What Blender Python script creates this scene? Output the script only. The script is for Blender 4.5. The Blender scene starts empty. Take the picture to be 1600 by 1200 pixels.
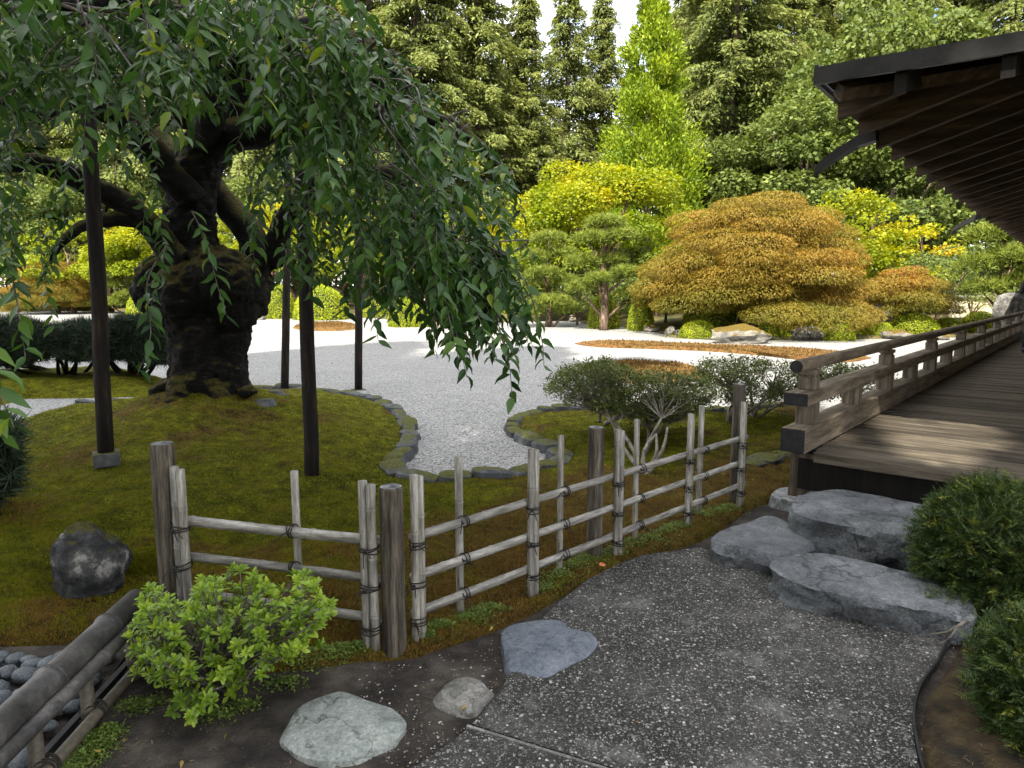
import bpy, bmesh, math, random
import numpy as np
from mathutils import Vector, Matrix, noise as mnoise

# ------------------------------------------------------------------ camera, world, sun
SC = bpy.context.scene
COL = SC.collection
FPX, CXP, CYP, HORIZ, EYE = 1060.0, 800.0, 600.0, 460.0, 1.6
PITCH = math.atan((CYP - HORIZ) / FPX)
cam_d = bpy.data.cameras.new('camera'); cam = bpy.data.objects.new('camera', cam_d); COL.objects.link(cam)
cam_d.sensor_width = 36.0; cam_d.lens = FPX / 1600.0 * 36.0; cam_d.clip_start = 0.05; cam_d.clip_end = 2000
cam.location = (0, 0, EYE); cam.rotation_euler = (math.pi / 2 - PITCH, 0, 0)
SC.camera = cam

SUN_EL, SUN_AZ = math.radians(50), math.radians(20)      # light travels forward and to the right
LDIR = Vector((math.sin(SUN_AZ) * math.cos(SUN_EL), math.cos(SUN_AZ) * math.cos(SUN_EL), -math.sin(SUN_EL)))
sun_d = bpy.data.lights.new('sun', 'SUN'); sun_d.energy = 5.0; sun_d.angle = math.radians(0.53); sun_d.color = (1.0, 0.93, 0.78)
sun = bpy.data.objects.new('sun', sun_d); COL.objects.link(sun); sun.location = (0, 0, 60)
sun.rotation_euler = LDIR.to_track_quat('-Z', 'Y').to_euler()

world = bpy.data.worlds.new('World'); SC.world = world; world.use_nodes = True
wn = world.node_tree; wn.nodes.clear()
w_out = wn.nodes.new('ShaderNodeOutputWorld'); w_bg = wn.nodes.new('ShaderNodeBackground')
w_sky = wn.nodes.new('ShaderNodeTexSky'); w_sky.sky_type = 'NISHITA'; w_sky.sun_disc = False
w_sky.sun_elevation = SUN_EL
w_sky.sun_rotation = math.atan2(-LDIR.x, -LDIR.y)
w_sky.air_density = 1.0; w_sky.dust_density = 1.0; w_sky.ozone_density = 1.0
w_tc = wn.nodes.new('ShaderNodeTexCoord'); w_map = wn.nodes.new('ShaderNodeMapping')
w_map.inputs['Scale'].default_value = (1.0, 1.0, 2.2); w_map.inputs['Location'].default_value = (0.35, 0.1, 0.2)
w_noi = wn.nodes.new('ShaderNodeTexNoise'); w_noi.inputs['Scale'].default_value = 1.7; w_noi.inputs['Detail'].default_value = 8
w_noi.inputs['Roughness'].default_value = 0.55
w_rmp = wn.nodes.new('ShaderNodeValToRGB')
w_rmp.color_ramp.elements[0].position = 0.36; w_rmp.color_ramp.elements[1].position = 0.56
w_mix = wn.nodes.new('ShaderNodeMix'); w_mix.data_type = 'RGBA'
w_mix.inputs['B'].default_value = (12.0, 11.8, 11.5, 1)         # cloud brightness, before the strength below
wn.links.new(w_tc.outputs['Generated'], w_map.inputs['Vector']); wn.links.new(w_map.outputs[0], w_noi.inputs['Vector'])
wn.links.new(w_noi.outputs['Fac'], w_rmp.inputs[0]); wn.links.new(w_rmp.outputs[0], w_mix.inputs['Factor'])
wn.links.new(w_sky.outputs[0], w_mix.inputs['A']); wn.links.new(w_mix.outputs['Result'], w_bg.inputs['Color'])
w_bg.inputs['Strength'].default_value = 0.125
wn.links.new(w_bg.outputs[0], w_out.inputs['Surface'])

SC.view_settings.view_transform = 'Standard'; SC.view_settings.look = 'None'
SC.view_settings.exposure = 1.38; SC.view_settings.gamma = 1.0; SC.view_settings.use_curve_mapping = False
SC.render.engine = 'CYCLES'
SC.cycles.max_bounces = 5; SC.cycles.diffuse_bounces = 2; SC.cycles.glossy_bounces = 2
SC.cycles.transmission_bounces = 3; SC.cycles.transparent_max_bounces = 4
SC.cycles.sample_clamp_indirect = 6.0

# ------------------------------------------------------------------ helpers
random.seed(7)
RNG = np.random.default_rng(11)
CP, SP = math.cos(PITCH), math.sin(PITCH)
def ray(px, py):
    r = (px - CXP) / FPX; u = (CYP - py) / FPX
    return r, CP + u * SP, -SP + u * CP
def pix(px, py, y):
    d = ray(px, py); t = y / d[1]
    return Vector((d[0] * t, y, EYE + d[2] * t))
def gnd(px, py, z=0.0):
    d = ray(px, py); t = (z - EYE) / d[2]
    return Vector((d[0] * t, d[1] * t, z))
def fbm(v, o=4):
    return mnoise.fractal(v, 1.0, 2.0, o)

def set_mesh(me, verts, faces, mats=None):
    """verts (N,3) array, faces (M,k) array with one k."""
    verts = np.asarray(verts, dtype=np.float32); faces = np.asarray(faces, dtype=np.int32)
    k = faces.shape[1]
    me.vertices.add(len(verts)); me.vertices.foreach_set('co', verts.ravel())
    me.loops.add(faces.size); me.loops.foreach_set('vertex_index', faces.ravel())
    me.polygons.add(len(faces)); me.polygons.foreach_set('loop_start', np.arange(0, faces.size, k, dtype=np.int32))
    me.polygons.foreach_set('loop_total', np.full(len(faces), k, dtype=np.int32))
    if mats is not None: me.polygons.foreach_set('material_index', np.asarray(mats, dtype=np.int32))
    me.update(calc_edges=True); me.validate()

def link(o, parent=None):
    COL.objects.link(o)
    if parent is not None: o.parent = parent
    return o
def offs(o):
    """Mesh was built in world coordinates: undo the transform of its parent chain (parents never scaled)."""
    p = o.parent
    m = Matrix.Identity(4)
    while p is not None:
        m = p.matrix_basis @ m if p.parent is None else (p.matrix_parent_inverse @ p.matrix_basis) @ m
        p = p.parent
    o.matrix_parent_inverse = m.inverted()
    return o
def big(name, verts, faces, mat, parent=None, smooth=False, tint=None, world_space=False):
    me = bpy.data.meshes.new(name); set_mesh(me, verts, faces)
    if smooth: me.polygons.foreach_set('use_smooth', np.ones(len(me.polygons), dtype=bool))
    if tint is not None:
        a = me.attributes.new('tint', 'FLOAT', 'POINT'); a.data.foreach_set('value', np.asarray(tint, dtype=np.float32))
    if mat: me.materials.append(mat)
    o = bpy.data.objects.new(name, me); link(o, parent)
    if world_space and parent is not None: offs(o)
    return o
def tag(o, label=None, cat=None, group=None, kind=None):
    if label: o['label'] = label
    if cat: o['category'] = cat
    if group: o['group'] = group
    if kind: o['kind'] = kind
    return o
def thing(name, label, cat, loc=(0, 0, 0), rz=0.0, group=None):
    o = bpy.data.objects.new(name, None); COL.objects.link(o)
    o.empty_display_size = 0.2
    o.location = loc; o.rotation_euler = (0, 0, rz)
    return tag(o, label, cat, group)
def copy_tree(o, parent=None):
    c = o.copy(); COL.objects.link(c); c.parent = parent
    for ch in o.children: copy_tree(ch, c)
    return c

class MB:
    """Collects tubes, boxes, loops; build() makes one mesh object."""
    def __init__(s): s.v = []; s.f = []; s.m = []
    def add(s, vs, fs, mi=0):
        n = len(s.v); s.v += [tuple(v) for v in vs]
        s.f += [tuple(i + n for i in f) for f in fs]; s.m += [mi] * len(fs); return s
    def tube(s, pts, rad, sides=8, cap=True, mi=0, jit=0.0):
        pts = [Vector(p) for p in pts]; n = len(pts)
        if not hasattr(rad, '__len__'): rad = [rad] * n
        t0 = (pts[1] - pts[0]).normalized()
        ref = Vector((0, 0, 1)) if abs(t0.z) < 0.9 else Vector((1, 0, 0))
        a = t0.cross(ref).normalized(); vs = []; fs = []
        for i in range(n):
            t = (pts[min(i + 1, n - 1)] - pts[max(i - 1, 0)]).normalized()
            a = (a - t * a.dot(t)).normalized(); b = t.cross(a)
            for k in range(sides):
                an = 2 * math.pi * k / sides
                r = rad[i] * (1 + (random.uniform(-jit, jit) if jit else 0))
                vs.append(pts[i] + (a * math.cos(an) + b * math.sin(an)) * r)
        for i in range(n - 1):
            for k in range(sides):
                k2 = (k + 1) % sides
                fs.append((i * sides + k, i * sides + k2, (i + 1) * sides + k2, (i + 1) * sides + k))
        if cap:
            fs.append(tuple(range(sides - 1, -1, -1))); fs.append(tuple(range((n - 1) * sides, n * sides)))
        return s.add(vs, fs, mi)
    def box(s, lo, hi, mi=0, bev=0.0):
        x0, y0, z0 = lo; x1, y1, z1 = hi; b = bev
        if b <= 0:
            vs = [(x0, y0, z0), (x1, y0, z0), (x1, y1, z0), (x0, y1, z0), (x0, y0, z1), (x1, y0, z1), (x1, y1, z1), (x0, y1, z1)]
            return s.add(vs, [(3, 2, 1, 0), (4, 5, 6, 7), (0, 1, 5, 4), (1, 2, 6, 5), (2, 3, 7, 6), (3, 0, 4, 7)], mi)
        bm = bmesh.new(); bmesh.ops.create_cube(bm, size=1)
        for v in bm.verts:
            v.co = Vector(((x0 + x1) / 2 + v.co.x * (x1 - x0), (y0 + y1) / 2 + v.co.y * (y1 - y0), (z0 + z1) / 2 + v.co.z * (z1 - z0)))
        bmesh.ops.bevel(bm, geom=list(bm.edges), offset=b, segments=2, affect='EDGES', profile=0.6)
        bm.verts.ensure_lookup_table()
        s.add([v.co.copy() for v in bm.verts], [[v.index for v in f.verts] for f in bm.faces], mi); bm.free(); return s
    def torus(s, c, axis, R, r, n=14, m=5, mi=0):
        axis = Vector(axis).normalized(); ref = Vector((0, 0, 1)) if abs(axis.z) < .9 else Vector((1, 0, 0))
        a = axis.cross(ref).normalized(); b = axis.cross(a); c = Vector(c); vs = []; fs = []
        for i in range(n):
            A = 2 * math.pi * i / n; d = a * math.cos(A) + b * math.sin(A)
            for j in range(m):
                B = 2 * math.pi * j / m
                vs.append(c + d * (R + r * math.cos(B)) + axis * (r * math.sin(B)))
        for i in range(n):
            for j in range(m):
                fs.append((i * m + j, ((i + 1) % n) * m + j, ((i + 1) % n) * m + (j + 1) % m, i * m + (j + 1) % m))
        return s.add(vs, fs, mi)
    def data(s, name, mats, smooth=False):
        me = bpy.data.meshes.new(name); me.from_pydata(s.v, [], s.f)
        for m in (mats if isinstance(mats, (list, tuple)) else [mats]): me.materials.append(m)
        me.polygons.foreach_set('material_index', s.m)
        if smooth: me.polygons.foreach_set('use_smooth', [True] * len(s.f))
        me.update(); return me
    def build(s, name, mats, parent=None, smooth=False, world_space=False):
        o = bpy.data.objects.new(name, s.data(name, mats, smooth)); link(o, parent)
        if world_space and parent is not None: offs(o)
        return o
def smooth_by_angle(o, ang=35):
    me = o.data
    me.polygons.foreach_set('use_smooth', [True] * len(me.polygons))
    try: me.set_sharp_from_angle(angle=math.radians(ang))
    except Exception: pass
    return o

# ---- leaf clouds: arrays of centres, directions, normals -> one mesh array
KITE_V = np.array([(0, 0, 0), (0.42, 0.5, 0.05), (1, 0, -0.06), (0.42, -0.5, 0.05)], dtype=np.float64)
KITE_F = np.array([(0, 3, 2, 1)])
TRI_V = np.array([(0, -0.5, 0), (0, 0.5, 0), (1, 0, 0)], dtype=np.float64); TRI_F = np.array([(0, 1, 2)])
# leaf with a folded midrib and a tapered tip (x along the leaf)
LEAF_V = np.array([(0, 0, 0), (.14, .33, .035), (.38, .5, .05), (.72, .27, .01), (1, 0, -.13), (.72, -.27, .01), (.38, -.5, .05), (.14, -.33, .035),
                   (.14, 0, 0.0), (.42, 0, 0.0), (.72, 0, -.04)], dtype=np.float64)
LEAF_F3 = np.array([(0, 8, 1), (1, 8, 9), (1, 9, 2), (2, 9, 10), (2, 10, 3), (3, 10, 4), (0, 7, 8), (7, 9, 8), (7, 6, 9), (6, 10, 9), (6, 5, 10), (5, 4, 10)])
def unit(a): return a / np.maximum(np.linalg.norm(a, axis=1, keepdims=True), 1e-9)
def leaves(P, D, N, L, W, TV=KITE_V, TF=KITE_F, curl=1.0):
    """P base points, D direction, N rough normal, L length, W width; returns verts, faces, leaf index per vertex."""
    P = np.asarray(P, float); D = unit(np.asarray(D, float)); N = np.asarray(N, float)
    N = unit(N - D * np.sum(N * D, axis=1, keepdims=True)); S = np.cross(N, D)
    n = len(P); L = np.broadcast_to(np.asarray(L, float), (n,)); W = np.broadcast_to(np.asarray(W, float), (n,))
    V = (P[:, None, :] + D[:, None, :] * (TV[None, :, 0:1] * L[:, None, None]) + S[:, None, :] * (TV[None, :, 1:2] * W[:, None, None])
         + N[:, None, :] * (TV[None, :, 2:3] * (L * curl)[:, None, None]))
    k = len(TV)
    F = (TF[None, :, :] + (np.arange(n) * k)[:, None, None]).reshape(-1, TF.shape[1])
    return V.reshape(-1, 3), F, np.repeat(np.arange(n), k)
def rdir(n, rng):
    v = rng.normal(size=(n, 3)); return unit(v)

# ------------------------------------------------------------------ materials
def _nt(name):
    m = bpy.data.materials.new(name); m.use_nodes = True
    nt = m.node_tree; b = nt.nodes['Principled BSDF']; return m, nt, b
def nd(nt, t, **kw):
    n = nt.nodes.new(t)
    for k, v in kw.items():
        if k in n.inputs: n.inputs[k].default_value = v
        else: setattr(n, k, v)
    return n
def ramp(nt, stops, interp='LINEAR'):
    r = nt.nodes.new('ShaderNodeValToRGB'); e = r.color_ramp.elements; r.color_ramp.interpolation = interp
    e[0].position = stops[0][0]; e[0].color = (*stops[0][1], 1)
    e[1].position = stops[-1][0]; e[1].color = (*stops[-1][1], 1)
    for p, c in stops[1:-1]:
        x = e.new(p); x.color = (*c, 1)
    return r
def noise_mat(name, stops, scale=4, detail=8, rough=0.85, stretch=(1, 1, 1), bump=0.3, bscale=30, bdist=0.01, nrough=0.6, coord='Object', rnd=0.0, spec=0.3, grain=0.35, crack=0.0, cscale=2.2, gscale=None):
    m, nt, b = _nt(name)
    tc = nd(nt, 'ShaderNodeTexCoord'); mp = nd(nt, 'ShaderNodeMapping'); mp.inputs['Scale'].default_value = stretch
    nt.links.new(tc.outputs[coord], mp.inputs['Vector'])
    vec = mp.outputs[0]
    if rnd:
        oi = nd(nt, 'ShaderNodeObjectInfo'); mul = nd(nt, 'ShaderNodeMath', operation='MULTIPLY'); mul.inputs[1].default_value = 37.0
        nt.links.new(oi.outputs['Random'], mul.inputs[0])
        ad = nd(nt, 'ShaderNodeVectorMath', operation='ADD'); nt.links.new(vec, ad.inputs[0]); nt.links.new(mul.outputs[0], ad.inputs[1]); vec = ad.outputs[0]
    n1 = nd(nt, 'ShaderNodeTexNoise', Scale=scale, Detail=detail, Roughness=nrough); nt.links.new(vec, n1.inputs['Vector'])
    ct = nd(nt, 'ShaderNodeMapRange'); ct.inputs['From Min'].default_value = .30; ct.inputs['From Max'].default_value = .70; ct.inputs['To Min'].default_value = .18; ct.inputs['To Max'].default_value = .86
    nt.links.new(n1.outputs['Fac'], ct.inputs['Value'])
    r = ramp(nt, stops); nt.links.new(ct.outputs[0], r.inputs[0])
    colr = r.outputs[0]
    if grain:
        ng = nd(nt, 'ShaderNodeTexNoise', Scale=gscale or bscale * 1.7, Detail=5, Roughness=0.75); nt.links.new(vec, ng.inputs['Vector'])
        mg = nd(nt, 'ShaderNodeMapRange'); mg.inputs['From Min'].default_value = .32; mg.inputs['From Max'].default_value = .68; mg.inputs['To Min'].default_value = 1 - grain; mg.inputs['To Max'].default_value = 1 + grain
        nt.links.new(ng.outputs['Fac'], mg.inputs['Value']); hg = nd(nt, 'ShaderNodeHueSaturation'); nt.links.new(mg.outputs[0], hg.inputs['Value']); nt.links.new(colr, hg.inputs['Color']); colr = hg.outputs[0]
    if crack:
        nc = nd(nt, 'ShaderNodeTexNoise', Scale=cscale, Detail=7, Roughness=0.55); nt.links.new(vec, nc.inputs['Vector'])
        ab = nd(nt, 'ShaderNodeMath', operation='SUBTRACT'); ab.inputs[1].default_value = .5; nt.links.new(nc.outputs['Fac'], ab.inputs[0])
        aa = nd(nt, 'ShaderNodeMath', operation='ABSOLUTE'); nt.links.new(ab.outputs[0], aa.inputs[0])
        mc = nd(nt, 'ShaderNodeMapRange'); mc.inputs['From Max'].default_value = .013; mc.inputs['To Min'].default_value = 1 - crack; nt.links.new(aa.outputs[0], mc.inputs['Value'])
        hc = nd(nt, 'ShaderNodeHueSaturation'); nt.links.new(mc.outputs[0], hc.inputs['Value']); nt.links.new(colr, hc.inputs['Color']); colr = hc.outputs[0]
    if rnd:
        hs = nd(nt, 'ShaderNodeHueSaturation'); mr = nd(nt, 'ShaderNodeMapRange'); mr.inputs['To Min'].default_value = 1 - rnd; mr.inputs['To Max'].default_value = 1 + rnd
        nt.links.new(oi.outputs['Random'], mr.inputs['Value']); nt.links.new(mr.outputs[0], hs.inputs['Value']); nt.links.new(colr, hs.inputs['Color']); colr = hs.outputs[0]
    nt.links.new(colr, b.inputs['Base Color'])
    b.inputs['Roughness'].default_value = rough; b.inputs['Specular IOR Level'].default_value = spec
    if bump:
        n2 = nd(nt, 'ShaderNodeTexNoise', Scale=bscale, Detail=6, Roughness=0.6); nt.links.new(vec, n2.inputs['Vector'])
        bp = nd(nt, 'ShaderNodeBump', Strength=bump, Distance=bdist); nt.links.new(n2.outputs['Fac'], bp.inputs['Height']); nt.links.new(bp.outputs[0], b.inputs['Normal'])
    return m
def leaf_mat(name, stops, transl=0.3, rough=0.55, spec=0.25, tcol=None, interp='LINEAR'):
    m, nt, b = _nt(name)
    at = nd(nt, 'ShaderNodeAttribute', attribute_name='tint'); r = ramp(nt, stops, interp)
    nt.links.new(at.outputs['Fac'], r.inputs[0]); nt.links.new(r.outputs[0], b.inputs['Base Color'])
    b.inputs['Roughness'].default_value = rough; b.inputs['Specular IOR Level'].default_value = spec
    if transl:
        tr = nd(nt, 'ShaderNodeBsdfTranslucent'); mx = nd(nt, 'ShaderNodeMixShader'); mx.inputs[0].default_value = transl
        hs = nd(nt, 'ShaderNodeHueSaturation', Saturation=1.1, Value=1.6); hs.inputs['Hue'].default_value = 0.485
        nt.links.new(r.outputs[0], hs.inputs['Color']); nt.links.new(hs.outputs[0], tr.inputs['Color'])
        nt.links.new(b.outputs[0], mx.inputs[1]); nt.links.new(tr.outputs[0], mx.inputs[2])
        nt.links.new(mx.outputs[0], nt.nodes['Material Output'].inputs['Surface'])
    return m
def gravel_mat():
    m, nt, b = _nt('white_gravel')
    tc = nd(nt, 'ShaderNodeTexCoord')
    vo = nd(nt, 'ShaderNodeTexVoronoi', Scale=62.0); nt.links.new(tc.outputs['Object'], vo.inputs['Vector'])
    bw = nd(nt, 'ShaderNodeSeparateColor'); nt.links.new(vo.outputs['Color'], bw.inputs[0])
    r = ramp(nt, [(0.0, (.03, .03, .032)), (0.14, (.11, .11, .11)), (0.35, (.235, .235, .232)), (0.8, (.315, .313, .305)), (1, (.50, .49, .475))])
    nt.links.new(bw.outputs[0], r.inputs[0])
    n1 = nd(nt, 'ShaderNodeTexNoise', Scale=0.6, Detail=8, Roughness=.7); nt.links.new(tc.outputs['Object'], n1.inputs['Vector'])
    hs = nd(nt, 'ShaderNodeHueSaturation'); mr = nd(nt, 'ShaderNodeMapRange'); mr.inputs['To Min'].default_value = 0.72; mr.inputs['To Max'].default_value = 1.2
    nt.links.new(n1.outputs['Fac'], mr.inputs['Value']); nt.links.new(mr.outputs[0], hs.inputs['Value']); nt.links.new(r.outputs[0], hs.inputs['Color'])
    nt.links.new(hs.outputs[0], b.inputs['Base Color']); b.inputs['Roughness'].default_value = 0.9
    bp = nd(nt, 'ShaderNodeBump', Strength=0.9, Distance=0.012); bp.invert = True
    nt.links.new(vo.outputs['Distance'], bp.inputs['Height']); nt.links.new(bp.outputs[0], b.inputs['Normal'])
    return m
def aggregate_mat():
    m, nt, b = _nt('exposed_aggregate')
    tc = nd(nt, 'ShaderNodeTexCoord'); mp = nd(nt, 'ShaderNodeMapping'); nt.links.new(tc.outputs['Object'], mp.inputs['Vector'])
    wn_ = nd(nt, 'ShaderNodeTexNoise', Scale=30.0, Detail=2); nt.links.new(tc.outputs['Object'], wn_.inputs['Vector'])
    ad = nd(nt, 'ShaderNodeMix', data_type='VECTOR'); ad.inputs['Factor'].default_value = 0.012
    nt.links.new(tc.outputs['Object'], ad.inputs[4]); nt.links.new(wn_.outputs['Color'], ad.inputs[5])
    cols = []; hts = []
    for sc, lo in ((80.0, .26), (150.0, .3)):
        vo = nd(nt, 'ShaderNodeTexVoronoi', Scale=sc); nt.links.new(ad.outputs[1], vo.inputs['Vector'])
        sp = nd(nt, 'ShaderNodeSeparateColor'); nt.links.new(vo.outputs['Color'], sp.inputs[0])
        r = ramp(nt, [(0, (.022, .0215, .021)), (.4, (.062, .06, .057)), (.7, (.135, .131, .122)), (.92, (.24, .234, .217)), (1, (.48, .46, .43))])
        nt.links.new(sp.outputs[0], r.inputs[0])
        # stone where the distance from the cell centre is below a threshold that changes by cell
        th = nd(nt, 'ShaderNodeMapRange'); th.inputs['To Min'].default_value = 0.16; th.inputs['To Max'].default_value = 0.62
        nt.links.new(sp.outputs[1], th.inputs['Value'])
        sb = nd(nt, 'ShaderNodeMath', operation='SUBTRACT'); nt.links.new(th.outputs[0], sb.inputs[0]); nt.links.new(vo.outputs['Distance'], sb.inputs[1])
        st = nd(nt, 'ShaderNodeMapRange'); st.inputs['From Min'].default_value = 0.0; st.inputs['From Max'].default_value = 0.06
        nt.links.new(sb.outputs[0], st.inputs['Value'])
        cols.append(r.outputs[0]); hts.append(st.outputs[0])
    n1 = nd(nt, 'ShaderNodeTexNoise', Scale=1.7, Detail=7, Roughness=0.7); nt.links.new(tc.outputs['Object'], n1.inputs['Vector'])
    pr = ramp(nt, [(.30, (.014, .0135, .013)), (.48, (.028, .027, .0255)), (.58, (.055, .053, .05)), (.68, (.13, .127, .12))]); nt.links.new(n1.outputs['Fac'], pr.inputs[0])
    mx = nd(nt, 'ShaderNodeMix', data_type='RGBA'); nt.links.new(hts[1], mx.inputs[0]); nt.links.new(pr.outputs[0], mx.inputs['A']); nt.links.new(cols[1], mx.inputs['B'])
    mx2 = nd(nt, 'ShaderNodeMix', data_type='RGBA'); nt.links.new(hts[0], mx2.inputs[0]); nt.links.new(mx.outputs['Result'], mx2.inputs['A']); nt.links.new(cols[0], mx2.inputs['B'])
    # worn pale patches over everything
    n2 = nd(nt, 'ShaderNodeTexNoise', Scale=2.6, Detail=9, Roughness=0.75); nt.links.new(tc.outputs['Object'], n2.inputs['Vector'])
    wr = ramp(nt, [(.54, (0, 0, 0)), (.72, (.42, .42, .42))]); nt.links.new(n2.outputs['Fac'], wr.inputs[0])
    mx3 = nd(nt, 'ShaderNodeMix', data_type='RGBA'); mx3.inputs['B'].default_value = (.33, .325, .31, 1)
    nt.links.new(wr.outputs[0], mx3.inputs[0]); nt.links.new(mx2.outputs['Result'], mx3.inputs['A'])
    nt.links.new(mx3.outputs['Result'], b.inputs['Base Color']); b.inputs['Roughness'].default_value = 0.8; b.inputs['Specular IOR Level'].default_value = .15
    sm = nd(nt, 'ShaderNodeMath', operation='MAXIMUM'); nt.links.new(hts[0], sm.inputs[0]); nt.links.new(hts[1], sm.inputs[1])
    bp = nd(nt, 'ShaderNodeBump', Strength=0.7, Distance=0.006); nt.links.new(sm.outputs[0], bp.inputs['Height']); nt.links.new(bp.outputs[0], b.inputs['Normal'])
    return m
def moss_mat(name, greens, browns, bal=0.5, scale=1.3):
    m, nt, b = _nt(name)
    tc = nd(nt, 'ShaderNodeTexCoord')
    n1 = nd(nt, 'ShaderNodeTexNoise', Scale=scale, Detail=7, Roughness=0.65); nt.links.new(tc.outputs['Object'], n1.inputs['Vector'])
    n2 = nd(nt, 'ShaderNodeTexNoise', Scale=38.0, Detail=6, Roughness=0.75); nt.links.new(tc.outputs['Object'], n2.inputs['Vector'])
    g = ramp(nt, [(.3, greens[0]), (.5, greens[1]), (.72, greens[2])]); nt.links.new(n2.outputs['Fac'], g.inputs[0])
    br = ramp(nt, [(.3, browns[0]), (.55, browns[1]), (.75, browns[2])]); nt.links.new(n2.outputs['Fac'], br.inputs[0])
    at = nd(nt, 'ShaderNodeAttribute', attribute_name='tint')           # how dry the moss is
    ad = nd(nt, 'ShaderNodeMath', operation='ADD'); nt.links.new(n1.outputs['Fac'], ad.inputs[0]); nt.links.new(at.outputs['Fac'], ad.inputs[1])
    sel = ramp(nt, [(bal - .08, (0, 0, 0)), (bal + .10, (1, 1, 1))]); nt.links.new(ad.outputs[0], sel.inputs[0])
    mx = nd(nt, 'ShaderNodeMix', data_type='RGBA'); nt.links.new(sel.outputs[0], mx.inputs[0]); nt.links.new(g.outputs[0], mx.inputs['A']); nt.links.new(br.outputs[0], mx.inputs['B'])
    n5 = nd(nt, 'ShaderNodeTexNoise', Scale=7.0, Detail=6, Roughness=0.7); nt.links.new(tc.outputs['Object'], n5.inputs['Vector'])
    m5 = nd(nt, 'ShaderNodeMapRange'); m5.inputs['From Min'].default_value = .34; m5.inputs['From Max'].default_value = .66; m5.inputs['To Min'].default_value = .35; m5.inputs['To Max'].default_value = 1.45
    nt.links.new(n5.outputs['Fac'], m5.inputs['Value']); h5 = nd(nt, 'ShaderNodeHueSaturation'); nt.links.new(m5.outputs[0], h5.inputs['Value']); nt.links.new(mx.outputs['Result'], h5.inputs['Color'])
    nt.links.new(h5.outputs[0], b.inputs['Base Color']); b.inputs['Roughness'].default_value = 0.95; b.inputs['Specular IOR Level'].default_value = 0.1
    n3 = nd(nt, 'ShaderNodeTexNoise', Scale=75.0, Detail=7, Roughness=0.8); nt.links.new(tc.outputs['Object'], n3.inputs['Vector'])
    bp = nd(nt, 'ShaderNodeBump', Strength=1.0, Distance=0.03); nt.links.new(n3.outputs['Fac'], bp.inputs['Height']); nt.links.new(bp.outputs[0], b.inputs['Normal'])
    return m
def mossy_mat(name, base, moss, lo=.45, hi=.8, scale=5, nscale=3.0, bump=.8, bscale=18, bdist=.02, stretch=(1, 1, 1), rough=.9):
    """bark or rock with moss growing on its upward faces"""
    m, nt, b = _nt(name)
    tc = nd(nt, 'ShaderNodeTexCoord'); mp = nd(nt, 'ShaderNodeMapping'); mp.inputs['Scale'].default_value = stretch; nt.links.new(tc.outputs['Object'], mp.inputs['Vector'])
    n1 = nd(nt, 'ShaderNodeTexNoise', Scale=scale, Detail=8, Roughness=.68); nt.links.new(mp.outputs[0], n1.inputs['Vector'])
    r = ramp(nt, base); nt.links.new(n1.outputs['Fac'], r.inputs[0])
    n2 = nd(nt, 'ShaderNodeTexNoise', Scale=40.0, Detail=5); nt.links.new(tc.outputs['Object'], n2.inputs['Vector'])
    mr_ = ramp(nt, moss); nt.links.new(n2.outputs['Fac'], mr_.inputs[0])
    ge = nd(nt, 'ShaderNodeNewGeometry'); sx = nd(nt, 'ShaderNodeSeparateXYZ'); nt.links.new(ge.outputs['Normal'], sx.inputs[0])
    n3 = nd(nt, 'ShaderNodeTexNoise', Scale=nscale, Detail=5); nt.links.new(tc.outputs['Object'], n3.inputs['Vector'])
    ma = nd(nt, 'ShaderNodeMath', operation='MULTIPLY_ADD'); ma.inputs[1].default_value = 1.2; nt.links.new(n3.outputs['Fac'], ma.inputs[0])
    ms = nd(nt, 'ShaderNodeMath', operation='SUBTRACT'); ms.inputs[1].default_value = 0.6; nt.links.new(sx.outputs[2], ms.inputs[0]); nt.links.new(ms.outputs[0], ma.inputs[2])
    sel = nd(nt, 'ShaderNodeMapRange'); sel.inputs['From Min'].default_value = lo; sel.inputs['From Max'].default_value = hi; nt.links.new(ma.outputs[0], sel.inputs['Value'])
    mx = nd(nt, 'ShaderNodeMix', data_type='RGBA'); nt.links.new(sel.outputs[0], mx.inputs[0]); nt.links.new(r.outputs[0], mx.inputs['A']); nt.links.new(mr_.outputs[0], mx.inputs['B'])
    nt.links.new(mx.outputs['Result'], b.inputs['Base Color']); b.inputs['Roughness'].default_value = rough; b.inputs['Specular IOR Level'].default_value = .2
    n4 = nd(nt, 'ShaderNodeTexNoise', Scale=bscale, Detail=8, Roughness=.7); nt.links.new(mp.outputs[0], n4.inputs['Vector'])
    bp = nd(nt, 'ShaderNodeBump', Strength=bump, Distance=bdist); nt.links.new(n4.outputs['Fac'], bp.inputs['Height']); nt.links.new(bp.outputs[0], b.inputs['Normal'])
    return m

MAT = {}
MAT['gravel'] = gravel_mat()
MAT['aggregate'] = aggregate_mat()
MAT['soil'] = noise_mat('dark_soil', [(.25, (.012, .010, .0085)), (.5, (.030, .025, .021)), (.75, (.07, .06, .05))], scale=5, detail=10, bump=.8, bscale=60, bdist=.012, rough=.95)
MAT['leaf_litter'] = noise_mat('brown_needle_litter', [(.3, (.012, .010, .006)), (.5, (.032, .022, .010)), (.7, (.06, .042, .018))], scale=9, detail=10, bump=.9, bscale=70, bdist=.015, rough=.95)
MAT['bed'] = noise_mat('planting_bed_earth', [(.3, (.03, .035, .012)), (.5, (.07, .065, .02)), (.7, (.14, .10, .035))], scale=.7, detail=9, bump=.6, bscale=12, bdist=.05, rough=.95)
GREEN3 = [(.03, .036, .002), (.108, .112, .006), (.25, .235, .012)]
BROWN3 = [(.036, .022, .006), (.105, .072, .017), (.24, .165, .04)]
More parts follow.
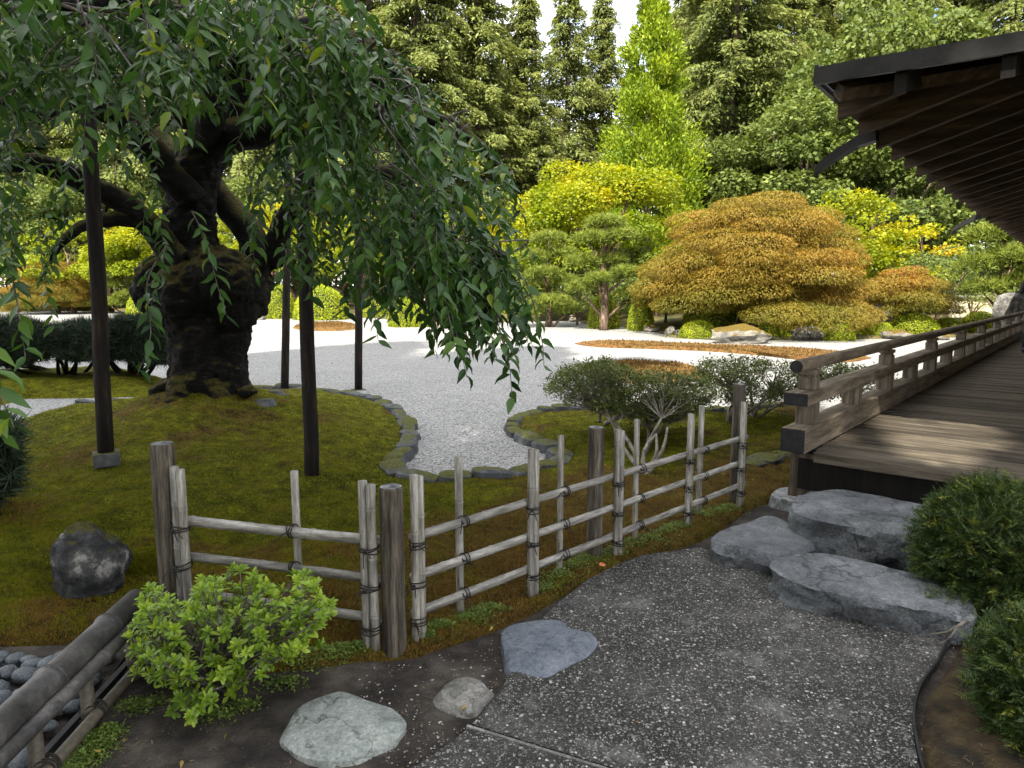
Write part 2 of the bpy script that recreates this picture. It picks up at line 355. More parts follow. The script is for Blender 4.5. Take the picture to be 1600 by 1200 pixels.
MAT['moss'] = moss_mat('moss', GREEN3, BROWN3, bal=.60, scale=1.1)
MAT['dry_moss'] = moss_mat('dry_moss', [(.05, .04, .010), (.13, .085, .025), (.22, .15, .045)], [(.07, .038, .014), (.18, .092, .034), (.30, .17, .065)], bal=.45, scale=2)
MAT['slate'] = mossy_mat('edging_slate', [(.3, (.03, .033, .036)), (.5, (.075, .08, .086)), (.7, (.15, .155, .16))], [(.3, (.03, .035, .006)), (.7, (.10, .10, .02))], lo=.80, hi=.95, scale=6, nscale=1.6, bump=.6, bscale=14, bdist=.02, rough=.75)
MAT['step'] = noise_mat('blue_grey_stone', [(.2, (.04, .043, .047)), (.42, (.09, .097, .105)), (.6, (.13, .139, .148)), (.82, (.21, .22, .23))], scale=3.2, detail=12, nrough=.75, bump=1.0, bscale=16, bdist=.04, rough=.8, crack=.6, cscale=1.7, gscale=70, grain=.42)
MAT['pale_stone'] = noise_mat('pale_green_grey_stone', [(.2, (.10, .112, .103)), (.42, (.21, .233, .215)), (.6, (.285, .308, .285)), (.8, (.40, .415, .38))], scale=5, detail=12, nrough=.75, bump=1.0, bscale=18, bdist=.03, rough=.85, crack=.55, cscale=3.0, gscale=90, grain=.35)
MAT['blue_slab'] = noise_mat('slate_blue_slab', [(.22, (.06, .072, .092)), (.5, (.115, .132, .16)), (.76, (.18, .195, .22))], scale=7, detail=12, nrough=.75, bump=.7, bscale=30, bdist=.015, rough=.7, gscale=110, crack=.4, cscale=4)
MAT['grey_stone'] = noise_mat('grey_stone', [(.25, (.09, .088, .08)), (.5, (.17, .165, .15)), (.72, (.26, .25, .23))], scale=8, detail=12, nrough=.75, bump=.9, bscale=25, bdist=.02, rough=.8, gscale=110, crack=.5, cscale=4)
MAT['boulder'] = mossy_mat('dark_lava_boulder', [(.3, (.012, .013, .014)), (.46, (.04, .041, .043)), (.56, (.09, .09, .09)), (.64, (.32, .31, .29))], [(.3, (.03, .032, .006)), (.7, (.09, .085, .018))], lo=.66, hi=.86, scale=9, nscale=2.5, bump=1.0, bscale=16, bdist=.05)
MAT['far_rock'] = mossy_mat('far_mossy_rock', [(.3, (.08, .075, .065)), (.5, (.19, .18, .16)), (.7, (.34, .32, .29))], [(.3, (.05, .038, .007)), (.7, (.15, .10, .016))], lo=.58, hi=.8, scale=2.5, nscale=1.2, bump=.9, bscale=6, bdist=.08)  # grey rock tones with brownish moss on the upward faces
MAT['far_dark_rock'] = noise_mat('dark_garden_rock', [(.3, (.05, .048, .045)), (.55, (.12, .115, .105)), (.75, (.2, .19, .175))], scale=3, bump=.8, bscale=7, bdist=.06)
MAT['cobble'] = noise_mat('river_cobble', [(.25, (.036, .044, .053)), (.5, (.07, .083, .095)), (.75, (.125, .136, .144))], scale=9, detail=10, bump=.25, bscale=60, bdist=.004, rough=.62, rnd=.35)
MAT['granite'] = noise_mat('granite_footing', [(.3, (.10, .105, .11)), (.55, (.18, .186, .19)), (.75, (.28, .285, .28))], scale=25, detail=8, bump=.6, bscale=40, bdist=.01)
MAT['log'] = noise_mat('weathered_log', [(.28, (.014, .011, .008)), (.45, (.048, .040, .030)), (.6, (.090, .077, .060)), (.78, (.165, .143, .108))], scale=2.2, detail=10, stretch=(14, 14, 1.1), bump=.9, bscale=5, bdist=.012, nrough=.7, rnd=.15, rough=.9)
MAT['log_top'] = noise_mat('log_end_grain', [(.3, (.05, .05, .052)), (.6, (.16, .165, .17)), (.8, (.34, .35, .36))], scale=22, bump=.6, bscale=50)
MAT['bamboo'] = noise_mat('weathered_bamboo', [(.2, (.085, .077, .064)), (.42, (.165, .155, .133)), (.6, (.24, .228, .20)), (.82, (.36, .345, .31))], scale=3.2, detail=10, stretch=(16, 16, 1.6), bump=.35, bscale=8, bdist=.004, rnd=.16, rough=.6)
MAT['bamboo_rail'] = noise_mat('weathered_bamboo_rail', [(.2, (.072, .066, .056)), (.42, (.145, .136, .12)), (.6, (.22, .21, .19)), (.82, (.33, .316, .288))], scale=3.2, detail=10, stretch=(1.8, 1.8, 18), bump=.35, bscale=8, bdist=.004, rnd=.16, rough=.6)
MAT['dark_bamboo'] = noise_mat('grey_brown_bamboo', [(.22, (.02, .0185, .0175)), (.45, (.05, .047, .0455)), (.62, (.085, .08, .077)), (.8, (.15, .142, .135))], scale=4, detail=11, nrough=.7, bump=.3, bscale=30, bdist=.004, rnd=.1, rough=.5)
MAT['tan_bamboo'] = noise_mat('tan_brown_bamboo', [(.22, (.028, .024, .018)), (.5, (.08, .07, .053)), (.75, (.14, .125, .097))], scale=4, detail=11, nrough=.7, bump=.3, bscale=30, bdist=.004, rnd=.15, rough=.55)
MAT['cord'] = noise_mat('palm_cord', [(.3, (.008, .007, .006)), (.7, (.03, .026, .022))], scale=80, bump=.8, bscale=160, bdist=.003)
MAT['prop'] = noise_mat('dark_prop_log', [(.3, (.0025, .0019, .0015)), (.5, (.007, .005, .0038)), (.66, (.016, .010, .007)), (.8, (.045, .027, .017))], scale=2.5, detail=10, stretch=(9, 9, .9), bump=1.0, bscale=5, bdist=.02, nrough=.7, rnd=.1)
MAT['bark'] = mossy_mat('cherry_bark', [(.32, (.0015, .0013, .0012)), (.5, (.004, .0036, .0032)), (.62, (.012, .011, .0105)), (.74, (.05, .048, .046))], [(.3, (.018, .018, .003)), (.7, (.085, .07, .012))], lo=.30, hi=.62, scale=5, nscale=2.5, bump=1.0, bscale=9, bdist=.06, stretch=(1.6, 1.6, 4))
MAT['twig'] = noise_mat('twig_bark', [(.3, (.035, .028, .023)), (.6, (.11, .096, .088)), (.8, (.22, .205, .195))], scale=12, bump=.5, bscale=40)
MAT['pale_twig'] = noise_mat('pale_twig_bark', [(.3, (.08, .07, .055)), (.6, (.19, .17, .14)), (.8, (.32, .30, .26))], scale=9, bump=.5, bscale=40)
MAT['fir_bark'] = noise_mat('fir_bark', [(.3, (.022, .016, .012)), (.5, (.07, .052, .04)), (.7, (.15, .115, .09))], scale=1.6, detail=9, stretch=(3, 3, .5), bump=1, bscale=4, bdist=.1)
MAT['pine_bark'] = noise_mat('pine_bark', [(.3, (.05, .033, .022)), (.6, (.15, .10, .07)), (.8, (.27, .2, .15))], scale=5, stretch=(2, 2, .7), bump=1, bscale=9, bdist=.04)
MAT['timber'] = noise_mat('weathered_timber', [(.22, (.045, .034, .024)), (.45, (.105, .084, .06)), (.6, (.155, .126, .093)), (.8, (.23, .195, .148))], scale=1.6, detail=10, stretch=(12, 1.0, 12), bump=.45, bscale=6, bdist=.006, nrough=.7, rnd=.12)
MAT['timber_up'] = noise_mat('weathered_timber_upright', [(.22, (.042, .032, .023)), (.45, (.10, .08, .058)), (.6, (.15, .124, .093)), (.8, (.23, .196, .15))], scale=1.6, detail=10, stretch=(12, 12, 1.0), bump=.45, bscale=6, bdist=.006, nrough=.7, rnd=.12)
MAT['plank'] = noise_mat('deck_plank', [(.22, (.026, .0205, .015)), (.45, (.064, .052, .038)), (.6, (.094, .077, .058)), (.8, (.14, .118, .09))], scale=1.5, detail=10, stretch=(1.0, 14, 14), bump=.5, bscale=6, bdist=.006, nrough=.7, rnd=.42, grain=.2)
MAT['beam_end'] = noise_mat('black_painted_beam_end', [(.3, (.009, .009, .0095)), (.7, (.02, .02, .021))], scale=20, bump=.3, bscale=60, rough=.6)
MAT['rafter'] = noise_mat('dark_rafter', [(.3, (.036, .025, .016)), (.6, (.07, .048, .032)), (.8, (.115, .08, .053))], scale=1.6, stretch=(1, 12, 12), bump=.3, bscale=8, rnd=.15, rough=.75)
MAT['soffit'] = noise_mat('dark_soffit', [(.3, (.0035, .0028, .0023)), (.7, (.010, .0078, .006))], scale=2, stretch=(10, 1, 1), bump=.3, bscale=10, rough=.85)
MAT['copper'] = noise_mat('dark_brown_metal', [(.3, (.007, .0065, .0065)), (.7, (.017, .016, .0155))], scale=5, bump=.1, bscale=30, rough=.5, spec=.3)
MAT['plaster'] = noise_mat('cream_plaster', [(.3, (.42, .36, .24)), (.7, (.58, .50, .35))], scale=2, bump=.2)
MAT['lantern'] = noise_mat('lantern_granite', [(.3, (.24, .2, .16)), (.7, (.42, .37, .3))], scale=14, bump=.5, bscale=30)
# foliage (0 = darkest leaf, 1 = palest)
MAT['cherry_leaf'] = leaf_mat('cherry_leaf', [(0, (.010, .034, .008)), (.5, (.040, .098, .018)), (.9, (.085, .16, .026)), (1, (.20, .25, .025))], transl=.3, rough=.42, spec=.32)
MAT['azalea_leaf'] = leaf_mat('fresh_azalea_leaf', [(0, (.06, .115, .012)), (.5, (.15, .25, .02)), (1, (.30, .40, .04))], transl=.28, rough=.42, spec=.4)
MAT['dull_azalea_leaf'] = leaf_mat('dull_azalea_leaf', [(0, (.04, .06, .014)), (.6, (.095, .12, .026)), (1, (.18, .195, .045))], transl=.2, rough=.5)
MAT['yew_leaf'] = leaf_mat('yew_needles', [(0, (.012, .03, .009)), (.6, (.05, .085, .02)), (.9, (.10, .14, .022)), (1, (.20, .22, .025))], transl=.12, rough=.5)
MAT['pine_leaf'] = leaf_mat('pine_needles', [(0, (.06, .09, .014)), (.6, (.15, .19, .026)), (1, (.25, .28, .05))], transl=.2)
MAT['dark_pine_leaf'] = leaf_mat('dark_pine_needles', [(0, (.008, .018, .010)), (.7, (.022, .036, .018)), (1, (.05, .06, .02))], transl=.1)
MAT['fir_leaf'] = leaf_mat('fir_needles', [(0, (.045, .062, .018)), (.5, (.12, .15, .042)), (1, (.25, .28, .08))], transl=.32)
MAT['cypress_leaf'] = leaf_mat('golden_cypress_leaf', [(0, (.045, .085, .005)), (.5, (.16, .235, .010)), (1, (.32, .38, .02))], transl=.25)
MAT['maple_green'] = leaf_mat('broad_maple_leaf', [(0, (.045, .072, .016)), (.5, (.115, .155, .035)), (1, (.25, .29, .08))], transl=.3)
MAT['maple_gold'] = leaf_mat('gold_maple_leaf', [(0, (.11, .16, .006)), (.45, (.25, .28, .010)), (.75, (.42, .34, .012)), (1, (.48, .22, .014))], transl=.35)
MAT['maple_orange'] = leaf_mat('orange_laceleaf', [(0, (.09, .095, .010)), (.35, (.17, .14, .018)), (.7, (.235, .15, .022)), (1, (.31, .125, .024))], transl=.3)
MAT['clipped_leaf'] = leaf_mat('clipped_azalea_leaf', [(0, (.12, .17, .006)), (.5, (.26, .32, .012)), (1, (.42, .46, .02))], transl=.25)
MAT['moss_blade'] = leaf_mat('moss_blade', [(0, (.04, .056, .003)), (.4, (.145, .155, .007)), (.62, (.145, .11, .016)), (1, (.17, .10, .025))], transl=.2, rough=.8, spec=.1)
MAT['weed_leaf'] = leaf_mat('ground_cover_leaf', [(0, (.05, .085, .014)), (.5, (.11, .165, .03)), (1, (.22, .28, .06))], transl=.25)
MAT['core'] = noise_mat('shrub_shade_core', [(.3, (.012, .015, .006)), (.7, (.035, .035, .014))], scale=6, bump=.8, bscale=12, bdist=.06)  # near-black filler inside shrubs, inner shade put into the colour
# ------------------------------------------------------------------ ground
def smooth(a, b, x):
    t = np.clip((np.asarray(x, float) - a) / (b - a), 0, 1); return t * t * (3 - 2 * t)
def zg(y): return 0.30 * smooth(14, 50, y)                       # the gravel rises very slightly with distance
def gz(px, py, iters=8):
    z = 0.0
    for _ in range(iters):
        p = gnd(px, py, z); z = float(zg(p.y))
    return gnd(px, py, z)
def vnoise(X, Y, seed, freq):
    """cheap value noise on arrays"""
    r = np.random.default_rng(seed).random((64, 64))
    x = X * freq; y = Y * freq; xi = np.floor(x).astype(int); yi = np.floor(y).astype(int); fx = x - xi; fy = y - yi
    fx = fx * fx * (3 - 2 * fx); fy = fy * fy * (3 - 2 * fy)
    g = lambda i, j: r[(xi + i) % 64, (yi + j) % 64]
    return (g(0, 0) * (1 - fx) + g(1, 0) * fx) * (1 - fy) + (g(0, 1) * (1 - fx) + g(1, 1) * fx) * fy - 0.5
def poly_sd(X, Y, poly):
    """signed distance, positive inside"""
    P = np.asarray(poly, float); n = len(P); d = np.full(X.shape, 1e9); ins = np.zeros(X.shape, bool)
    for i in range(n):
        a = P[i]; b = P[(i + 1) % n]; ex, ey = b - a; wx = X - a[0]; wy = Y - a[1]
        t = np.clip((wx * ex + wy * ey) / max(ex * ex + ey * ey, 1e-12), 0, 1)
        d = np.minimum(d, np.hypot(wx - ex * t, wy - ey * t))
        c = ((a[1] <= Y) & (b[1] > Y)) | ((b[1] <= Y) & (a[1] > Y))
        with np.errstate(divide='ignore', invalid='ignore'):
            xs = a[0] + (Y - a[1]) * ex / (ey if abs(ey) > 1e-12 else 1e-12)
        ins ^= c & (X < xs)
    return np.where(ins, d, -d)
def catmull(pts, per=6, closed=True):
    pts = [Vector(p) for p in pts]; n = len(pts); out = []
    rng_ = range(n) if closed else range(n - 1)
    for i in rng_:
        if closed: p0, p1, p2, p3 = pts[(i - 1) % n], pts[i], pts[(i + 1) % n], pts[(i + 2) % n]
        else: p0, p1, p2, p3 = pts[max(i - 1, 0)], pts[i], pts[i + 1], pts[min(i + 2, n - 1)]
        for k in range(per):
            t = k / per
            out.append(0.5 * ((2 * p1) + (p2 - p0) * t + (2 * p0 - 5 * p1 + 4 * p2 - p3) * t * t + (3 * p1 - p0 - 3 * p2 + p3) * t ** 3))
    if not closed: out.append(pts[-1])
    return out
def grid(name, x0, x1, y0, y1, step, hf, mat, tintf=None, keep=None):
    xs = np.arange(x0, x1 + step / 2, step); ys = np.arange(y0, y1 + step / 2, step)
    X, Y = np.meshgrid(xs, ys); Z = hf(X, Y); nx = len(xs); ny = len(ys)
    V = np.stack([X, Y, Z], -1).reshape(-1, 3)
    idx = np.arange(nx * ny).reshape(ny, nx)
    F = np.stack([idx[:-1, :-1], idx[:-1, 1:], idx[1:, 1:], idx[1:, :-1]], -1).reshape(-1, 4)
    tint = tintf(X, Y).ravel() if tintf else None
    if keep is not None:
        k = keep(X, Y).ravel(); F = F[k[F].any(1)]
        used = np.unique(F); re = np.full(nx * ny, -1); re[used] = np.arange(len(used)); F = re[F]; V = V[used]
        if tint is not None: tint = tint[used]
    o = big(name, V, F, mat, smooth=True, tint=tint); tag(o, kind='structure'); return o

# the earth everything lies on, out to the horizon
xs = np.concatenate([np.linspace(-700, -80, 12), np.linspace(-70, 70, 30), np.linspace(80, 700, 12)])
ys = np.concatenate([np.linspace(-120, -10, 6), np.linspace(-5, 60, 30), np.linspace(70, 900, 16)])
X, Y = np.meshgrid(xs, ys); Z = np.where(Y < 60, -0.14, -0.14 + 3.0 * smooth(62, 120, Y)) * np.ones_like(X)
idx = np.arange(X.size).reshape(X.shape)
F = np.stack([idx[:-1, :-1], idx[:-1, 1:], idx[1:, 1:], idx[1:, :-1]], -1).reshape(-1, 4)
tag(big('ground', np.stack([X, Y, Z], -1).reshape(-1, 3), F, MAT['bed'], smooth=True), kind='structure')

# raked white gravel
grid('gravel', -62, 34, 5.5, 66, 0.8, lambda X, Y: zg(Y) + 0 * X, MAT['gravel'])

# soil around the path, close to the camera
SOIL_POLY = [(-4.0, 0.2), (4.6, 0.2), (4.6, 5.0), (2.6, 5.6), (1.9, 5.6), (0.6, 4.4), (-0.5, 3.4), (-1.6, 3.4), (-4, 3.0)]
grid('soil', -4.4, 4.8, 0.3, 5.46, 0.06, lambda X, Y: 0.0 + 0.02 * vnoise(X, Y, 3, 2.1) + 0.008 * vnoise(X, Y, 4, 9), MAT['soil'])

# moss: one heightfield with an inlet of gravel
MOSS_PX = [(-330, 690), (0, 668), (90, 640), (150, 634), (250, 618), (330, 606), (390, 610), (440, 606), (480, 610), (540, 618), (598, 632), (630, 655),
           (640, 682), (632, 708), (612, 728), (622, 744), (690, 752), (760, 746), (830, 738), (868, 728), (876, 712), (840, 694),
           (803, 676), (806, 657), (845, 645), (920, 641), (1010, 646), (1120, 646), (1190, 640), (1250, 636), (1300, 650), (1330, 700), (1230, 770), (1168, 800), (1100, 842),
           (1000, 872), (920, 912), (850, 948), (770, 985), (700, 1010), (655, 1026), (560, 1034), (430, 1050), (300, 1062), (225, 1010), (150, 1005), (60, 1012), (-60, 1016), (-330, 1040)]
MOSS_POLY = [tuple(gnd(a, b, 0.03)[:2]) for a, b in MOSS_PX]
TRUNK = gnd(322, 634, 0.36); TRUNK.z = 0.0
def moss_h(X, Y):
    sd = poly_sd(X, Y, MOSS_POLY)
    h = -0.12 + 0.17 * smooth(-0.10, 0.10, sd) + 0.04 * smooth(0, .5, sd)
    r2 = ((X - TRUNK.x) ** 2 + (Y - TRUNK.y) ** 2)
    m = 0.34 * np.exp(-r2 / (2 * 0.8 ** 2)) + 0.13 * np.exp(-r2 / (2 * 2.0 ** 2))
    h += m * smooth(0.0, 0.7, sd)
    h += (0.09 * vnoise(X, Y, 5, 1.1) + 0.055 * vnoise(X, Y, 6, 2.9) + 0.03 * vnoise(X, Y, 7, 7.5)) * smooth(-.05, .25, sd)
    h += 0.012 * vnoise(X, Y, 8, 24.0) * smooth(-.05, .1, sd)
    return h
def moss_dry(X, Y):
    # trampled and sun-dried strip along the fence; greener up the mound
    near = 0.40 * (1 - smooth(0.2, 1.5, poly_line_d(X, Y))) + .12 * smooth(.2, .9, X)
    return near + 0.42 * vnoise(X, Y, 9, .8) + .26 * vnoise(X, Y, 10, 2.6) + .24 * vnoise(X, Y, 11, 6.3) + .16 * vnoise(X, Y, 19, 17) - 0.06
FENCE_L = [(-1.75, 3.15), (-0.62, 3.02), (1.80, 5.22)]
def poly_line_d(X, Y):
    d = np.full(X.shape, 1e9)
    for a, b in zip(FENCE_L[:-1], FENCE_L[1:]):
        a = np.array(a); b = np.array(b); e = b - a; t = np.clip(((X - a[0]) * e[0] + (Y - a[1]) * e[1]) / (e @ e), 0, 1)
        d = np.minimum(d, np.hypot(X - a[0] - e[0] * t, Y - a[1] - e[1] * t))
    return d
MX0, MX1, MY0, MY1 = -7.5, 4.6, 2.2, 10.8
moss = grid('moss_ground', MX0, MX1, MY0, MY1, 0.04, moss_h, MAT['moss'], moss_dry, keep=lambda X, Y: poly_sd(X, Y, MOSS_POLY) > -0.22)
def mh(x, y): return float(moss_h(np.array([x], float), np.array([y], float))[0])

# moss fibres, denser near the camera
rng = np.random.default_rng(21)
n = 300000
px_ = rng.uniform(-200, 1320, n); py_ = 628 + (1040 - 628) * rng.random(n) ** 0.8
r_ = (px_ - CXP) / FPX; u_ = (CYP - py_) / FPX; dy_ = CP + u_ * SP; dz_ = -SP + u_ * CP; t_ = (0.1 - EYE) / dz_
X_ = r_ * t_; Y_ = dy_ * t_; k = (poly_sd(X_, Y_, MOSS_POLY) > -0.01); X_ = X_[k]; Y_ = Y_[k]; m_ = len(X_)
Z_ = moss_h(X_, Y_)
D_ = rng.normal(size=(m_, 3)) * .5; D_[:, 2] = 1
L_ = rng.uniform(.010, .024, m_) * (0.7 + 0.09 * Y_)
Vb, Fb, Ib = leaves(np.stack([X_, Y_, Z_ - .004], 1), D_, rng.normal(size=(m_, 3)), L_, L_ * .32, TRI_V, TRI_F)
tb = np.clip(0.34 + 1.1 * (moss_dry(X_, Y_) + 0.05) + .55 * vnoise(X_, Y_, 23, 9) + .3 * vnoise(X_, Y_, 24, 3.1) + rng.normal(size=m_) * .14, 0, 1)
tag(big('moss_fibres', Vb, Fb, MAT['moss_blade'], tint=tb[Ib], parent=moss), kind='stuff')

# mossy bank beyond the little stream of gravel on the left
BANK_PX = [(-300, 655), (-20, 640), (40, 622), (140, 621), (225, 619), (262, 612), (270, 596), (240, 585), (140, 582), (40, 586), (-120, 588), (-300, 590)]
BANK = [tuple(gnd(a, b, 0.02)[:2]) for a, b in BANK_PX]
def bank_h(X, Y):
    sd = poly_sd(X, Y, BANK)
    return -.12 + .19 * smooth(-.15, .2, sd) + .16 * smooth(.1, .9, sd) + (.10 * vnoise(X, Y, 12, 1.4) + .03 * vnoise(X, Y, 13, 5)) * smooth(0, .3, sd)
bank = grid('moss_bank', -14, -4, 8.6, 15.5, 0.07, bank_h, MAT['moss'], lambda X, Y: -.08 + .2 * vnoise(X, Y, 14, 1), keep=lambda X, Y: poly_sd(X, Y, BANK) > -.3)

# planting bed along the far edge of the gravel
EDGE_PX = [(-420, 488), (-100, 488), (30, 488), (140, 485), (200, 486), (260, 492), (420, 499), (520, 496), (590, 498), (650, 511), (700, 513), (760, 505), (850, 502), (900, 502), (940, 506),
           (985, 516), (1050, 525), (1110, 533), (1205, 533), (1290, 530), (1340, 531), (1430, 530), (1500, 528), (1560, 524), (1640, 520), (1760, 516)]
EDGE = [gz(a, b) for a, b in EDGE_PX]
_er = np.array([e.x / e.y for e in EDGE]); _ey = np.array([math.hypot(e.x, e.y) for e in EDGE])
def edge_over(X, Y):                                             # metres beyond the gravel's edge
    return np.hypot(X, Y) - np.interp(X / np.maximum(Y, .1), _er, _ey)
def bed_h(X, Y):
    o = edge_over(X, Y)
    return zg(Y) - .2 + .28 * smooth(-.5, .6, o) + .35 * smooth(1, 9, o) + 1.6 * smooth(8, 45, o) + (.14 * vnoise(X, Y, 15, .5) + .05 * vnoise(X, Y, 16, 2)) * smooth(0, 1.5, o)
grid('planting_bed', -75, 66, 15, 112, 0.6, bed_h, MAT['bed'])
def bh(x, y): return float(bed_h(np.array([x], float), np.array([y], float))[0])
def zat(x, y): return max(bh(x, y), float(zg(y)))

# exposed-aggregate path, two pours divided by a wooden strip
def sheet(name, pts, z, mat, thick=0.05, parent=None):
    mb = MB(); n = len(pts); top = [(p[0], p[1], z) for p in pts]; bot = [(p[0], p[1], z - thick) for p in pts]
    mb.add(top + bot, [tuple(range(n))] + [(i, i + n, (i + 1) % n + n, (i + 1) % n) for i in range(n)])
    o = mb.build(name, mat, parent); return o
PATH_R = [gnd(a, b, .02)[:2] for a, b in [(738, 1133), (772, 1096), (800, 1050), (828, 985), (876, 940), (935, 893), (1005, 868), (1095, 856), (1150, 872), (1300, 930), (1480, 968), (1494, 985), (1462, 1040), (1436, 1078),
                                          (1425, 1120), (1428, 1160), (1440, 1215), (1470, 1300), (1000, 1300), (964, 1203)]]
PATH_L = [gnd(a, b, .02)[:2] for a, b in [(733, 1138), (958, 1206), (994, 1306), (400, 1400), (600, 1228), (680, 1178)]]
def ccw(p):
    a = sum(p[i][0] * p[(i + 1) % len(p)][1] - p[(i + 1) % len(p)][0] * p[i][1] for i in range(len(p)))
    return p if a > 0 else p[::-1]
tag(sheet('path', ccw([tuple(p) for p in PATH_R]), .024, MAT['aggregate'], .08), kind='structure')
tag(sheet('path', ccw([tuple(p) for p in PATH_L]), .022, MAT['aggregate'], .08), kind='structure')
a, b = gnd(737, 1135.5, .0265), gnd(962, 1205, .0265); dirv = (b - a).normalized(); nn = Vector((-dirv.y, dirv.x, 0)) * .006; b = b + dirv * .6; a = a - dirv * .02
mbx = MB(); mbx.add([a - nn + Vector((0, 0, -.06)), b - nn + Vector((0, 0, -.06)), b + nn + Vector((0, 0, -.06)), a + nn + Vector((0, 0, -.06)), a - nn, b - nn, b + nn, a + nn],
         [(3, 2, 1, 0), (4, 5, 6, 7), (0, 1, 5, 4), (1, 2, 6, 5), (2, 3, 7, 6), (3, 0, 4, 7)])
tag(mbx.build('joint_strip', MAT['grey_stone']), kind='structure')
# brown needle litter on the right of the path
LIT = [gnd(a, b, .03)[:2] for a, b in [(1500, 985), (1466, 1042), (1440, 1080), (1429, 1122), (1432, 1162), (1444, 1215), (1474, 1300), (2000, 1900), (3600, 1900), (2600, 860), (1700, 880), (1560, 930)]]
grid('needle_litter', 0.8, 4.78, .5, 4.2, .05, lambda X, Y: -.05 + .085 * smooth(-.01, .05, poly_sd(X, Y, [tuple(p) for p in LIT])) + .05 * smooth(.05, .6, poly_sd(X, Y, [tuple(p) for p in LIT])) + .02 * vnoise(X, Y, 17, 5) + .012 * vnoise(X, Y, 18, 14), MAT['leaf_litter'])

# loose grit on the path and the soil
rng = np.random.default_rng(31)
def pebble_cloud(name, X, Y, Z, S, mat, tints=None):
    bm = bmesh.new(); bmesh.ops.create_icosphere(bm, subdivisions=1, radius=1); V0 = np.array([v.co[:] for v in bm.verts]); F0 = np.array([[v.index for v in f.verts] for f in bm.faces]); bm.free()
    n = len(X); ang = rng.uniform(0, 6.28, n); sx = S * rng.uniform(.8, 1.5, n); sy = S * rng.uniform(.6, 1, n); sz = S * rng.uniform(.3, .5, n)
    vx = V0[None, :, 0] * sx[:, None]; vy = V0[None, :, 1] * sy[:, None]
    V = np.stack([X[:, None] + vx * np.cos(ang)[:, None] - vy * np.sin(ang)[:, None], Y[:, None] + vx * np.sin(ang)[:, None] + vy * np.cos(ang)[:, None], Z[:, None] + V0[None, :, 2] * sz[:, None]], -1).reshape(-1, 3)
    F = (F0[None] + (np.arange(n) * len(V0))[:, None, None]).reshape(-1, 3)
    return big(name, V, F, mat, smooth=True, tint=None if tints is None else np.repeat(tints, len(V0)))
MAT['grit'] = leaf_mat('path_grit', [(0, (.05, .05, .048)), (.5, (.15, .145, .135)), (.8, (.3, .29, .27)), (1, (.62, .6, .55))], transl=0, rough=.7)
n = 4200; px_ = rng.uniform(560, 1500, n); py_ = rng.uniform(850, 1240, n)
G_ = np.array([gnd(a, b, .024)[:2] for a, b in zip(px_, py_)]); sdp = np.maximum(poly_sd(G_[:, 0], G_[:, 1], [tuple(p) for p in PATH_R]), poly_sd(G_[:, 0], G_[:, 1], [tuple(p) for p in PATH_L]))
k = sdp > .01
tag(pebble_cloud('path_grit', G_[k, 0], G_[k, 1], np.full(k.sum(), .0245), rng.gamma(2.2, .0008, k.sum()) + .0010, MAT['grit'], np.clip(rng.beta(1.6, 3.2, k.sum()), 0, 1)), 'loose pale grit lying on the dark aggregate path', kind='stuff')
k = (sdp < -.005) & (poly_sd(G_[:, 0], G_[:, 1], MOSS_POLY) < 0.0) & (G_[:, 0] < 1.0)
n2 = k.sum()
tag(pebble_cloud('soil_grit', G_[k, 0], G_[k, 1], np.full(n2, .004), rng.gamma(2.5, .0009, n2) + .0012, MAT['grit'], np.clip(rng.beta(3, 1.5, n2), 0, 1)), 'scattered white grit on the dark soil below the fence', kind='stuff')

# twigs and needles shed on the soil and the litter
rng = np.random.default_rng(33); n = 5200; px_ = rng.uniform(-50, 1650, n); py_ = rng.uniform(930, 1260, n)
G_ = np.array([gnd(a, b, .01)[:2] for a, b in zip(px_, py_)]); sdp = np.maximum(poly_sd(G_[:, 0], G_[:, 1], [tuple(p) for p in PATH_R]), poly_sd(G_[:, 0], G_[:, 1], [tuple(p) for p in PATH_L]))
k = (sdp < -.01) & (poly_sd(G_[:, 0], G_[:, 1], MOSS_POLY) < 0); m_ = k.sum(); lit_ = poly_sd(G_[k, 0], G_[k, 1], [tuple(p) for p in LIT])
Zt = np.where(lit_ > 0, .04 + .05 * smooth(.05, .6, lit_), .009); D = rng.normal(size=(m_, 3)) * [1, 1, .12]; Lt = rng.gamma(3, .006, m_) + .006
V, F, I = leaves(np.stack([G_[k, 0], G_[k, 1], Zt], 1), D, rng.normal(size=(m_, 3)) * .3 + [0, 0, 1], Lt, rng.uniform(.0015, .004, m_))
MAT['shed'] = leaf_mat('shed_twigs', [(0, (.03, .02, .012)), (.6, (.10, .07, .04)), (1, (.26, .2, .12))], transl=0, rough=.9)
tag(big('shed_needles', V, F, MAT['shed'], tint=np.clip(rng.beta(1.5, 2.5, m_), 0, 1)[I]), 'fallen needles and bits of twig on the bare soil', kind='stuff')
# thin dark edging along the curved right side of the path
C = catmull([gnd(a, b, .0) for a, b in [(1505, 975), (1494, 985), (1464, 1041), (1438, 1079), (1427, 1121), (1430, 1161), (1442, 1215), (1472, 1300)]], per=6, closed=False)
mbx = MB(); vs = []; fs = []
for i, p in enumerate(C):
    t = (C[min(i + 1, len(C) - 1)] - C[max(i - 1, 0)]).normalized(); q = Vector((t.y, -t.x, 0)) * .004
    vs += [p - q + Vector((0, 0, -.04)), p - q + Vector((0, 0, .034)), p + q + Vector((0, 0, .034)), p + q + Vector((0, 0, -.04))]
for i in range(len(C) - 1):
    a, b = 4 * i, 4 * i + 4; fs += [(a, b, b + 1, a + 1), (a + 1, b + 1, b + 2, a + 2), (a + 2, b + 2, b + 3, a + 3)]
mbx.add(vs, fs); tag(mbx.build('path_edging', MAT['beam_end']), kind='structure')
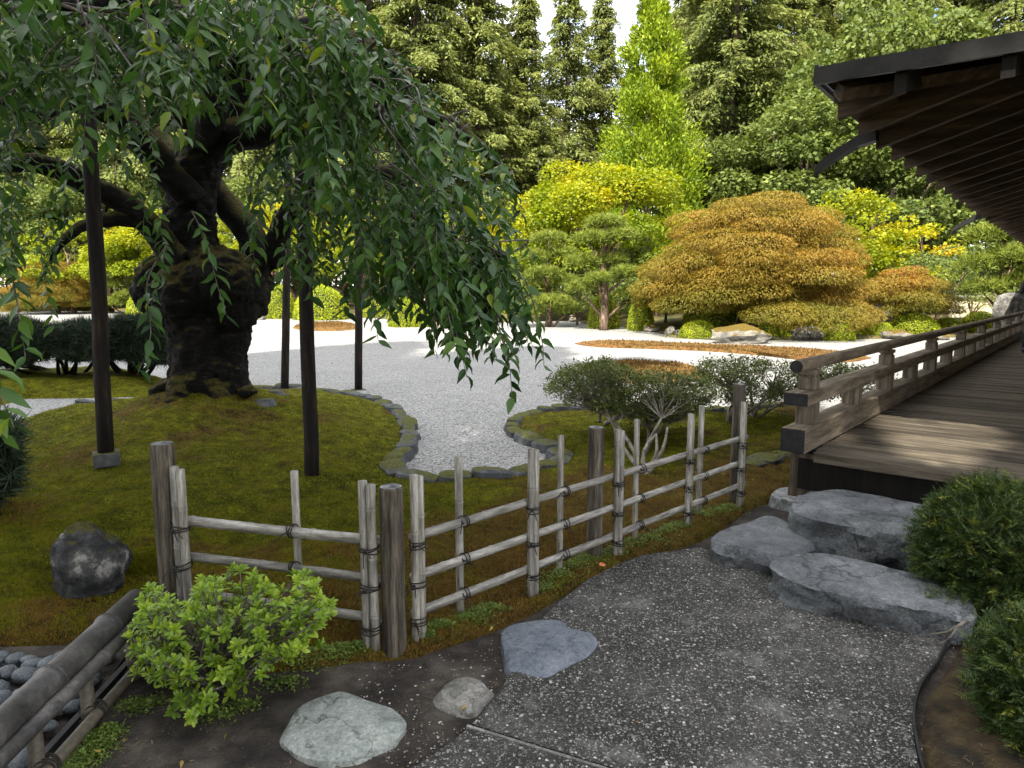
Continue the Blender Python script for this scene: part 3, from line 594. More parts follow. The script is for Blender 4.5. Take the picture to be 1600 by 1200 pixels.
# ------------------------------------------------------------------ stones
def slab(name, outline, ztop, zbot, mat, parent=None, flare=.03, rough=.02, seed=0, edge=.03, tilt=(0, 0), rings=5, dome=.02, steps=4, n=72):
    pts = catmull([Vector((p[0], p[1], 0)) for p in outline], per=max(2, n // len(outline))); n = len(pts)
    c = sum(pts, Vector()) / n; vs = []; fs = []; off = Vector((seed * 13.7, seed * 5.1, seed * 2.3))
    size = max((p - c).length for p in pts)
    def top(p): return ztop + (p.x - c.x) * tilt[0] + (p.y - c.y) * tilt[1]
    levels = []
    for i in range(rings):                                        # top, from the middle to near the rim
        s = (i + .6) / rings * .96; levels.append(('t', s))
    levels.append(('e', 1.0))
    for i in range(1, steps + 1): levels.append(('s', i / steps))
    vs.append(Vector((c.x, c.y, ztop + dome)))
    for kind, s in levels:
        for p in pts:
            d = (p - c); dn = d.normalized()
            if kind == 't':
                q = c + d * s; z = top(q) + dome * (1 - s * s)
                nz = fbm(q * 3.0 + off, 5); q = Vector((q.x, q.y, z + nz * rough * .45))
            elif kind == 'e':
                q = c + d + dn * (edge * .2); nz = fbm(Vector((p.x, p.y, 3)) * 9 + off, 4)
                q = Vector((q.x, q.y, top(p) - edge * (1 + .6 * nz)))
            else:
                q = p + dn * (flare * s + edge * .5); z = top(p) - edge + (zbot - top(p) + edge) * s
                q3 = Vector((q.x, q.y, z * 1.6)); nz = fbm(q3 * 9 + off, 6) * .45; nb = fbm(q3 * 3.2 + off * 2, 3); nb = round(nb * 4) / 4 * .55 + nb * .45
                q = Vector((q.x, q.y, z)) + dn * (nz * rough * 1.6 + nb * rough * 1.5)
            vs.append(q)
    for k in range(n): fs.append((0, 1 + k, 1 + (k + 1) % n))
    for l in range(len(levels) - 1):
        for k in range(n):
            k2 = (k + 1) % n; fs.append((1 + l * n + k, 1 + (l + 1) * n + k, 1 + (l + 1) * n + k2, 1 + l * n + k2))
    mb = MB(); mb.add(vs, [f if True else f for f in fs]); o = mb.build(name, mat, parent)
    bm = bmesh.new(); bm.from_mesh(o.data); bmesh.ops.recalc_face_normals(bm, faces=bm.faces); bm.to_mesh(o.data); bm.free()
    smooth_by_angle(o, 34); return o
def rock(name, c, r, mat, seed, sub=4, rough=.22, flat=0.0, parent=None, angular=.5, rz=0.0):
    bm = bmesh.new(); bmesh.ops.create_icosphere(bm, subdivisions=sub, radius=1); rn = random.Random(seed)
    planes = [(Vector((rn.gauss(0, 1), rn.gauss(0, 1), rn.gauss(0, .8))).normalized(), rn.uniform(.62, .9)) for _ in range(9)]
    off = Vector((seed * 3.1, seed * 1.7, seed * .9)); cs, sn = math.cos(rz), math.sin(rz)
    for v in bm.verts:
        p = v.co.copy()
        for nrm, d in planes:
            e = p.dot(nrm) - d
            if e > 0: p -= nrm * e * angular * 1.6
        p += v.co * (fbm(v.co * 1.6 + off, 5) * rough + fbm(v.co * 5 + off, 4) * rough * .25)
        if flat and p.z < -flat: p.z = -flat + (p.z + flat) * .1
        q = Vector((p.x * r[0], p.y * r[1], p.z * r[2])); v.co = Vector((q.x * cs - q.y * sn, q.x * sn + q.y * cs, q.z))
    me = bpy.data.meshes.new(name); bm.to_mesh(me); bm.free(); me.materials.append(mat)
    o = bpy.data.objects.new(name, me); link(o, parent); o.location = c
    smooth_by_angle(o, 40); return o
def gl(l, z): return [gnd(a, b, z)[:2] for a, b in l]

tag(slab('stepping_stone', gl([(440, 1150), (452, 1125), (470, 1100), (510, 1083), (535, 1077), (575, 1090), (612, 1104), (634, 1126), (620, 1150), (585, 1166), (545, 1182), (500, 1184), (462, 1172)], .034), .034, -.06, MAT['pale_stone'], rough=.016, seed=1, edge=.012, flare=.004, dome=.010),
    'large pale green-grey stepping stone set in the dark soil', 'stone')
tag(slab('stepping_stone', gl([(685, 1082), (700, 1065), (722, 1057), (745, 1060), (763, 1073), (752, 1090), (735, 1106), (708, 1103), (692, 1095)], .03), .03, -.06, MAT['grey_stone'], rough=.016, seed=2, edge=.015, flare=.01, dome=.012),
    'small grey stone between the pale stepping stone and the slate slab', 'stone')
tag(slab('stepping_stone', gl([(785, 985), (805, 971), (840, 966), (875, 966), (892, 978), (920, 986), (933, 1001), (915, 1022), (885, 1036), (852, 1053), (815, 1045), (795, 1040), (788, 1012)], .04), .04, -.06, MAT['blue_slab'], rough=.008, seed=3, edge=.014, flare=.006, dome=.004),
    'flat blue slate slab at the left edge of the aggregate path', 'stone')
tag(slab('step_stone', gl([(1112, 838), (1135, 822), (1165, 815), (1205, 803), (1240, 818), (1272, 848), (1255, 862), (1210, 872), (1170, 862), (1130, 852)], .13), .13, -.05, MAT['step'], rough=.022, seed=4, edge=.022, flare=-.02, dome=.012, steps=6, n=120),
    'rounded grey step stone leftmost of the three below the veranda', 'stone')
tag(slab('step_stone', gl([(1240, 792), (1250, 770), (1300, 762), (1370, 772), (1440, 788), (1540, 805), (1570, 830), (1530, 842), (1480, 845), (1400, 830), (1330, 818), (1268, 806)], .27), .27, -.05, MAT['step'], rough=.030, seed=5, edge=.018, flare=-.03, dome=.004, steps=9, n=160),
    'high rough step stone right under the veranda edge', 'stone')
tag(slab('step_stone', gl([(1204, 880), (1222, 866), (1275, 862), (1340, 872), (1410, 890), (1465, 904), (1508, 918), (1518, 942), (1488, 953), (1430, 946), (1350, 932), (1270, 915), (1228, 898)], .16), .16, -.05, MAT['step'], rough=.030, seed=6, edge=.018, flare=-.005, dome=.004, steps=9, n=160),
    'long low step stone in front, at the edge of the path', 'stone')
# mossy boulder and moss cushion on the left
bp_ = gnd(116, 930, .1)
b1 = rock('boulder', (bp_.x, bp_.y + .14, .19), (.195, .17, .232), MAT['boulder'], 14, sub=5, rough=.15, flat=.8, angular=.34)
tag(b1, 'dark pitted boulder with a mossy cap beside the left fence post', 'boulder')
# river cobbles behind the low bamboo rail
cob_bed = sheet('cobble_bed', ccw([tuple(gnd(a, b, .0)[:2]) for a, b in [(-260, 1018), (-20, 1020), (120, 1016), (178, 1010), (206, 1020), (150, 1100), (40, 1230), (-100, 1350), (-400, 1300)]]), .026, MAT['soil'], .06)
tag(cob_bed, kind='structure')
cob_meshes = []
for s in range(5):
    o = rock('cobble', (0, 0, 0), (1, .78, .52), MAT['cobble'], 40 + s, sub=3, rough=.10, angular=.12); o.data.polygons.foreach_set('use_smooth', [True] * len(o.data.polygons))
    cob_meshes.append(o.data); bpy.data.objects.remove(o)
rnd = random.Random(5); placed = []
CB = [tuple(gnd(a, b, .05)[:2]) for a, b in [(-120, 1026), (120, 1024), (186, 1018), (140, 1096), (30, 1226), (-60, 1290), (-200, 1250)]]
cands = []
for _ in range(9000):
    x = rnd.uniform(-3.2, -1.2); y = rnd.uniform(1.7, 3.2)
    if float(poly_sd(np.array([x]), np.array([y]), CB)[0]) > .02: cands.append((x, y))
for (x, y) in cands:
    r = rnd.uniform(.034, .062)
    if all(math.hypot(x - a, y - b) > (r + q) * .70 for a, b, q in placed): placed.append((x, y, r))
for x, y, r in placed:
    o = bpy.data.objects.new('cobble', rnd.choice(cob_meshes)); link(o, cob_bed)
    o.location = (x, y, .026 + r * .42 + rnd.uniform(0, .03)); o.scale = (r, r * rnd.uniform(.9, 1.1), r * rnd.uniform(.85, 1.2)); o.rotation_euler = (rnd.uniform(-.25, .25), rnd.uniform(-.25, .25), rnd.uniform(0, 6.28))

# edging slates round the moss, a child each of the moss
def edging(path_px, z, n_len=(.20, .46), w=.21, h=.10, seed=0, parent=None):
    pts = catmull([gnd(a, b, 0.03) for a, b in path_px], per=10, closed=False); rn = random.Random(seed)
    cum = [0]
    for i in range(1, len(pts)): cum.append(cum[-1] + (pts[i] - pts[i - 1]).length)
    def at(s):
        for i in range(1, len(pts)):
            if cum[i] >= s:
                t = (s - cum[i - 1]) / max(1e-6, cum[i] - cum[i - 1]); return pts[i - 1].lerp(pts[i], t)
        return pts[-1]
    s = 0.0
    while s < cum[-1] - .08:
        L = rn.uniform(*n_len); a = at(s); b = at(min(s + L, cum[-1])); d = (b - a); d.z = 0
        if d.length < .05: break
        dn = d.normalized(); nn = Vector((-dn.y, dn.x, 0)); c = (a + b) / 2; hw = w * rn.uniform(.7, 1.15) / 2; hl = d.length / 2 - .008
        out = []
        for (u, v) in ((-1, -.8), (-.4, -1), (.5, -.95), (1, -.7), (.95, .6), (.4, 1), (-.5, .95), (-1, .7)):
            p = c + dn * hl * u * rn.uniform(.9, 1.03) + nn * hw * v * rn.uniform(.85, 1.1); out.append((p.x, p.y))
        hh = h * rn.uniform(.75, 1.15)
        slab('edging_stone', out, hh, -.03, MAT['slate'], parent, flare=.012, rough=.018, seed=seed * 50 + int(s * 100), edge=.016, tilt=(rn.uniform(-.12, .12), rn.uniform(-.12, .12)), rings=2, steps=2, n=24, dome=.006)
        s += L
edging([(118, 634), (150, 632), (180, 628)], .03, seed=1, parent=moss)
edging([(388, 610), (440, 606), (480, 610), (540, 618), (598, 632), (630, 655), (640, 682), (632, 708), (605, 732), (630, 746), (690, 752), (760, 747), (830, 739), (872, 728), (878, 712), (842, 694), (803, 676), (806, 657), (845, 645), (920, 641), (1010, 645), (1120, 645), (1190, 639), (1240, 636)], .03, seed=2, parent=moss)
edging([(1168, 735), (1195, 722), (1225, 712)], .03, seed=4, parent=moss, w=.26, h=.09, n_len=(.2, .4))
for i, (a, b, r) in enumerate([(415, 668, .09), (432, 650, .07)]):
    p = gnd(a, b, .16); slab('embedded_stone', [(p.x + r * math.cos(t) * 1.3, p.y + r * math.sin(t)) for t in np.linspace(0, 5.5, 8)], mh(p.x, p.y) + .03, mh(p.x, p.y) - .06, MAT['slate'], moss, rough=.02, seed=70 + i, rings=3, steps=2, n=24)

# ------------------------------------------------------------------ bamboo fence
def bamboo(mb, a, b, r, node=.27, seed=0, sides=12, taper=1.0, bow=0.0, split=False):
    a = Vector(a); b = Vector(b); L = (b - a).length; rn = random.Random(seed); s = 0.0; st = [(0, r)]
    nodes = []; s = rn.uniform(.06, node)
    while s < L - .03:
        nodes.append(s); s += node * rn.uniform(.85, 1.15)
    for q in nodes: st += [(q - .012, r * .985), (q - .004, r * 1.15), (q, r * .92), (q + .005, r * 1.11), (q + .016, r * .985)]
    st.append((L, r)); st.sort()
    side = Vector((rn.gauss(0, 1), rn.gauss(0, 1), rn.gauss(0, 1))).normalized() * bow
    pts = [a.lerp(b, q / L) + side * math.sin(math.pi * q / L) for q, _ in st]
    mb.tube(pts, [rr * (1 - (1 - taper) * q / L) for q, rr in st], sides, cap=True)
    # hollow end: a shallow recessed cup
    d = (b - a).normalized(); mb.tube([b + d * .0005, b + d * .002], [r * .72, r * .70], sides)
    return mb
def lashing(parent, c, axis, R, seed=0, wraps=3, spread=.012, tails=2, flat=None):
    mb = MB(); rn = random.Random(seed); ax = Vector(axis).normalized(); c = Vector(c)
    for i in range(wraps):
        q = ax * ((i - (wraps - 1) / 2) * spread / max(1, wraps - 1) * 2)
        t = (ax + Vector((rn.uniform(-.2, .2), rn.uniform(-.2, .2), rn.uniform(-.2, .2)))).normalized()
        mb.torus(c + q, t, R * rn.uniform(1.0, 1.05), .0030, 16, 5)
    front = Vector((-.25, -1, .1)).normalized(); k = c + front * (R + .004)
    mb.torus(k, (1, .2, .5), .008, .004, 8, 5)
    for i in range(tails):
        d = Vector((rn.uniform(-1, 1), rn.uniform(-.7, -.1), rn.uniform(-.9, .1))).normalized(); L = rn.uniform(.03, .07)
        mb.tube([k, k + d * L * .5 + Vector((0, -.006, .004)), k + d * L + Vector((0, 0, -.02))], [.0032, .0028, .002], 5)
    o = mb.build('cord_lashing', MAT['cord'], parent, smooth=True, world_space=True); return o
def log_post(parent, p, r, h, seed, name='log_post', lean=(0, 0)):
    rn = random.Random(seed); mb = MB(); N = 20; pts = []; vs = []; fs = []
    rings = [(-.06, 1.0), (0, 1.02), (h * .25, 1.0), (h * .5, .99), (h * .75, .985), (h - .012, .985), (h - .004, .95), (h, .86)]
    for z, s in rings:
        for k in range(N):
            an = 2 * math.pi * k / N; v = Vector((math.cos(an), math.sin(an), z * .6))
            rr = r * s * (1 + .035 * fbm(v * 1.2 + Vector((seed, 0, 0)), 3) + .02 * fbm(Vector((math.cos(an) * 4, math.sin(an) * 4, seed)), 2))
            vs.append((p[0] + rr * math.cos(an) + lean[0] * z, p[1] + rr * math.sin(an) + lean[1] * z, p[2] + z))
    for i in range(len(rings) - 1):
        for k in range(N): fs.append((i * N + k, i * N + (k + 1) % N, (i + 1) * N + (k + 1) % N, (i + 1) * N + k))
    mb.add(vs, fs, 0); c = len(mb.v)
    mb.add([vs[(len(rings) - 1) * N + k] for k in range(N)] + [(p[0] + lean[0] * h, p[1] + lean[1] * h, p[2] + h + .004)], [(k, (k + 1) % N, N) for k in range(N)], 1)
    o = mb.build(name, [MAT['log'], MAT['log_top']], parent, world_space=True); smooth_by_angle(o, 50); return o
fence = thing('bamboo_fence', 'weathered grey bamboo fence with log posts dividing the path from the moss', 'fence', (-.62, 3.02, 0))
CORNER = gnd(617, 1022, 0.0); END = gnd(1160, 786, 0.02); LEFTP = Vector((-1.665, 3.16, 0))
CORNER_XY = Vector((CORNER.x, CORNER.y, 0)); END_XY = Vector((END.x, END.y, 0))
RU = (END_XY - CORNER_XY).normalized(); RN = Vector((RU.y, -RU.x, 0))       # RN points to the camera side
def onr(px, off=0.0):
    """point of the right-hand run seen at pixel column px"""
    r = (px - CXP) / FPX; t = 0
    lo, hi = -.3, (END_XY - CORNER_XY).length + .5
    for _ in range(40):
        t = (lo + hi) / 2; q = CORNER_XY + RU * t; dd = q.x / (q.y * CP + EYE * SP * .65)
        if dd < r: lo = t
        else: hi = t
    return CORNER_XY + RU * t + RN * off
ups = []
def upright(q, r, h, double=0.0, seed=0, lean=0.0, along=None):
    along = along or RU
    for j, s in enumerate(([0] if not double else [-.5, .5])):
        b = q + along * (s * double) ; mb = MB(); rn = random.Random(seed * 7 + j)
        base = Vector((b.x, b.y, -.03)); top = Vector((b.x + rn.uniform(-.006, .006), b.y + rn.uniform(-.006, .006), h - j * .012))
        bamboo(mb, base, top, r * rn.uniform(.95, 1.05), node=.24, seed=seed * 3 + j)
        mb.build('bamboo_upright', MAT['bamboo'], fence, smooth=True, world_space=True)
RZ = (.522, .335, .160)
# right-hand run: pairs stand on the camera side of the rails, single canes behind them
pairs = [(646, .030), (827, .028), (961, .029), (1073, .030), (1155, .030)]
thin = [(726, .019), (884, .018), (1003, .018), (1103, .020)]
for i, (px_, r) in enumerate(pairs):
    q = onr(px_, .030); upright(q, .0185, .815, double=.034, seed=20 + i)
    for z in RZ: lashing(fence, Vector((q.x, q.y, z - .03)), (0, 0, 1), .035, seed=300 + i * 5 + int(z * 10), wraps=3, spread=.014)
for i, (px_, r) in enumerate(thin):
    q = onr(px_, -.040); upright(q, r, .83, seed=40 + i)
    for z in RZ: lashing(fence, Vector((q.x, q.y, z)) + RN * .04, RU, .027, seed=400 + i * 5 + int(z * 10), wraps=2, spread=.01, tails=1)
for i, z in enumerate(RZ):
    a = CORNER_XY + RU * .10; b = END_XY + RU * .02; mb = MB()
    bamboo(mb, (a.x, a.y, z - .004), (b.x, b.y, z + .012), .0215, node=.30, seed=60 + i, taper=.88, bow=.006); mb.build('bamboo_rail', MAT['bamboo_rail'], fence, smooth=True, world_space=True)
# left-hand run
LU = (Vector((CORNER_XY.x, CORNER_XY.y, 0)) - LEFTP).normalized(); LN = Vector((LU.y, -LU.x, 0)); Llen = (CORNER_XY - LEFTP).length
for i, z in enumerate((.53, .35, .165)):
    a = LEFTP + LU * .02; b = CORNER_XY - LU * .0; mb = MB()
    bamboo(mb, (a.x, a.y, z), (b.x, b.y, z - .006), .024 if i == 0 else .021, node=.31, seed=80 + i, bow=.004); mb.build('bamboo_rail', MAT['bamboo_rail'], fence, smooth=True, world_space=True)
for i, (t, dbl, r, off) in enumerate([(.105, .036, .0205, .035), (Llen * .58, 0, .0185, -.038), (Llen - .095, .042, .021, .036)]):
    q = LEFTP + LU * t + LN * off; upright(q, r, .80 if i else .80, double=dbl, seed=90 + i, along=LU)
    for z in (.53, .35, .165):
        if dbl: lashing(fence, Vector((q.x, q.y, z - .03)), (0, 0, 1), .043, seed=500 + i * 9 + int(z * 10), wraps=3, spread=.014)
        else: lashing(fence, Vector((q.x, q.y, z)) + LN * .04, LU, .03, seed=540 + int(z * 10), wraps=3, spread=.012)
log_post(fence, (CORNER_XY.x, CORNER_XY.y, 0), .054, .775, 3)
log_post(fence, (LEFTP.x, LEFTP.y, 0), .054, .90, 4)
q = onr(943, -.06); log_post(fence, (q.x, q.y, 0), .048, .83, 5)
q = onr(1166, -.07); log_post(fence, (q.x, q.y, 0), .045, .93, 6)

# ------------------------------------------------------------------ low bamboo rail in the left corner
A_ = gnd(214, 938, .27); B_ = gnd(20, 1118, .27)
lowr = thing('low_bamboo_rail', 'low rail of thick dark bamboo running beside the river cobbles', 'fence', (A_.x, A_.y, 0))
dv = (B_ - A_).normalized(); sv = Vector((-dv.y, dv.x, 0)); B2 = B_ + dv * .6
mb = MB(); bamboo(mb, A_, B2, .052, node=.42, seed=120, sides=18); mb.build('bamboo_rail', MAT['dark_bamboo'], lowr, smooth=True, world_space=True)
side_r = sv if sv.x > 0 else -sv
mb = MB(); bamboo(mb, A_ + side_r * .066 + Vector((0, 0, -.035)), B2 + side_r * .066 + Vector((0, 0, -.035)), .026, node=.33, seed=121, sides=14); mb.build('bamboo_rail', MAT['dark_bamboo'], lowr, smooth=True, world_space=True)
mb = MB(); bamboo(mb, A_ + side_r * .085 + Vector((0, 0, -.20)), B2 + side_r * .085 + Vector((0, 0, -.20)), .022, node=.3, seed=122, sides=14); mb.build('bamboo_rail', MAT['tan_bamboo'], lowr, smooth=True, world_space=True)
Lr = (B2 - A_).length
for i, t in enumerate((.16, .50, .80, 1.08, 1.42)):
    p = A_.lerp(B2, t / Lr) + side_r * .045
    mb = MB(); bamboo(mb, (p.x, p.y, -.04), (p.x, p.y, .235), .0235, node=.2, seed=130 + i); mb.build('bamboo_post', MAT['tan_bamboo'], lowr, smooth=True, world_space=True)
    lashing(lowr, p + side_r * .03 + Vector((0, 0, -.20)), dv, .034, seed=600 + i, wraps=4, spread=.016, tails=4)
mb = MB(); a = A_ + side_r * .01; b = B2 + side_r * .01
mb.add([Vector((p.x + s * side_r.x * .012, p.y + s * side_r.y * .012, z)) for p in (a, b) for s in (-1, 1) for z in (-.03, .062)], [(0, 1, 5, 4), (2, 6, 7, 3), (1, 3, 7, 5), (0, 2, 3, 1), (4, 5, 7, 6)])
mb.build('edging_board', MAT['beam_end'], lowr, world_space=True)

# ------------------------------------------------------------------ props under the cherry
def prop_post(px, py_base, zb, px_top, py_top, r, depth_off, label, plate=True):
    b = gnd(px, py_base, zb); zb = max(zb, mh(b.x, b.y) + .012) if plate else zb; b = gnd(px, py_base, zb); t = pix(px_top, py_top, b.y + depth_off)
    e = thing('prop_post', label, 'post', (b.x, b.y, zb), group='log props under the cherry')
    rn = random.Random(px); n = 9; mb = MB()
    P = [b.lerp(t, i / (n - 1)) + Vector((rn.uniform(-.006, .006), rn.uniform(-.006, .006), 0)) for i in range(n)]
    mb.tube(P, [r * (1.04 - .12 * i / (n - 1)) for i in range(n)], 16); mb.build('log', MAT['prop'], e, smooth=True, world_space=True)
    if plate:
        s = r * 1.6; mbp = MB(); mbp.box((-s, -s, -.10), (s, s, .012), bev=.008); o = mbp.build('footing_stone', MAT['slate'], e); o.rotation_euler = (0, 0, .55)
    return e
prop_post(166, 708, .15, 138, 165, .060, .05, 'thick dark log prop on a square stone under the left branches')
prop_post(488, 752, .10, 468, 180, .057, .25, 'slim dark log prop standing in the moss right of the trunk', plate=False)
prop_post(445, 606, .06, 450, 250, .062, .2, 'dark log prop close behind the cherry trunk, at the edge of the moss', plate=False)
prop_post(560, 609, .0, 560, 200, .063, -.1, 'dark log prop standing on the white gravel')

# ------------------------------------------------------------------ pavilion: veranda, railing, roof
E0 = pix(1238, 690, 4.75); ANG = math.atan2(.652, .758)
pav = thing('pavilion', 'weathered timber pavilion with veranda, low railing and dark hipped eaves', 'building', (E0.x, E0.y, 0), -ANG)
DZ = .465                                                         # deck height
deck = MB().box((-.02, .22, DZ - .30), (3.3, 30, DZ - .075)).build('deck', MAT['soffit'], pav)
pl_mb = MB().box((-.15, 0, -.035), (3.32, .098, .0), bev=.008); pl_me = pl_mb.data('plank', MAT['plank'])
rn = random.Random(3)
y = .16
front = MB().box((.10, 0, -.075), (3.32, .115, 0), bev=.006).build('edge_plank', MAT['plank'], deck); front.location = (0, y, DZ)
y += .121; i = 0
while y < 27:
    o = bpy.data.objects.new('plank', pl_me); link(o, deck); o.location = (.085, y, DZ + rn.uniform(-.003, .003)); o.rotation_euler = (0, rn.uniform(-.0006, .0006), 0); y += .122; i += 1
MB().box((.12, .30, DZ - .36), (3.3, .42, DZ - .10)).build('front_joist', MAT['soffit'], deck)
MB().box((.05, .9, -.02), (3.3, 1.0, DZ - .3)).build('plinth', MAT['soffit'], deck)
# railing
rail_e = bpy.data.objects.new('railing', None); link(rail_e, pav)
def beam(name, x0, x1, z0, z1, y0, y1, bev=.006):
    mb = MB().box((x0, y0, z0), (x1, y1, z1), bev=bev); o = mb.build(name, [MAT['timber'], MAT['beam_end']], rail_e)
    for p in o.data.polygons:
        if p.normal.y < -.9 and p.center.y < y0 + .004: p.material_index = 1
    return o
beam('lower_beam', -.085, .085, DZ + .012, DZ + .185, 0, 29)
beam('middle_beam', -.085, .085, .815, .905, .02, 29)
mb = MB(); mb.tube([(0, -.0, 1.095), (0, .004, 1.095), (0, 6, 1.093), (0, 6.004, 1.093), (0, 15, 1.095), (0, 29, 1.095)], [.044, .047, .047, .0475, .047, .047], 20)
tr = mb.build('top_rail', [MAT['timber'], MAT['beam_end']], rail_e); smooth_by_angle(tr, 40)
for p in tr.data.polygons:
    if p.normal.y < -.9 and p.center.y < .02: p.material_index = 1
pm = MB(); pm.box((-.062, -.062, .905), (.062, .062, 1.0), bev=.012); pm.box((-.05, -.05, 1.0), (.05, .05, 1.016)); pm.box((-.062, -.085, 1.016), (.062, .085, 1.052), bev=.012)
pm_me = pm.data('rail_block', MAT['timber_up'])
um_me = MB().box((-.066, -.066, DZ + .185), (.066, .066, .815), bev=.004).data('rail_post', MAT['timber_up'])
for k in range(12):
    s = .30 + 2.42 * k
    o = bpy.data.objects.new('rail_block', pm_me); link(o, rail_e); o.location = (0, s, 0)
    o = bpy.data.objects.new('rail_post', um_me); link(o, rail_e); o.location = (0, s, 0)
    o = bpy.data.objects.new('rail_post', um_me); link(o, rail_e); o.location = (0, s + 1.21, 0)
# posts under the veranda on granite footings
for k in range(6):
    yy = .34 + 4.84 * k
    mb = MB(); mb.add([(sx * w, yy + sy * w, z) for z, w in ((.085, .094), (DZ - .03, .082)) for sx, sy in ((-1, -1), (1, -1), (1, 1), (-1, 1))], [(0, 1, 5, 4), (1, 2, 6, 5), (2, 3, 7, 6), (3, 0, 4, 7), (4, 5, 6, 7)])
    mb.build('support_post', MAT['timber_up'], pav)
    MB().box((-.085, yy - .1, DZ - .035), (.085, yy + .1, DZ + .012)).build('bracket', MAT['soffit'], pav)
    sl = slab('footing_stone', [(-.19, yy - .15), (0, yy - .2), (.2, yy - .14), (.19, yy + .15), (0, yy + .2), (-.2, yy + .14)], .09, -.05, MAT['granite'], pav, rough=.012, seed=80 + k, edge=.012, rings=3, steps=2, n=30, dome=0)
# walls and pillars that carry the roof, to the right of the frame
MB().box((3.3, .9, 0), (3.45, 29, 3.9)).build('wall', MAT['plaster'], pav)
for k in range(6): MB().box((3.16, .9 + 5.5 * k, DZ - .05), (3.32, 1.06 + 5.5 * k, 3.95), bev=.006).build('pillar', MAT['timber_up'], pav)
# roof: eaves at x = ex (left) and y = ey (front), swept up towards the corner
EX, EY, EZ, SL = -.03, .25, 2.93, .30
def sweep(d): return .07 * max(0.0, 1 - d / 3.2) ** 2.0
def eave_z(x, y): return EZ + sweep(max(x - EX, y - EY))
def roof_z(x, y):
    a, b = x - EX, y - EY; d = min(a, b); s = max(a, b)
    return EZ + SL * d + sweep(s) * max(0, 1 - d / 2.5)
xsr = [EX + v for v in (0, .15, .4, .8, 1.4, 2.0, 2.8, 3.6, 4.6, 5.6, 7, 9)]; ysr = [EY + v for v in (0, .15, .4, .8, 1.4, 2, 2.8, 3.6, 4.6, 6, 8, 11, 15, 20, 25, 30)]
roof = MB()
vs = [(x, y, roof_z(x, y) + .115) for y in ysr for x in xsr]; nx = len(xsr)
fs = [(j * nx + i, j * nx + i + 1, (j + 1) * nx + i + 1, (j + 1) * nx + i) for j in range(len(ysr) - 1) for i in range(nx - 1)]
roof.add(vs, fs); roof.add([(x, y, z - .02) for x, y, z in vs], [f[::-1] for f in fs])
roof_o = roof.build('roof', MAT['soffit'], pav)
def strip(name, pts, z_lo, z_hi, tvec, mat):
    mb = MB(); n = len(pts); vs = []
    for p in pts:
        q = Vector(p); vs += [q + Vector((0, 0, z_lo)), q + Vector((0, 0, z_hi)), q + Vector(tvec) + Vector((0, 0, z_hi)), q + Vector(tvec) + Vector((0, 0, z_lo))]
    fs = []
    for i in range(n - 1):
        a, b = 4 * i, 4 * (i + 1); fs += [(a, b, b + 1, a + 1), (a + 1, b + 1, b + 2, a + 2), (a + 2, b + 2, b + 3, a + 3), (a + 3, b + 3, b, a)]
    fs += [(0, 1, 2, 3), (4 * n - 4, 4 * n - 1, 4 * n - 2, 4 * n - 3)]
    mb.add(vs, fs); return mb.build(name, mat, roof_o)
strip('front_fascia', [(x, EY - .012, roof_z(x, EY)) for x in [EX - .03 + v * .25 for v in range(40)]], .05, .165, (0, -.03, 0), MAT['copper'])
strip('side_fascia', [(EX - .012, y, roof_z(EX, y)) for y in [EY + .001 + v * .5 for v in range(60)]], .06, .185, (-.03, 0, 0), MAT['copper'])
strip('eave_board', [(EX + .30, y, roof_z(EX + .3, y)) for y in [EY + .35 + v * .5 for v in range(59)]], .02, .05, (-.30, 0, -.085), MAT['rafter'])
for sx in (1.86, 4.2): MB().box((sx, EY - .05, roof_z(sx, EY) + .035), (sx + .10, EY - .043, roof_z(sx, EY) + .19)).build('fascia_joint', MAT['copper'], roof_o)
for k in range(50):                                               # rafters rise from the left eave, short ones end on the hip
    yy = EY + .42 + .575 * k; xe = min(EX + (yy - EY) * 1.02, 5.5); mb = MB(); n = 8; vs = []; fs = []
    for i in range(n):
        x = EX + .02 + (xe - EX) * i / (n - 1); z = EZ + SL * (x - EX) + sweep(yy - EY) * max(0, 1 - (x - EX) / 2.5)
        z = min(z, roof_z(x, yy) + .08) if False else z
        vs += [(x, yy - .036, z - .10), (x, yy + .036, z - .10), (x, yy + .036, z + .09), (x, yy - .036, z + .09)]
    for i in range(n - 1):
        a, b = 4 * i, 4 * i + 4
        for j in range(4): fs.append((a + j, a + (j + 1) % 4, b + (j + 1) % 4, b + j))
    fs += [(3, 2, 1, 0), (4 * n - 4, 4 * n - 3, 4 * n - 2, 4 * n - 1)]
    mb.add(vs, fs); mb.build('rafter', MAT['rafter'], roof_o)
for k in range(14):                                               # rafters of the front slope
    xx = EX + .5 + .575 * k; ye = EY + min((xx - EX) * .98, 5.0); mb = MB(); n = 7; vs = []; fs = []
    for i in range(n):
        y = EY + .02 + (ye - EY) * i / (n - 1); z = roof_z(xx, y)
        vs += [(xx + .036, y, z - .08), (xx - .036, y, z - .08), (xx - .036, y, z + .09), (xx + .036, y, z + .09)]
    for i in range(n - 1):
        a, b = 4 * i, 4 * i + 4
        for j in range(4): fs.append((a + j, a + (j + 1) % 4, b + (j + 1) % 4, b + j))
    fs += [(3, 2, 1, 0), (4 * n - 4, 4 * n - 3, 4 * n - 2, 4 * n - 1)]
    mb.add(vs, fs); mb.build('rafter', MAT['soffit'], roof_o)
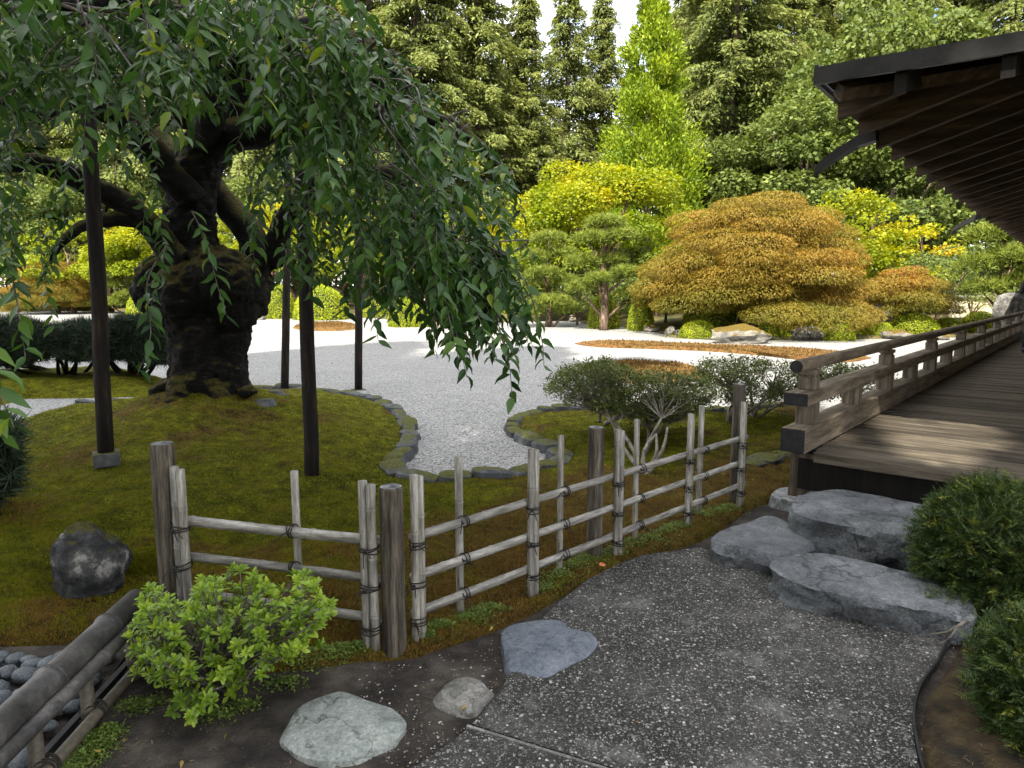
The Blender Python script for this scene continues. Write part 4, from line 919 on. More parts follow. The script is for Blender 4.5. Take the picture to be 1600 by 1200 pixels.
# hip rafter and curved bracket
mb = MB(); mb.tube([(EX + .1 + t, EY + .1 + t, roof_z(EX + .1 + t, EY + .1 + t) - .02) for t in (0, .5, 1, 2, 3)], .07, 4); mb.build('hip_rafter', MAT['rafter'], roof_o)
for sp in (1.45, 8.9):                                           # gutter spouts that curl down
    z0 = roof_z(EX, EY + sp) + .07; y = EY + sp; mb = MB(); prof = [(.05, -.02, .10), (-.10, -.06, .09), (-.26, -.15, .08), (-.38, -.23, .07), (-.43, -.28, .055), (-.44, -.33, .045)]
    vs = []; fs = []
    for dx, dz, h in prof:
        w = .055
        vs += [(EX + dx, y - w, z0 + dz - h), (EX + dx, y + w, z0 + dz - h), (EX + dx, y + w, z0 + dz), (EX + dx, y - w, z0 + dz)]
    for i in range(len(prof) - 1):
        a, b = 4 * i, 4 * i + 4
        for j in range(4): fs.append((a + j, a + (j + 1) % 4, b + (j + 1) % 4, b + j))
    fs += [(3, 2, 1, 0), (len(vs) - 4, len(vs) - 3, len(vs) - 2, len(vs) - 1)]
    mb.add(vs, fs); mb.build('gutter_spout', MAT['copper'], roof_o)
# openings cut into the unseen grove's crowns to place the sun patches
def gp(l, z): return [tuple(gnd(a, b, z)[:2]) for a, b in l]
GAPS = [(gp([(1375, 650), (1490, 650), (1585, 665), (1535, 738), (1430, 728), (1340, 690)], .465), .465),
        (gp([(960, 585), (1330, 560), (1330, 640), (1090, 640), (900, 620)], 0), 0.0)]
_q = [pix(400, -30, 5.0), pix(520, -20, 5.0), pix(600, 70, 4.8), pix(690, 170, 4.8), pix(600, 170, 5.2), pix(430, 110, 5.2)]
GAPS.append(([tuple((p + LDIR * (p.z / -LDIR.z))[:2]) for p in _q], 0.0))
# ------------------------------------------------------------------ generators for distant plants
def shell_points(n, c, r, rng, top=0.0, inner=.75):
    d = rdir(n * 2, rng); d = d[d[:, 2] > -1 + top * 2][:n] if top else d[:n]
    rad = inner + (1.04 - inner) * rng.random(len(d)) ** .6
    return np.asarray(c) + d * rad[:, None] * np.asarray(r), unit(d / np.asarray(r))
def trunk_mesh(name, pts, rad, mat, parent, sides=10, limbs=()):
    mb = MB(); mb.tube(pts, rad, sides)
    for p, r in limbs: mb.tube(p, r, 6)
    return mb.build(name, mat, parent, smooth=True)
def clumps_crown(e, clumps, per, L, asp, mat, rng, down=.3, normal_up=.6, inner=.7, tintf=None, name='crown', jit=.5, core=True, corefac=.62, TV=KITE_V, TF=KITE_F, tvar=.16, tskew=.35):
    """clumps: list of (centre, radii). Leaves on the outside of each clump; leaf tips point outwards and down."""
    Ps, Ds, Ns, Ts = [], [], [], []
    for ci, (c, r) in enumerate(clumps):
        n = int(per * (r[0] * r[1] + r[0] * r[2] + r[1] * r[2]) / 3) + 8
        P, N = shell_points(n, c, r, rng, top=.18, inner=inner)
        D = N * [1, 1, .3] + rng.normal(size=P.shape) * jit; D[:, 2] -= down
        Nn = N * .6 + rng.normal(size=P.shape) * .45; Nn[:, 2] += normal_up
        Ps.append(P); Ds.append(D); Ns.append(Nn)
        t = (tintf(P) if tintf else np.full(len(P), .45)) + rng.normal(size=len(P)) * tvar + rng.normal() * .07
        Ts.append(np.clip(t, 0, 1))
    P = np.concatenate(Ps); D = np.concatenate(Ds); N = np.concatenate(Ns); T = np.concatenate(Ts); n = len(P)
    Ls = L * rng.uniform(.65, 1.25, n); V, F, I = leaves(P, D, N, Ls, Ls * asp, TV, TF)
    o = big(name, V, F, mat, e, tint=T[I])
    return o
def conifer(name, label, H, R, seed, mat, bark, cb=.12, n_br=230, per=80, card=.55, asp=.36, droop=.35, bare=0.0, tintoff=0.0, trunk_r=None, up=.15, ragged=.35, group=None):
    rng = np.random.default_rng(seed); e = thing(name, label, 'tree', group=group)
    tr = trunk_r or H * .013; mb = MB()
    mb.tube([(0, 0, -.5), (0, 0, H * .3), (0, 0, H * .6), (0, 0, H * .85), (0, 0, H)], [tr * 1.15, tr * .9, tr * .6, tr * .3, .03], 12)
    P, D, N, T = [], [], [], []; ga = 2.39996
    for i in range(n_br):
        t = (i + rng.random()) / n_br; tt = t ** .85; z = H * (cb + (1 - cb) * tt)
        L = R * (1 - tt) ** .78 * rng.uniform(1 - ragged, 1 + ragged * .5) + .25
        if tt < .12: L *= rng.uniform(.5, 1)
        az = i * ga + rng.normal() * .3; o = np.array([math.cos(az), math.sin(az), 0]); s = np.array([-o[1], o[0], 0])
        z0 = up * L; k = 9
        dr_ = droop * rng.uniform(.3, 1.6); z += rng.normal() * .35
        q = [np.array([0, 0, z]) + o * (L * u) + np.array([0, 0, z0 * u - dr_ * L * u * u]) for u in np.linspace(0, 1, k)]
        if i % 2 == 0: mb.tube([Vector(a) for a in q[::2]], [max(.012, .02 * L * (1 - j / 5)) * .6 for j in range(len(q[::2]))], 4, cap=False)
        n = int(per * (L / R + .12)); u = .12 + .88 * rng.random(n) ** .75
        base = np.array([0, 0, z]) + o[None] * (L * u)[:, None]; base[:, 2] += z0 * u - dr_ * L * u * u
        lat = rng.normal(size=n) * .17 * L * (1.15 - u) + rng.normal(size=n) * .06
        base += s[None] * lat[:, None]; base[:, 2] -= np.abs(lat) * .3 + rng.random(n) ** 2 * .85
        d = o[None] * .8 + s[None] * (np.sign(lat) * .7)[:, None] + rng.normal(size=(n, 3)) * .3; d[:, 2] -= .35 + .5 * rng.random(n)
        nn = rng.normal(size=(n, 3)) * .45; nn[:, 2] += .9; nn += o[None] * .25
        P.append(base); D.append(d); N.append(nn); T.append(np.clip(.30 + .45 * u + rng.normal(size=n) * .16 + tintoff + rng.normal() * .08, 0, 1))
    P = np.concatenate(P); D = np.concatenate(D); N = np.concatenate(N); T = np.concatenate(T); n = len(P)
    Ls = card * rng.uniform(.55, 1.3, n); V, F, I = leaves(P, D, N, Ls, Ls * asp)
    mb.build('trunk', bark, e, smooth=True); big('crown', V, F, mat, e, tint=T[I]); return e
def limb_set(base, clumps, rng, r0=.12, n=8):
    out = []
    for c, r in clumps[:n]:
        c = Vector(c); b = Vector(base); m = b.lerp(c, .5) + Vector((rng.normal() * .2, rng.normal() * .2, -.1 * (c - b).length)); out.append(([b, m, c], [r0, r0 * .6, r0 * .2]))
    return out
def place(e, px, py, y, rz=None, s=1.0, zoff=0.0):
    """stand a thing so that its base is seen in column px at distance y"""
    d = ray(px, py); x = d[0] / d[1] * y; e.location = (x, y, zat(x, y) + zoff)
    if rz is not None: e.rotation_euler = (0, 0, rz)
    e.scale = (s, s, s) if not hasattr(s, '__len__') else s
    return e
def h_at(py, y): return EYE + ray(800, py)[2] / ray(800, py)[1] * y      # height seen at pixel row py at distance y
def w_at(dpx, y): return dpx / FPX * y

# ------------------------------------------------------------------ the conifer wood behind the garden
fA = conifer('fir_tree', 'tall fir with a thick bare trunk behind the orange dome maple', 44, 7.0, 101, MAT['fir_leaf'], MAT['fir_bark'], cb=.17, n_br=300, per=380, card=.44, droop=.42, trunk_r=.62, tintoff=-.04)
fB = conifer('fir_tree', 'slender fir with a pale bare lower trunk in the sky gap', 29.5, 5.0, 102, MAT['fir_leaf'], MAT['pine_bark'], cb=.27, n_br=200, per=230, card=.40, droop=.38, tintoff=.04, ragged=.5)
fC = conifer('fir_tree', 'broad ragged fir just left of the sky gap', 36, 5.2, 103, MAT['fir_leaf'], MAT['fir_bark'], cb=.10, n_br=300, per=290, card=.42, droop=.34, tintoff=.06, ragged=.65)
place(fA, 1137, 300, 57, .3); place(fB, 886, 250, 66, .9); place(fC, 822, 250, 62, 2.0, s=.8)
firs = [(fC, 745, 60, 1.03, 'fir behind the drooping cherry branches, with the sky gap on its right'),
        (fA, 655, 58, .95, 'dense fir rising above the right shoulder of the cherry'),
        (fC, 585, 60, 1.1, 'fir above the top of the cherry, next to the dense fir'),
        (fA, 500, 62, 1.0, 'dark fir seen over the cherry branches near the top edge'),
        (fB, 938, 69, .98, 'small pointed fir between the slender fir and the golden cypress'),
        (fC, 1080, 66, 1.15, 'tall fir right behind the golden cypress'),
        (fA, 1195, 64, 1.06, 'dark fir right of the thick bare trunk'),
        (fC, 1280, 67, 1.12, 'fir towering over the broad maples, left of the eaves'),
        (fA, 1375, 63, 1.0, 'fir above the front corner of the eaves'),
        (fC, 1470, 66, 1.1, 'fir showing above the dark fascia near the top right'),
        (fA, 1560, 62, 1.0, 'fir at the top right corner above the roof'),
        (fA, 400, 60, .92, 'fir glimpsed through the middle of the cherry crown'),
        (fC, 300, 64, 1.0, 'fir glimpsed behind the main stem of the cherry'),
        (fA, 190, 60, .95, 'fir glimpsed behind the left limbs of the cherry'),
        (fC, 70, 62, 1.0, 'fir glimpsed through the leaves near the left edge'),
        (fA, -40, 58, .9, 'fir at the left edge behind the cherry leaves'),
        (fB, 790, 74, .92, 'thin distant fir in the gap left of the broad ragged fir')]
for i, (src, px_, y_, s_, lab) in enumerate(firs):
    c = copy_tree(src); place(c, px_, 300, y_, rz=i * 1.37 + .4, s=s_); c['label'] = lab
for f in [o for o in COL.objects if o.name.startswith('fir_tree')]: f['group'] = 'firs behind the garden'
# the wood beyond, one mass of foliage
rng = np.random.default_rng(119); n = 70000; pxw = rng.uniform(-250, 1900, n); yw = rng.uniform(76, 92, n)
hw = np.interp(pxw, [-250, 560, 700, 760, 800, 980, 1050, 1900], [33, 33, 31, 25, 19, 18, 28, 32]) * (1 + .22 * vnoise(pxw / 60 + 40, yw * 0 + 3, 55, 1.0) + .1 * vnoise(pxw / 14 + 40, yw * 0 + 9, 56, 1.0))
P = np.stack([(pxw - CXP) / FPX * yw, yw, hw * rng.random(n) ** .8 + 1], 1); D = rng.normal(size=(n, 3)) * .6; D[:, 2] -= .4; N = rng.normal(size=(n, 3)) + [0, -.4, .8]
Lw = rng.uniform(.6, 1.3, n); V, F, I = leaves(P, D, N, Lw, Lw * .45)
tag(big('distant_wood', V, F, MAT['fir_leaf'], tint=np.clip(.35 + .5 * vnoise(P[:, 0] / 2.5 + 50, P[:, 2] / 2 + 50, 57, 1.0) + rng.normal(size=n) * .14, 0, 1)[I]), 'dense evergreen wood behind the garden trees', kind='stuff')
# golden cypress
def cypress(H, R, seed):
    rng = np.random.default_rng(seed); e = thing('golden_cypress', 'bright yellow-green cypress rising in a ragged cone above the maples', 'tree')
    MB().tube([(0, 0, -.5), (0, 0, H * .5), (0, 0, H)], [.35, .22, .03], 10).build('trunk', MAT['fir_bark'], e, smooth=True)
    P, D, N, T = [], [], [], []
    for i in range(400):
        az_ = rng.uniform(0, 6.283)
        t = rng.random() ** 1.35; z = H * (.03 + .95 * t); rr = R * 1.2 * (1 - t) ** .78 * rng.uniform(.42, 1.12) * (1 + .2 * math.sin(t * 31 + az_ * 2) * math.sin(t * 13 + 1)) + .1; az = az_
        o = np.array([math.cos(az), math.sin(az), 0]); c = o * rr + [0, 0, z + .1 * rr]; n = 190
        s = .36 + .62 * (1 - t) * rng.uniform(.6, 1.3)
        p = c + rng.normal(size=(n, 3)) * s * [.42, .42, .62] - o * (rng.random((n, 1)) * rr * .3); d = o[None] * .55 + rng.normal(size=(n, 3)) * .45; d[:, 2] += .75
        nn = o[None] * .9 + rng.normal(size=(n, 3)) * .5; P.append(p); D.append(d); N.append(nn); T.append(np.clip(.5 + rng.normal(size=n) * .17 + rng.normal() * .14, 0, 1))
    P = np.concatenate(P); D = np.concatenate(D); N = np.concatenate(N); T = np.concatenate(T); Ls = .27 * rng.uniform(.6, 1.3, len(P))
    V, F, I = leaves(P, D, N, Ls, Ls * .42); big('crown', V, F, MAT['cypress_leaf'], e, tint=T[I]); return e
cyp = cypress(h_at(-8, 48), w_at(92, 48), 120); place(cyp, 1012, 300, 48)

# broad-leaved maples at the foot of the wood
def broadleaf(name, label, W, H, base, seed, mat, leafL, n_cl=46, per=150, asp=.85, flat=.62, clr=(.14, .24), trunk=True, bark='fir_bark', group=None, tintf=None, down=.25, hollow=.72, tvar=.16, normal_up=.7):
    rng = np.random.default_rng(seed); e = thing(name, label, 'tree', group=group); cl = []
    for i in range(n_cl):
        d = rdir(1, rng)[0]; d[2] = abs(d[2]) * 1.15 - .35; d /= np.linalg.norm(d); s = hollow + (1 - hollow) * rng.random()
        c = np.array([d[0] * W / 2 * s, d[1] * W / 2 * s, base + (H - base) * (.42 + .52 * d[2] * s)]); r = W * rng.uniform(*clr) * .62
        cl.append((c, (r, r, r * flat)))
    if trunk: trunk_mesh('trunk', [(0, 0, -.4), (.1, 0, H * .3), (0, .1, H * .6)], [W * .035, W * .025, W * .012], MAT[bark], e, limbs=limb_set((.08, 0, H * .25), cl, rng, W * .014, 10))
    clumps_crown(e, cl, per, leafL, asp, mat, rng, down=down, tintf=(lambda P: tintf(P, W, H)) if tintf else None, tvar=tvar, normal_up=normal_up); return e
bm1 = broadleaf('broadleaf_maple', 'big green maple filling the slope behind the gold maples', 13, 15, 1.0, 130, MAT['maple_green'], .30, n_cl=60, per=230); place(bm1, 1270, 300, 49)
bm2 = broadleaf('broadleaf_maple', 'green maple hanging over the orange dome, next to the thick bare trunk', 10.5, 11.5, .5, 131, MAT['maple_green'], .28, n_cl=46, per=230); place(bm2, 1395, 300, 45)
grp = 'green maples behind the garden'
for i, (src, px_, y_, s_, lab) in enumerate([(bm1, 1365, 53, (1.1, 1.1, 1.5), 'tall green maple reaching up to the front corner of the eaves'), (bm2, 1490, 46, 1.0, 'green maple half hidden by the underside of the eaves'),
                                  (bm1, 1560, 52, 1.0, 'green maple behind the right-hand pine'), (bm1, 1235, 58, (1, 1, 1.35), 'green maple between the thick bare trunk and the taller maples'),
                                  (bm2, 620, 52, .9, 'green maple seen between the props under the cherry'), (bm1, 470, 56, .8, 'green maple behind the cherry, between trunk and props'),
                                  (bm2, 330, 54, .9, 'green maple straight behind the cherry trunk'), (bm1, 130, 57, .85, 'green maple behind the left prop'), (bm2, 20, 54, .95, 'green maple at the left edge above the orange maple'), (bm2, 780, 54, .75, 'green maple behind the hanging tips of the cherry')]):
    c = copy_tree(src); place(c, px_, 300, y_, rz=1.1 * i + .5, s=s_); c['label'] = lab
for o in COL.objects:
    if o.name.startswith('broadleaf_maple'): o['group'] = grp
# gold maples (greener low down, orange in the top shoots)
def gold(P, W, H):
    n = vnoise(P[:, 0] + 30, P[:, 1] + P[:, 2] * .7 + 30, 40, .9); return .08 + .42 * np.clip(P[:, 2] / H, 0, 1) ** 1.8 + .5 * n
gm = broadleaf('gold_maple', 'large yellow-green maple with gold shoots below the golden cypress', w_at(245, 37), h_at(238, 37) - .4, .6, 140, MAT['maple_gold'], .17, n_cl=80, per=560, flat=.62, clr=(.10, .27), tintf=gold, bark='pine_bark', tvar=.09); place(gm, 945, 300, 37)
gm2 = broadleaf('gold_maple', 'bright yellow maple behind the right shoulder of the orange dome', w_at(165, 32), h_at(292, 32) - .3, .6, 141, MAT['maple_gold'], .15, n_cl=46, per=560, flat=.5, tintf=lambda P, W, H: gold(P, W, H) - .02, bark='pine_bark', tvar=.09); place(gm2, 1340, 300, 32)
gm3 = broadleaf('gold_maple', 'orange-yellow maple spreading over the small orange maple', w_at(150, 31), h_at(338, 31) - .3, .5, 142, MAT['maple_gold'], .15, n_cl=36, per=560, flat=.42, tintf=lambda P, W, H: gold(P, W, H) + .16, bark='pine_bark', tvar=.09); place(gm3, 1440, 300, 31)
c = copy_tree(gm); place(c, 240, 300, 46, rz=2.0, s=(.95, .95, .8)); c['label'] = 'yellow-green maple behind the cherry, left of its stem'
c = copy_tree(gm); place(c, 420, 300, 47, rz=3.3, s=(.9, .9, .85)); c['label'] = 'yellow-green maple behind the cherry, right of its stem'
c = copy_tree(gm2); place(c, 560, 300, 45, rz=1.0, s=1.05); c['label'] = 'yellow maple behind the prop on the gravel'
c = copy_tree(gm); place(c, 720, 300, 45, rz=4.3, s=(.8, .8, .8)); c['label'] = 'yellow-green maple behind the right half of the cherry'
c = copy_tree(gm2); place(c, 100, 300, 47, rz=2.6, s=1.1); c['label'] = 'yellow maple above the orange maple at the left'
for o in COL.objects:
    if o.name.startswith('gold_maple'): o['group'] = 'gold maples'
# laceleaf maples: layered drooping domes
def laceleaf(name, label, W, H, seed, mat, leafL=.13, per=900, tiers=6, group=None, lift=.25):
    rng = np.random.default_rng(seed); e = thing(name, label, 'tree', group=group); cl = []; R = W / 2
    for t in range(tiers):
        f = t / (tiers - 1); z = H * (.16 + .76 * f); rr = R * math.sqrt(max(.02, 1 - (f * .97) ** 1.9)); n = max(3, int(13 * rr / R + 1))
        for i in range(n):
            a = 6.283 * (i + rng.random() * .7) / n; q = rr * rng.uniform(.70, .88)
            r = R * rng.uniform(.26, .40) * (.65 + .35 * rr / R)
            cl.append((np.array([math.cos(a) * q, math.sin(a) * q, z + rng.normal() * .085 * H * (1 - .6 * f) - lift * r * .2]), (r, r, r * rng.uniform(.27, .38))))
            if rr > R * .5 and i % 2 == 0: cl.append((np.array([math.cos(a) * q * .5, math.sin(a) * q * .5, z + .06 * H]), (r, r, r * .4)))
    trunk_mesh('trunk', [(0, 0, -.2), (.15, 0, H * .3), (0, .1, H * .55)], [W * .028, W * .022, W * .012], MAT['twig'], e, limbs=limb_set((.1, 0, H * .28), cl[::3], rng, W * .011, 12))
    def tf(P): return .42 + .30 * (P[:, 2] / H - .45) + .5 * vnoise(P[:, 0] + 20, P[:, 1] + P[:, 2] + 20, seed, .8)
    clumps_crown(e, cl, per, leafL, .40, mat, rng, down=.55, normal_up=.9, inner=.80, tintf=tf, jit=.4, tvar=.06, TV=TRI_V, TF=TRI_F); return e
lm = laceleaf('laceleaf_maple', 'big orange laceleaf maple pruned into a layered dome', w_at(322, 26.5), h_at(302, 26.5) - .35, 150, MAT['maple_orange'], .10, per=2900, tiers=8); place(lm, 1180, 300, 26.5)
lm2 = laceleaf('laceleaf_maple', 'small orange laceleaf maple right of the big dome', w_at(150, 27), h_at(417, 27) - .75, 151, MAT['maple_orange'], .095, per=3200, tiers=4); place(lm2, 1418, 300, 27, zoff=.45)
lm3 = copy_tree(lm); place(lm3, 75, 300, 47, rz=2.2, s=(.72, .72, .72)); lm3['label'] = 'orange laceleaf maple at the far left beyond the gravel'
for o in (lm, lm2, lm3): o['group'] = 'orange laceleaf maples'

# garden pines with cloud-pruned pads
def needle_tufts(P, N, rng, L, blades=9, spread=.75, w=.03):
    n = len(P); P2 = np.repeat(P, blades, 0); D = np.repeat(N, blades, 0) + rng.normal(size=(n * blades, 3)) * spread
    Ls = L * rng.uniform(.7, 1.2, n * blades); return leaves(P2, D, rng.normal(size=(n * blades, 3)), Ls, Ls * w, TRI_V, TRI_F)
def pine(name, label, H, pads, seed, mat, bark, tuftL=.22, per=260, blades=9, lean=(0, 0), group=None, rad=.16, w=.16, cat='tree'):
    """pads: (dx, dy, z, rx, rz)"""
    rng = np.random.default_rng(seed); e = thing(name, label, cat, group=group)
    tp = [Vector((lean[0] * t + .06 * math.sin(t * 7), lean[1] * t + .05 * math.cos(t * 6), -.2 + (H * .95 + .2) * t)) for t in np.linspace(0, 1, 9)]
    mb = MB(); mb.tube(tp, [rad * (1 - .8 * t) for t in np.linspace(0, 1, 9)], 10); Vs, Fs, Ts = [], [], []; off = 0
    for dx, dy, z, rx, rzz in pads:
        c = Vector((dx, dy, z)); b = tp[min(8, max(0, int(z / H * 8) - 1))]; mb.tube([b, b.lerp(c, .5) + Vector((0, 0, -.05)), c + Vector((0, 0, -rzz * .4))], [rad * .45, rad * .3, rad * .12], 6)
        n = int(per * rx * rx) + 40; d = rdir(n, rng); d[:, 2] = np.where(d[:, 2] < -.25, -d[:, 2], d[:, 2])
        P = np.array(c) + d * [rx, rx, rzz] * rng.uniform(.55, 1.0, (n, 1)); N = unit(d * [.6, .6, .4] + [0, 0, .8])
        V, F, I = needle_tufts(P, N, rng, tuftL, blades, w=w); Vs.append(V); Fs.append(F + off); off += len(V)
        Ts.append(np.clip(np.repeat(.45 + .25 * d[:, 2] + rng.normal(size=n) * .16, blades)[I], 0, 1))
    mb.build('trunk', bark, e, smooth=True); big('crown', np.concatenate(Vs), np.concatenate(Fs), mat, e, tint=np.concatenate(Ts)); return e
D_ = 28.5; hp = h_at(335, D_) - .3; k_ = w_at(1, D_)
p1 = pine('garden_pine', 'cloud-pruned pine with visible trunk left of the orange dome', hp, [(0, 0, hp * .95, 32 * k_, 14 * k_), (-22 * k_, -.2, hp * .80, 32 * k_, 15 * k_), (22 * k_, -.2, hp * .83, 30 * k_, 15 * k_), (-32 * k_, 0, hp * .60, 30 * k_, 15 * k_), (10 * k_, .3, hp * .62, 28 * k_, 14 * k_),
      (32 * k_, -.3, hp * .50, 26 * k_, 14 * k_), (-30 * k_, .2, hp * .37, 30 * k_, 15 * k_), (36 * k_, .2, hp * .30, 24 * k_, 13 * k_), (-12 * k_, -.6, hp * .45, 22 * k_, 12 * k_), (20 * k_, .5, hp * .9, 24 * k_, 12 * k_)], 160, MAT['pine_leaf'], MAT['pine_bark'], rad=.2, per=360); place(p1, 946, 300, D_)
p2 = pine('garden_pine', 'dense garden pine between the cherry tips and the cloud-pruned pine', hp * .95, [(0, 0, hp * .84, 30 * k_, 16 * k_), (-22 * k_, 0, hp * .66, 32 * k_, 16 * k_), (20 * k_, 0, hp * .7, 30 * k_, 16 * k_), (-8 * k_, -.4, hp * .5, 34 * k_, 16 * k_), (26 * k_, 0, hp * .42, 30 * k_, 16 * k_), (-30 * k_, .2, hp * .36, 34 * k_, 16 * k_), (4 * k_, -.5, hp * .22, 36 * k_, 17 * k_), (30 * k_, -.3, hp * .16, 26 * k_, 14 * k_), (-34 * k_, -.3, hp * .14, 30 * k_, 14 * k_)],
      161, MAT['pine_leaf'], MAT['pine_bark'], rad=.18, per=380); place(p2, 858, 300, 31)
D2 = 24.0; k2 = w_at(1, D2); h2 = h_at(318, D2) - .3
p3 = pine('garden_pine', 'soft green pine under the end of the eaves at the right edge', h2, [(0, 0, h2 * .95, 34 * k2, 24 * k2), (-24 * k2, 0, h2 * .78, 36 * k2, 22 * k2), (28 * k2, 0, h2 * .8, 36 * k2, 22 * k2), (-36 * k2, 0, h2 * .56, 34 * k2, 22 * k2), (0, -.4, h2 * .62, 36 * k2, 22 * k2), (34 * k2, 0, h2 * .55, 34 * k2, 20 * k2), (-30 * k2, -.2, h2 * .38, 34 * k2, 18 * k2), (10 * k2, -.2, h2 * .42, 32 * k2, 18 * k2)],
      162, MAT['pine_leaf'], MAT['pine_bark'], rad=.16, per=420); place(p3, 1578, 300, D2)
for i, (px_, y_, s_, lab) in enumerate([(190, 44, 1.1, 'pale green pine between the left prop and the cherry trunk'), (350, 44, 1.0, 'green pine seen under the right fork of the cherry')]):
    c = copy_tree(p2); place(c, px_, 300, y_, rz=i + .5, s=s_); c['label'] = lab
for o in COL.objects:
    if o.name.startswith('garden_pine'): o['group'] = 'garden pines'
# round clipped conifer at the right
rng = np.random.default_rng(170)
tp_ = broadleaf('clipped_tree', 'rounded dark green clipped tree above the cream wall', w_at(112, 28.5), h_at(390, 28.5) - .4, .9, 171, MAT['maple_green'], .10, n_cl=30, per=900, flat=.55, bark='pine_bark'); place(tp_, 1478, 300, 28.5)

# leafy shrubs filling the back of the beds
sh0 = broadleaf('leafy_shrub', 'leafy green shrub behind the cloud-pruned pine', 4.2, 3.4, .1, 175, MAT['maple_green'], .13, n_cl=34, per=700, flat=.6, trunk=True, bark='pine_bark', group='leafy shrubs at the back of the beds'); place(sh0, 905, 300, 36)
for i, (px_, y_, s_, lab) in enumerate([(1030, 34, .9, 'leafy shrub between the pine and the orange dome'), (1545, 33, 1.0, 'leafy shrub behind the right-hand pine'), (1600, 32, 1.1, 'leafy shrub at the right edge under the eaves'), (1500, 36, 1.0, 'leafy shrub behind the clipped tree'), (1390, 33, .9, 'leafy shrub behind the small orange maple'),
      (830, 42, 1.2, 'leafy shrub behind the last cherry leaves'), (760, 46, 1.3, 'leafy shrub in the gap under the right cherry branches'), (690, 47, 1.3, 'leafy shrub behind the stone lantern'), (610, 48, 1.4, 'leafy shrub behind the twin azaleas'), (530, 48, 1.4, 'leafy shrub between the two rear props'), (455, 48, 1.3, 'leafy shrub behind the clipped azalea next to the trunk'),
      (290, 48, 1.4, 'leafy shrub behind the cherry trunk'), (160, 50, 1.3, 'leafy shrub behind the smooth round azalea'), (10, 50, 1.4, 'leafy shrub at the left edge beyond the gravel'), (980, 40, 1.3, 'leafy shrub under the large yellow-green maple'), (870, 40, 1.4, 'leafy shrub behind the dense garden pine'), (905, 32, .5, 'low leafy shrub between the two garden pines'), (968, 33, .5, 'low leafy shrub right behind the cloud-pruned pine'), (1045, 30, .5, 'low leafy shrub behind the upright bright azalea'), (825, 36, .6, 'low leafy shrub left of the dense garden pine')]):
    c = copy_tree(sh0); place(c, px_, 300, y_, rz=i * 2.1, s=s_); c['label'] = lab
# clipped azalea mounds
def mound_mesh(seed, n=9000, leaf=.055):
    rng = np.random.default_rng(seed); d = rdir(int(n * 1.6), rng); d = d[d[:, 2] > -.25][:n]; n = len(d)
    bump = 1 + .05 * vnoise(d[:, 0] * 3 + 9, d[:, 1] * 3 + d[:, 2] * 2 + 9, seed, 1.3) + .05 * vnoise(d[:, 0] * 8 + 9, d[:, 1] * 8 + d[:, 2] * 5 + 9, seed + 1, 1.0)
    P = d * (bump * rng.uniform(.95, 1.02, n))[:, None]; D = d * .35 + rng.normal(size=d.shape) * .7; D[:, 2] += .3
    Ls = leaf * rng.uniform(.6, 1.3, n); V, F, I = leaves(P, D, d + rng.normal(size=d.shape) * .3, Ls, Ls * .6)
    T = np.clip(.5 + .8 * vnoise(d[:, 0] * 3 + 9, d[:, 1] * 3 + d[:, 2] * 3 + 9, seed + 2, 1.5) + rng.normal(size=n) * .17, 0, 1)
    me = bpy.data.meshes.new('foliage'); set_mesh(me, V, F); a = me.attributes.new('tint', 'FLOAT', 'POINT'); a.data.foreach_set('value', T[I].astype(np.float32)); me.materials.append(MAT['clipped_leaf'])
    bm = bmesh.new(); bmesh.ops.create_icosphere(bm, subdivisions=3, radius=.93); mc = bpy.data.meshes.new('branches'); bm.to_mesh(mc); bm.free(); mc.materials.append(MAT['core'])  # solid dark ball standing in for the shaded inside, no modelled branches
    return me, mc
MOUNDS = [mound_mesh(180 + i) for i in range(3)]
def mound(px, py_base, wpx, hpx, label, i=0, y=None, green=False):
    p = gz(px, py_base) if y is None else None
    y = y or p.y; w = w_at(wpx, y) / 2; h = w_at(hpx, y); x = ray(px, py_base)[0] / ray(px, py_base)[1] * y
    zb = h_at(py_base, y) if p is not None else zat(x, y + w * .5)
    if p is None: h = max(.3, h_at(py_base - hpx, y + w * .5) - zb)
    e = thing('clipped_shrub', label, 'shrub', (x, y + w * .5, zb), i * 1.7, group='clipped azalea mounds')
    for me, nm in zip(MOUNDS[i % 3], ('foliage', 'branches')):  # the second mesh is the dark filler core
        o = bpy.data.objects.new(nm, me); link(o, e); o.scale = (w, w * .9, h * .92); o.location = (0, 0, h * .06)
    return e
mound(121, 484, 52, 36, 'smooth round clipped azalea left of the left prop', 0)
mound(60, 484, 50, 26, 'low clipped azalea under the orange maple at the left edge', 1)
mound(432, 498, 56, 52, 'clipped azalea just right of the cherry trunk', 1)
mound(496, 500, 84, 54, 'wide clipped azalea between the two rear props', 2)
mound(583, 496, 48, 32, 'clipped azalea right of the prop on the gravel', 0)
mound(628, 511, 52, 46, 'left half of the twin azaleas beside the stone lantern', 1)
mound(657, 511, 40, 38, 'right half of the twin azaleas beside the stone lantern', 2)
mound(330, 500, 80, 40, 'clipped azalea hidden mostly behind the cherry trunk', 2)
mound(222, 494, 60, 40, 'clipped azalea between the left prop and the cherry trunk', 0)
mound(972, 500, 38, 36, 'small clipped azalea in front of the cloud-pruned pine', 0)
mound(1003, 517, 46, 52, 'upright bright azalea at the left foot of the orange dome', 1)
mound(1094, 529, 60, 28, 'low gold-green azalea dome beside the large mossy rock', 2)
mound(1216, 529, 56, 36, 'dark clipped azalea right of the large mossy rock', 0)
mound(1309, 532, 70, 32, 'bright round azalea right of the dark rock', 1)
mound(1357, 527, 34, 26, 'small yellowish azalea right of the bright round one', 2)
mound(1384, 528, 34, 24, 'small azalea left of the wide yellow-green mounds', 0)
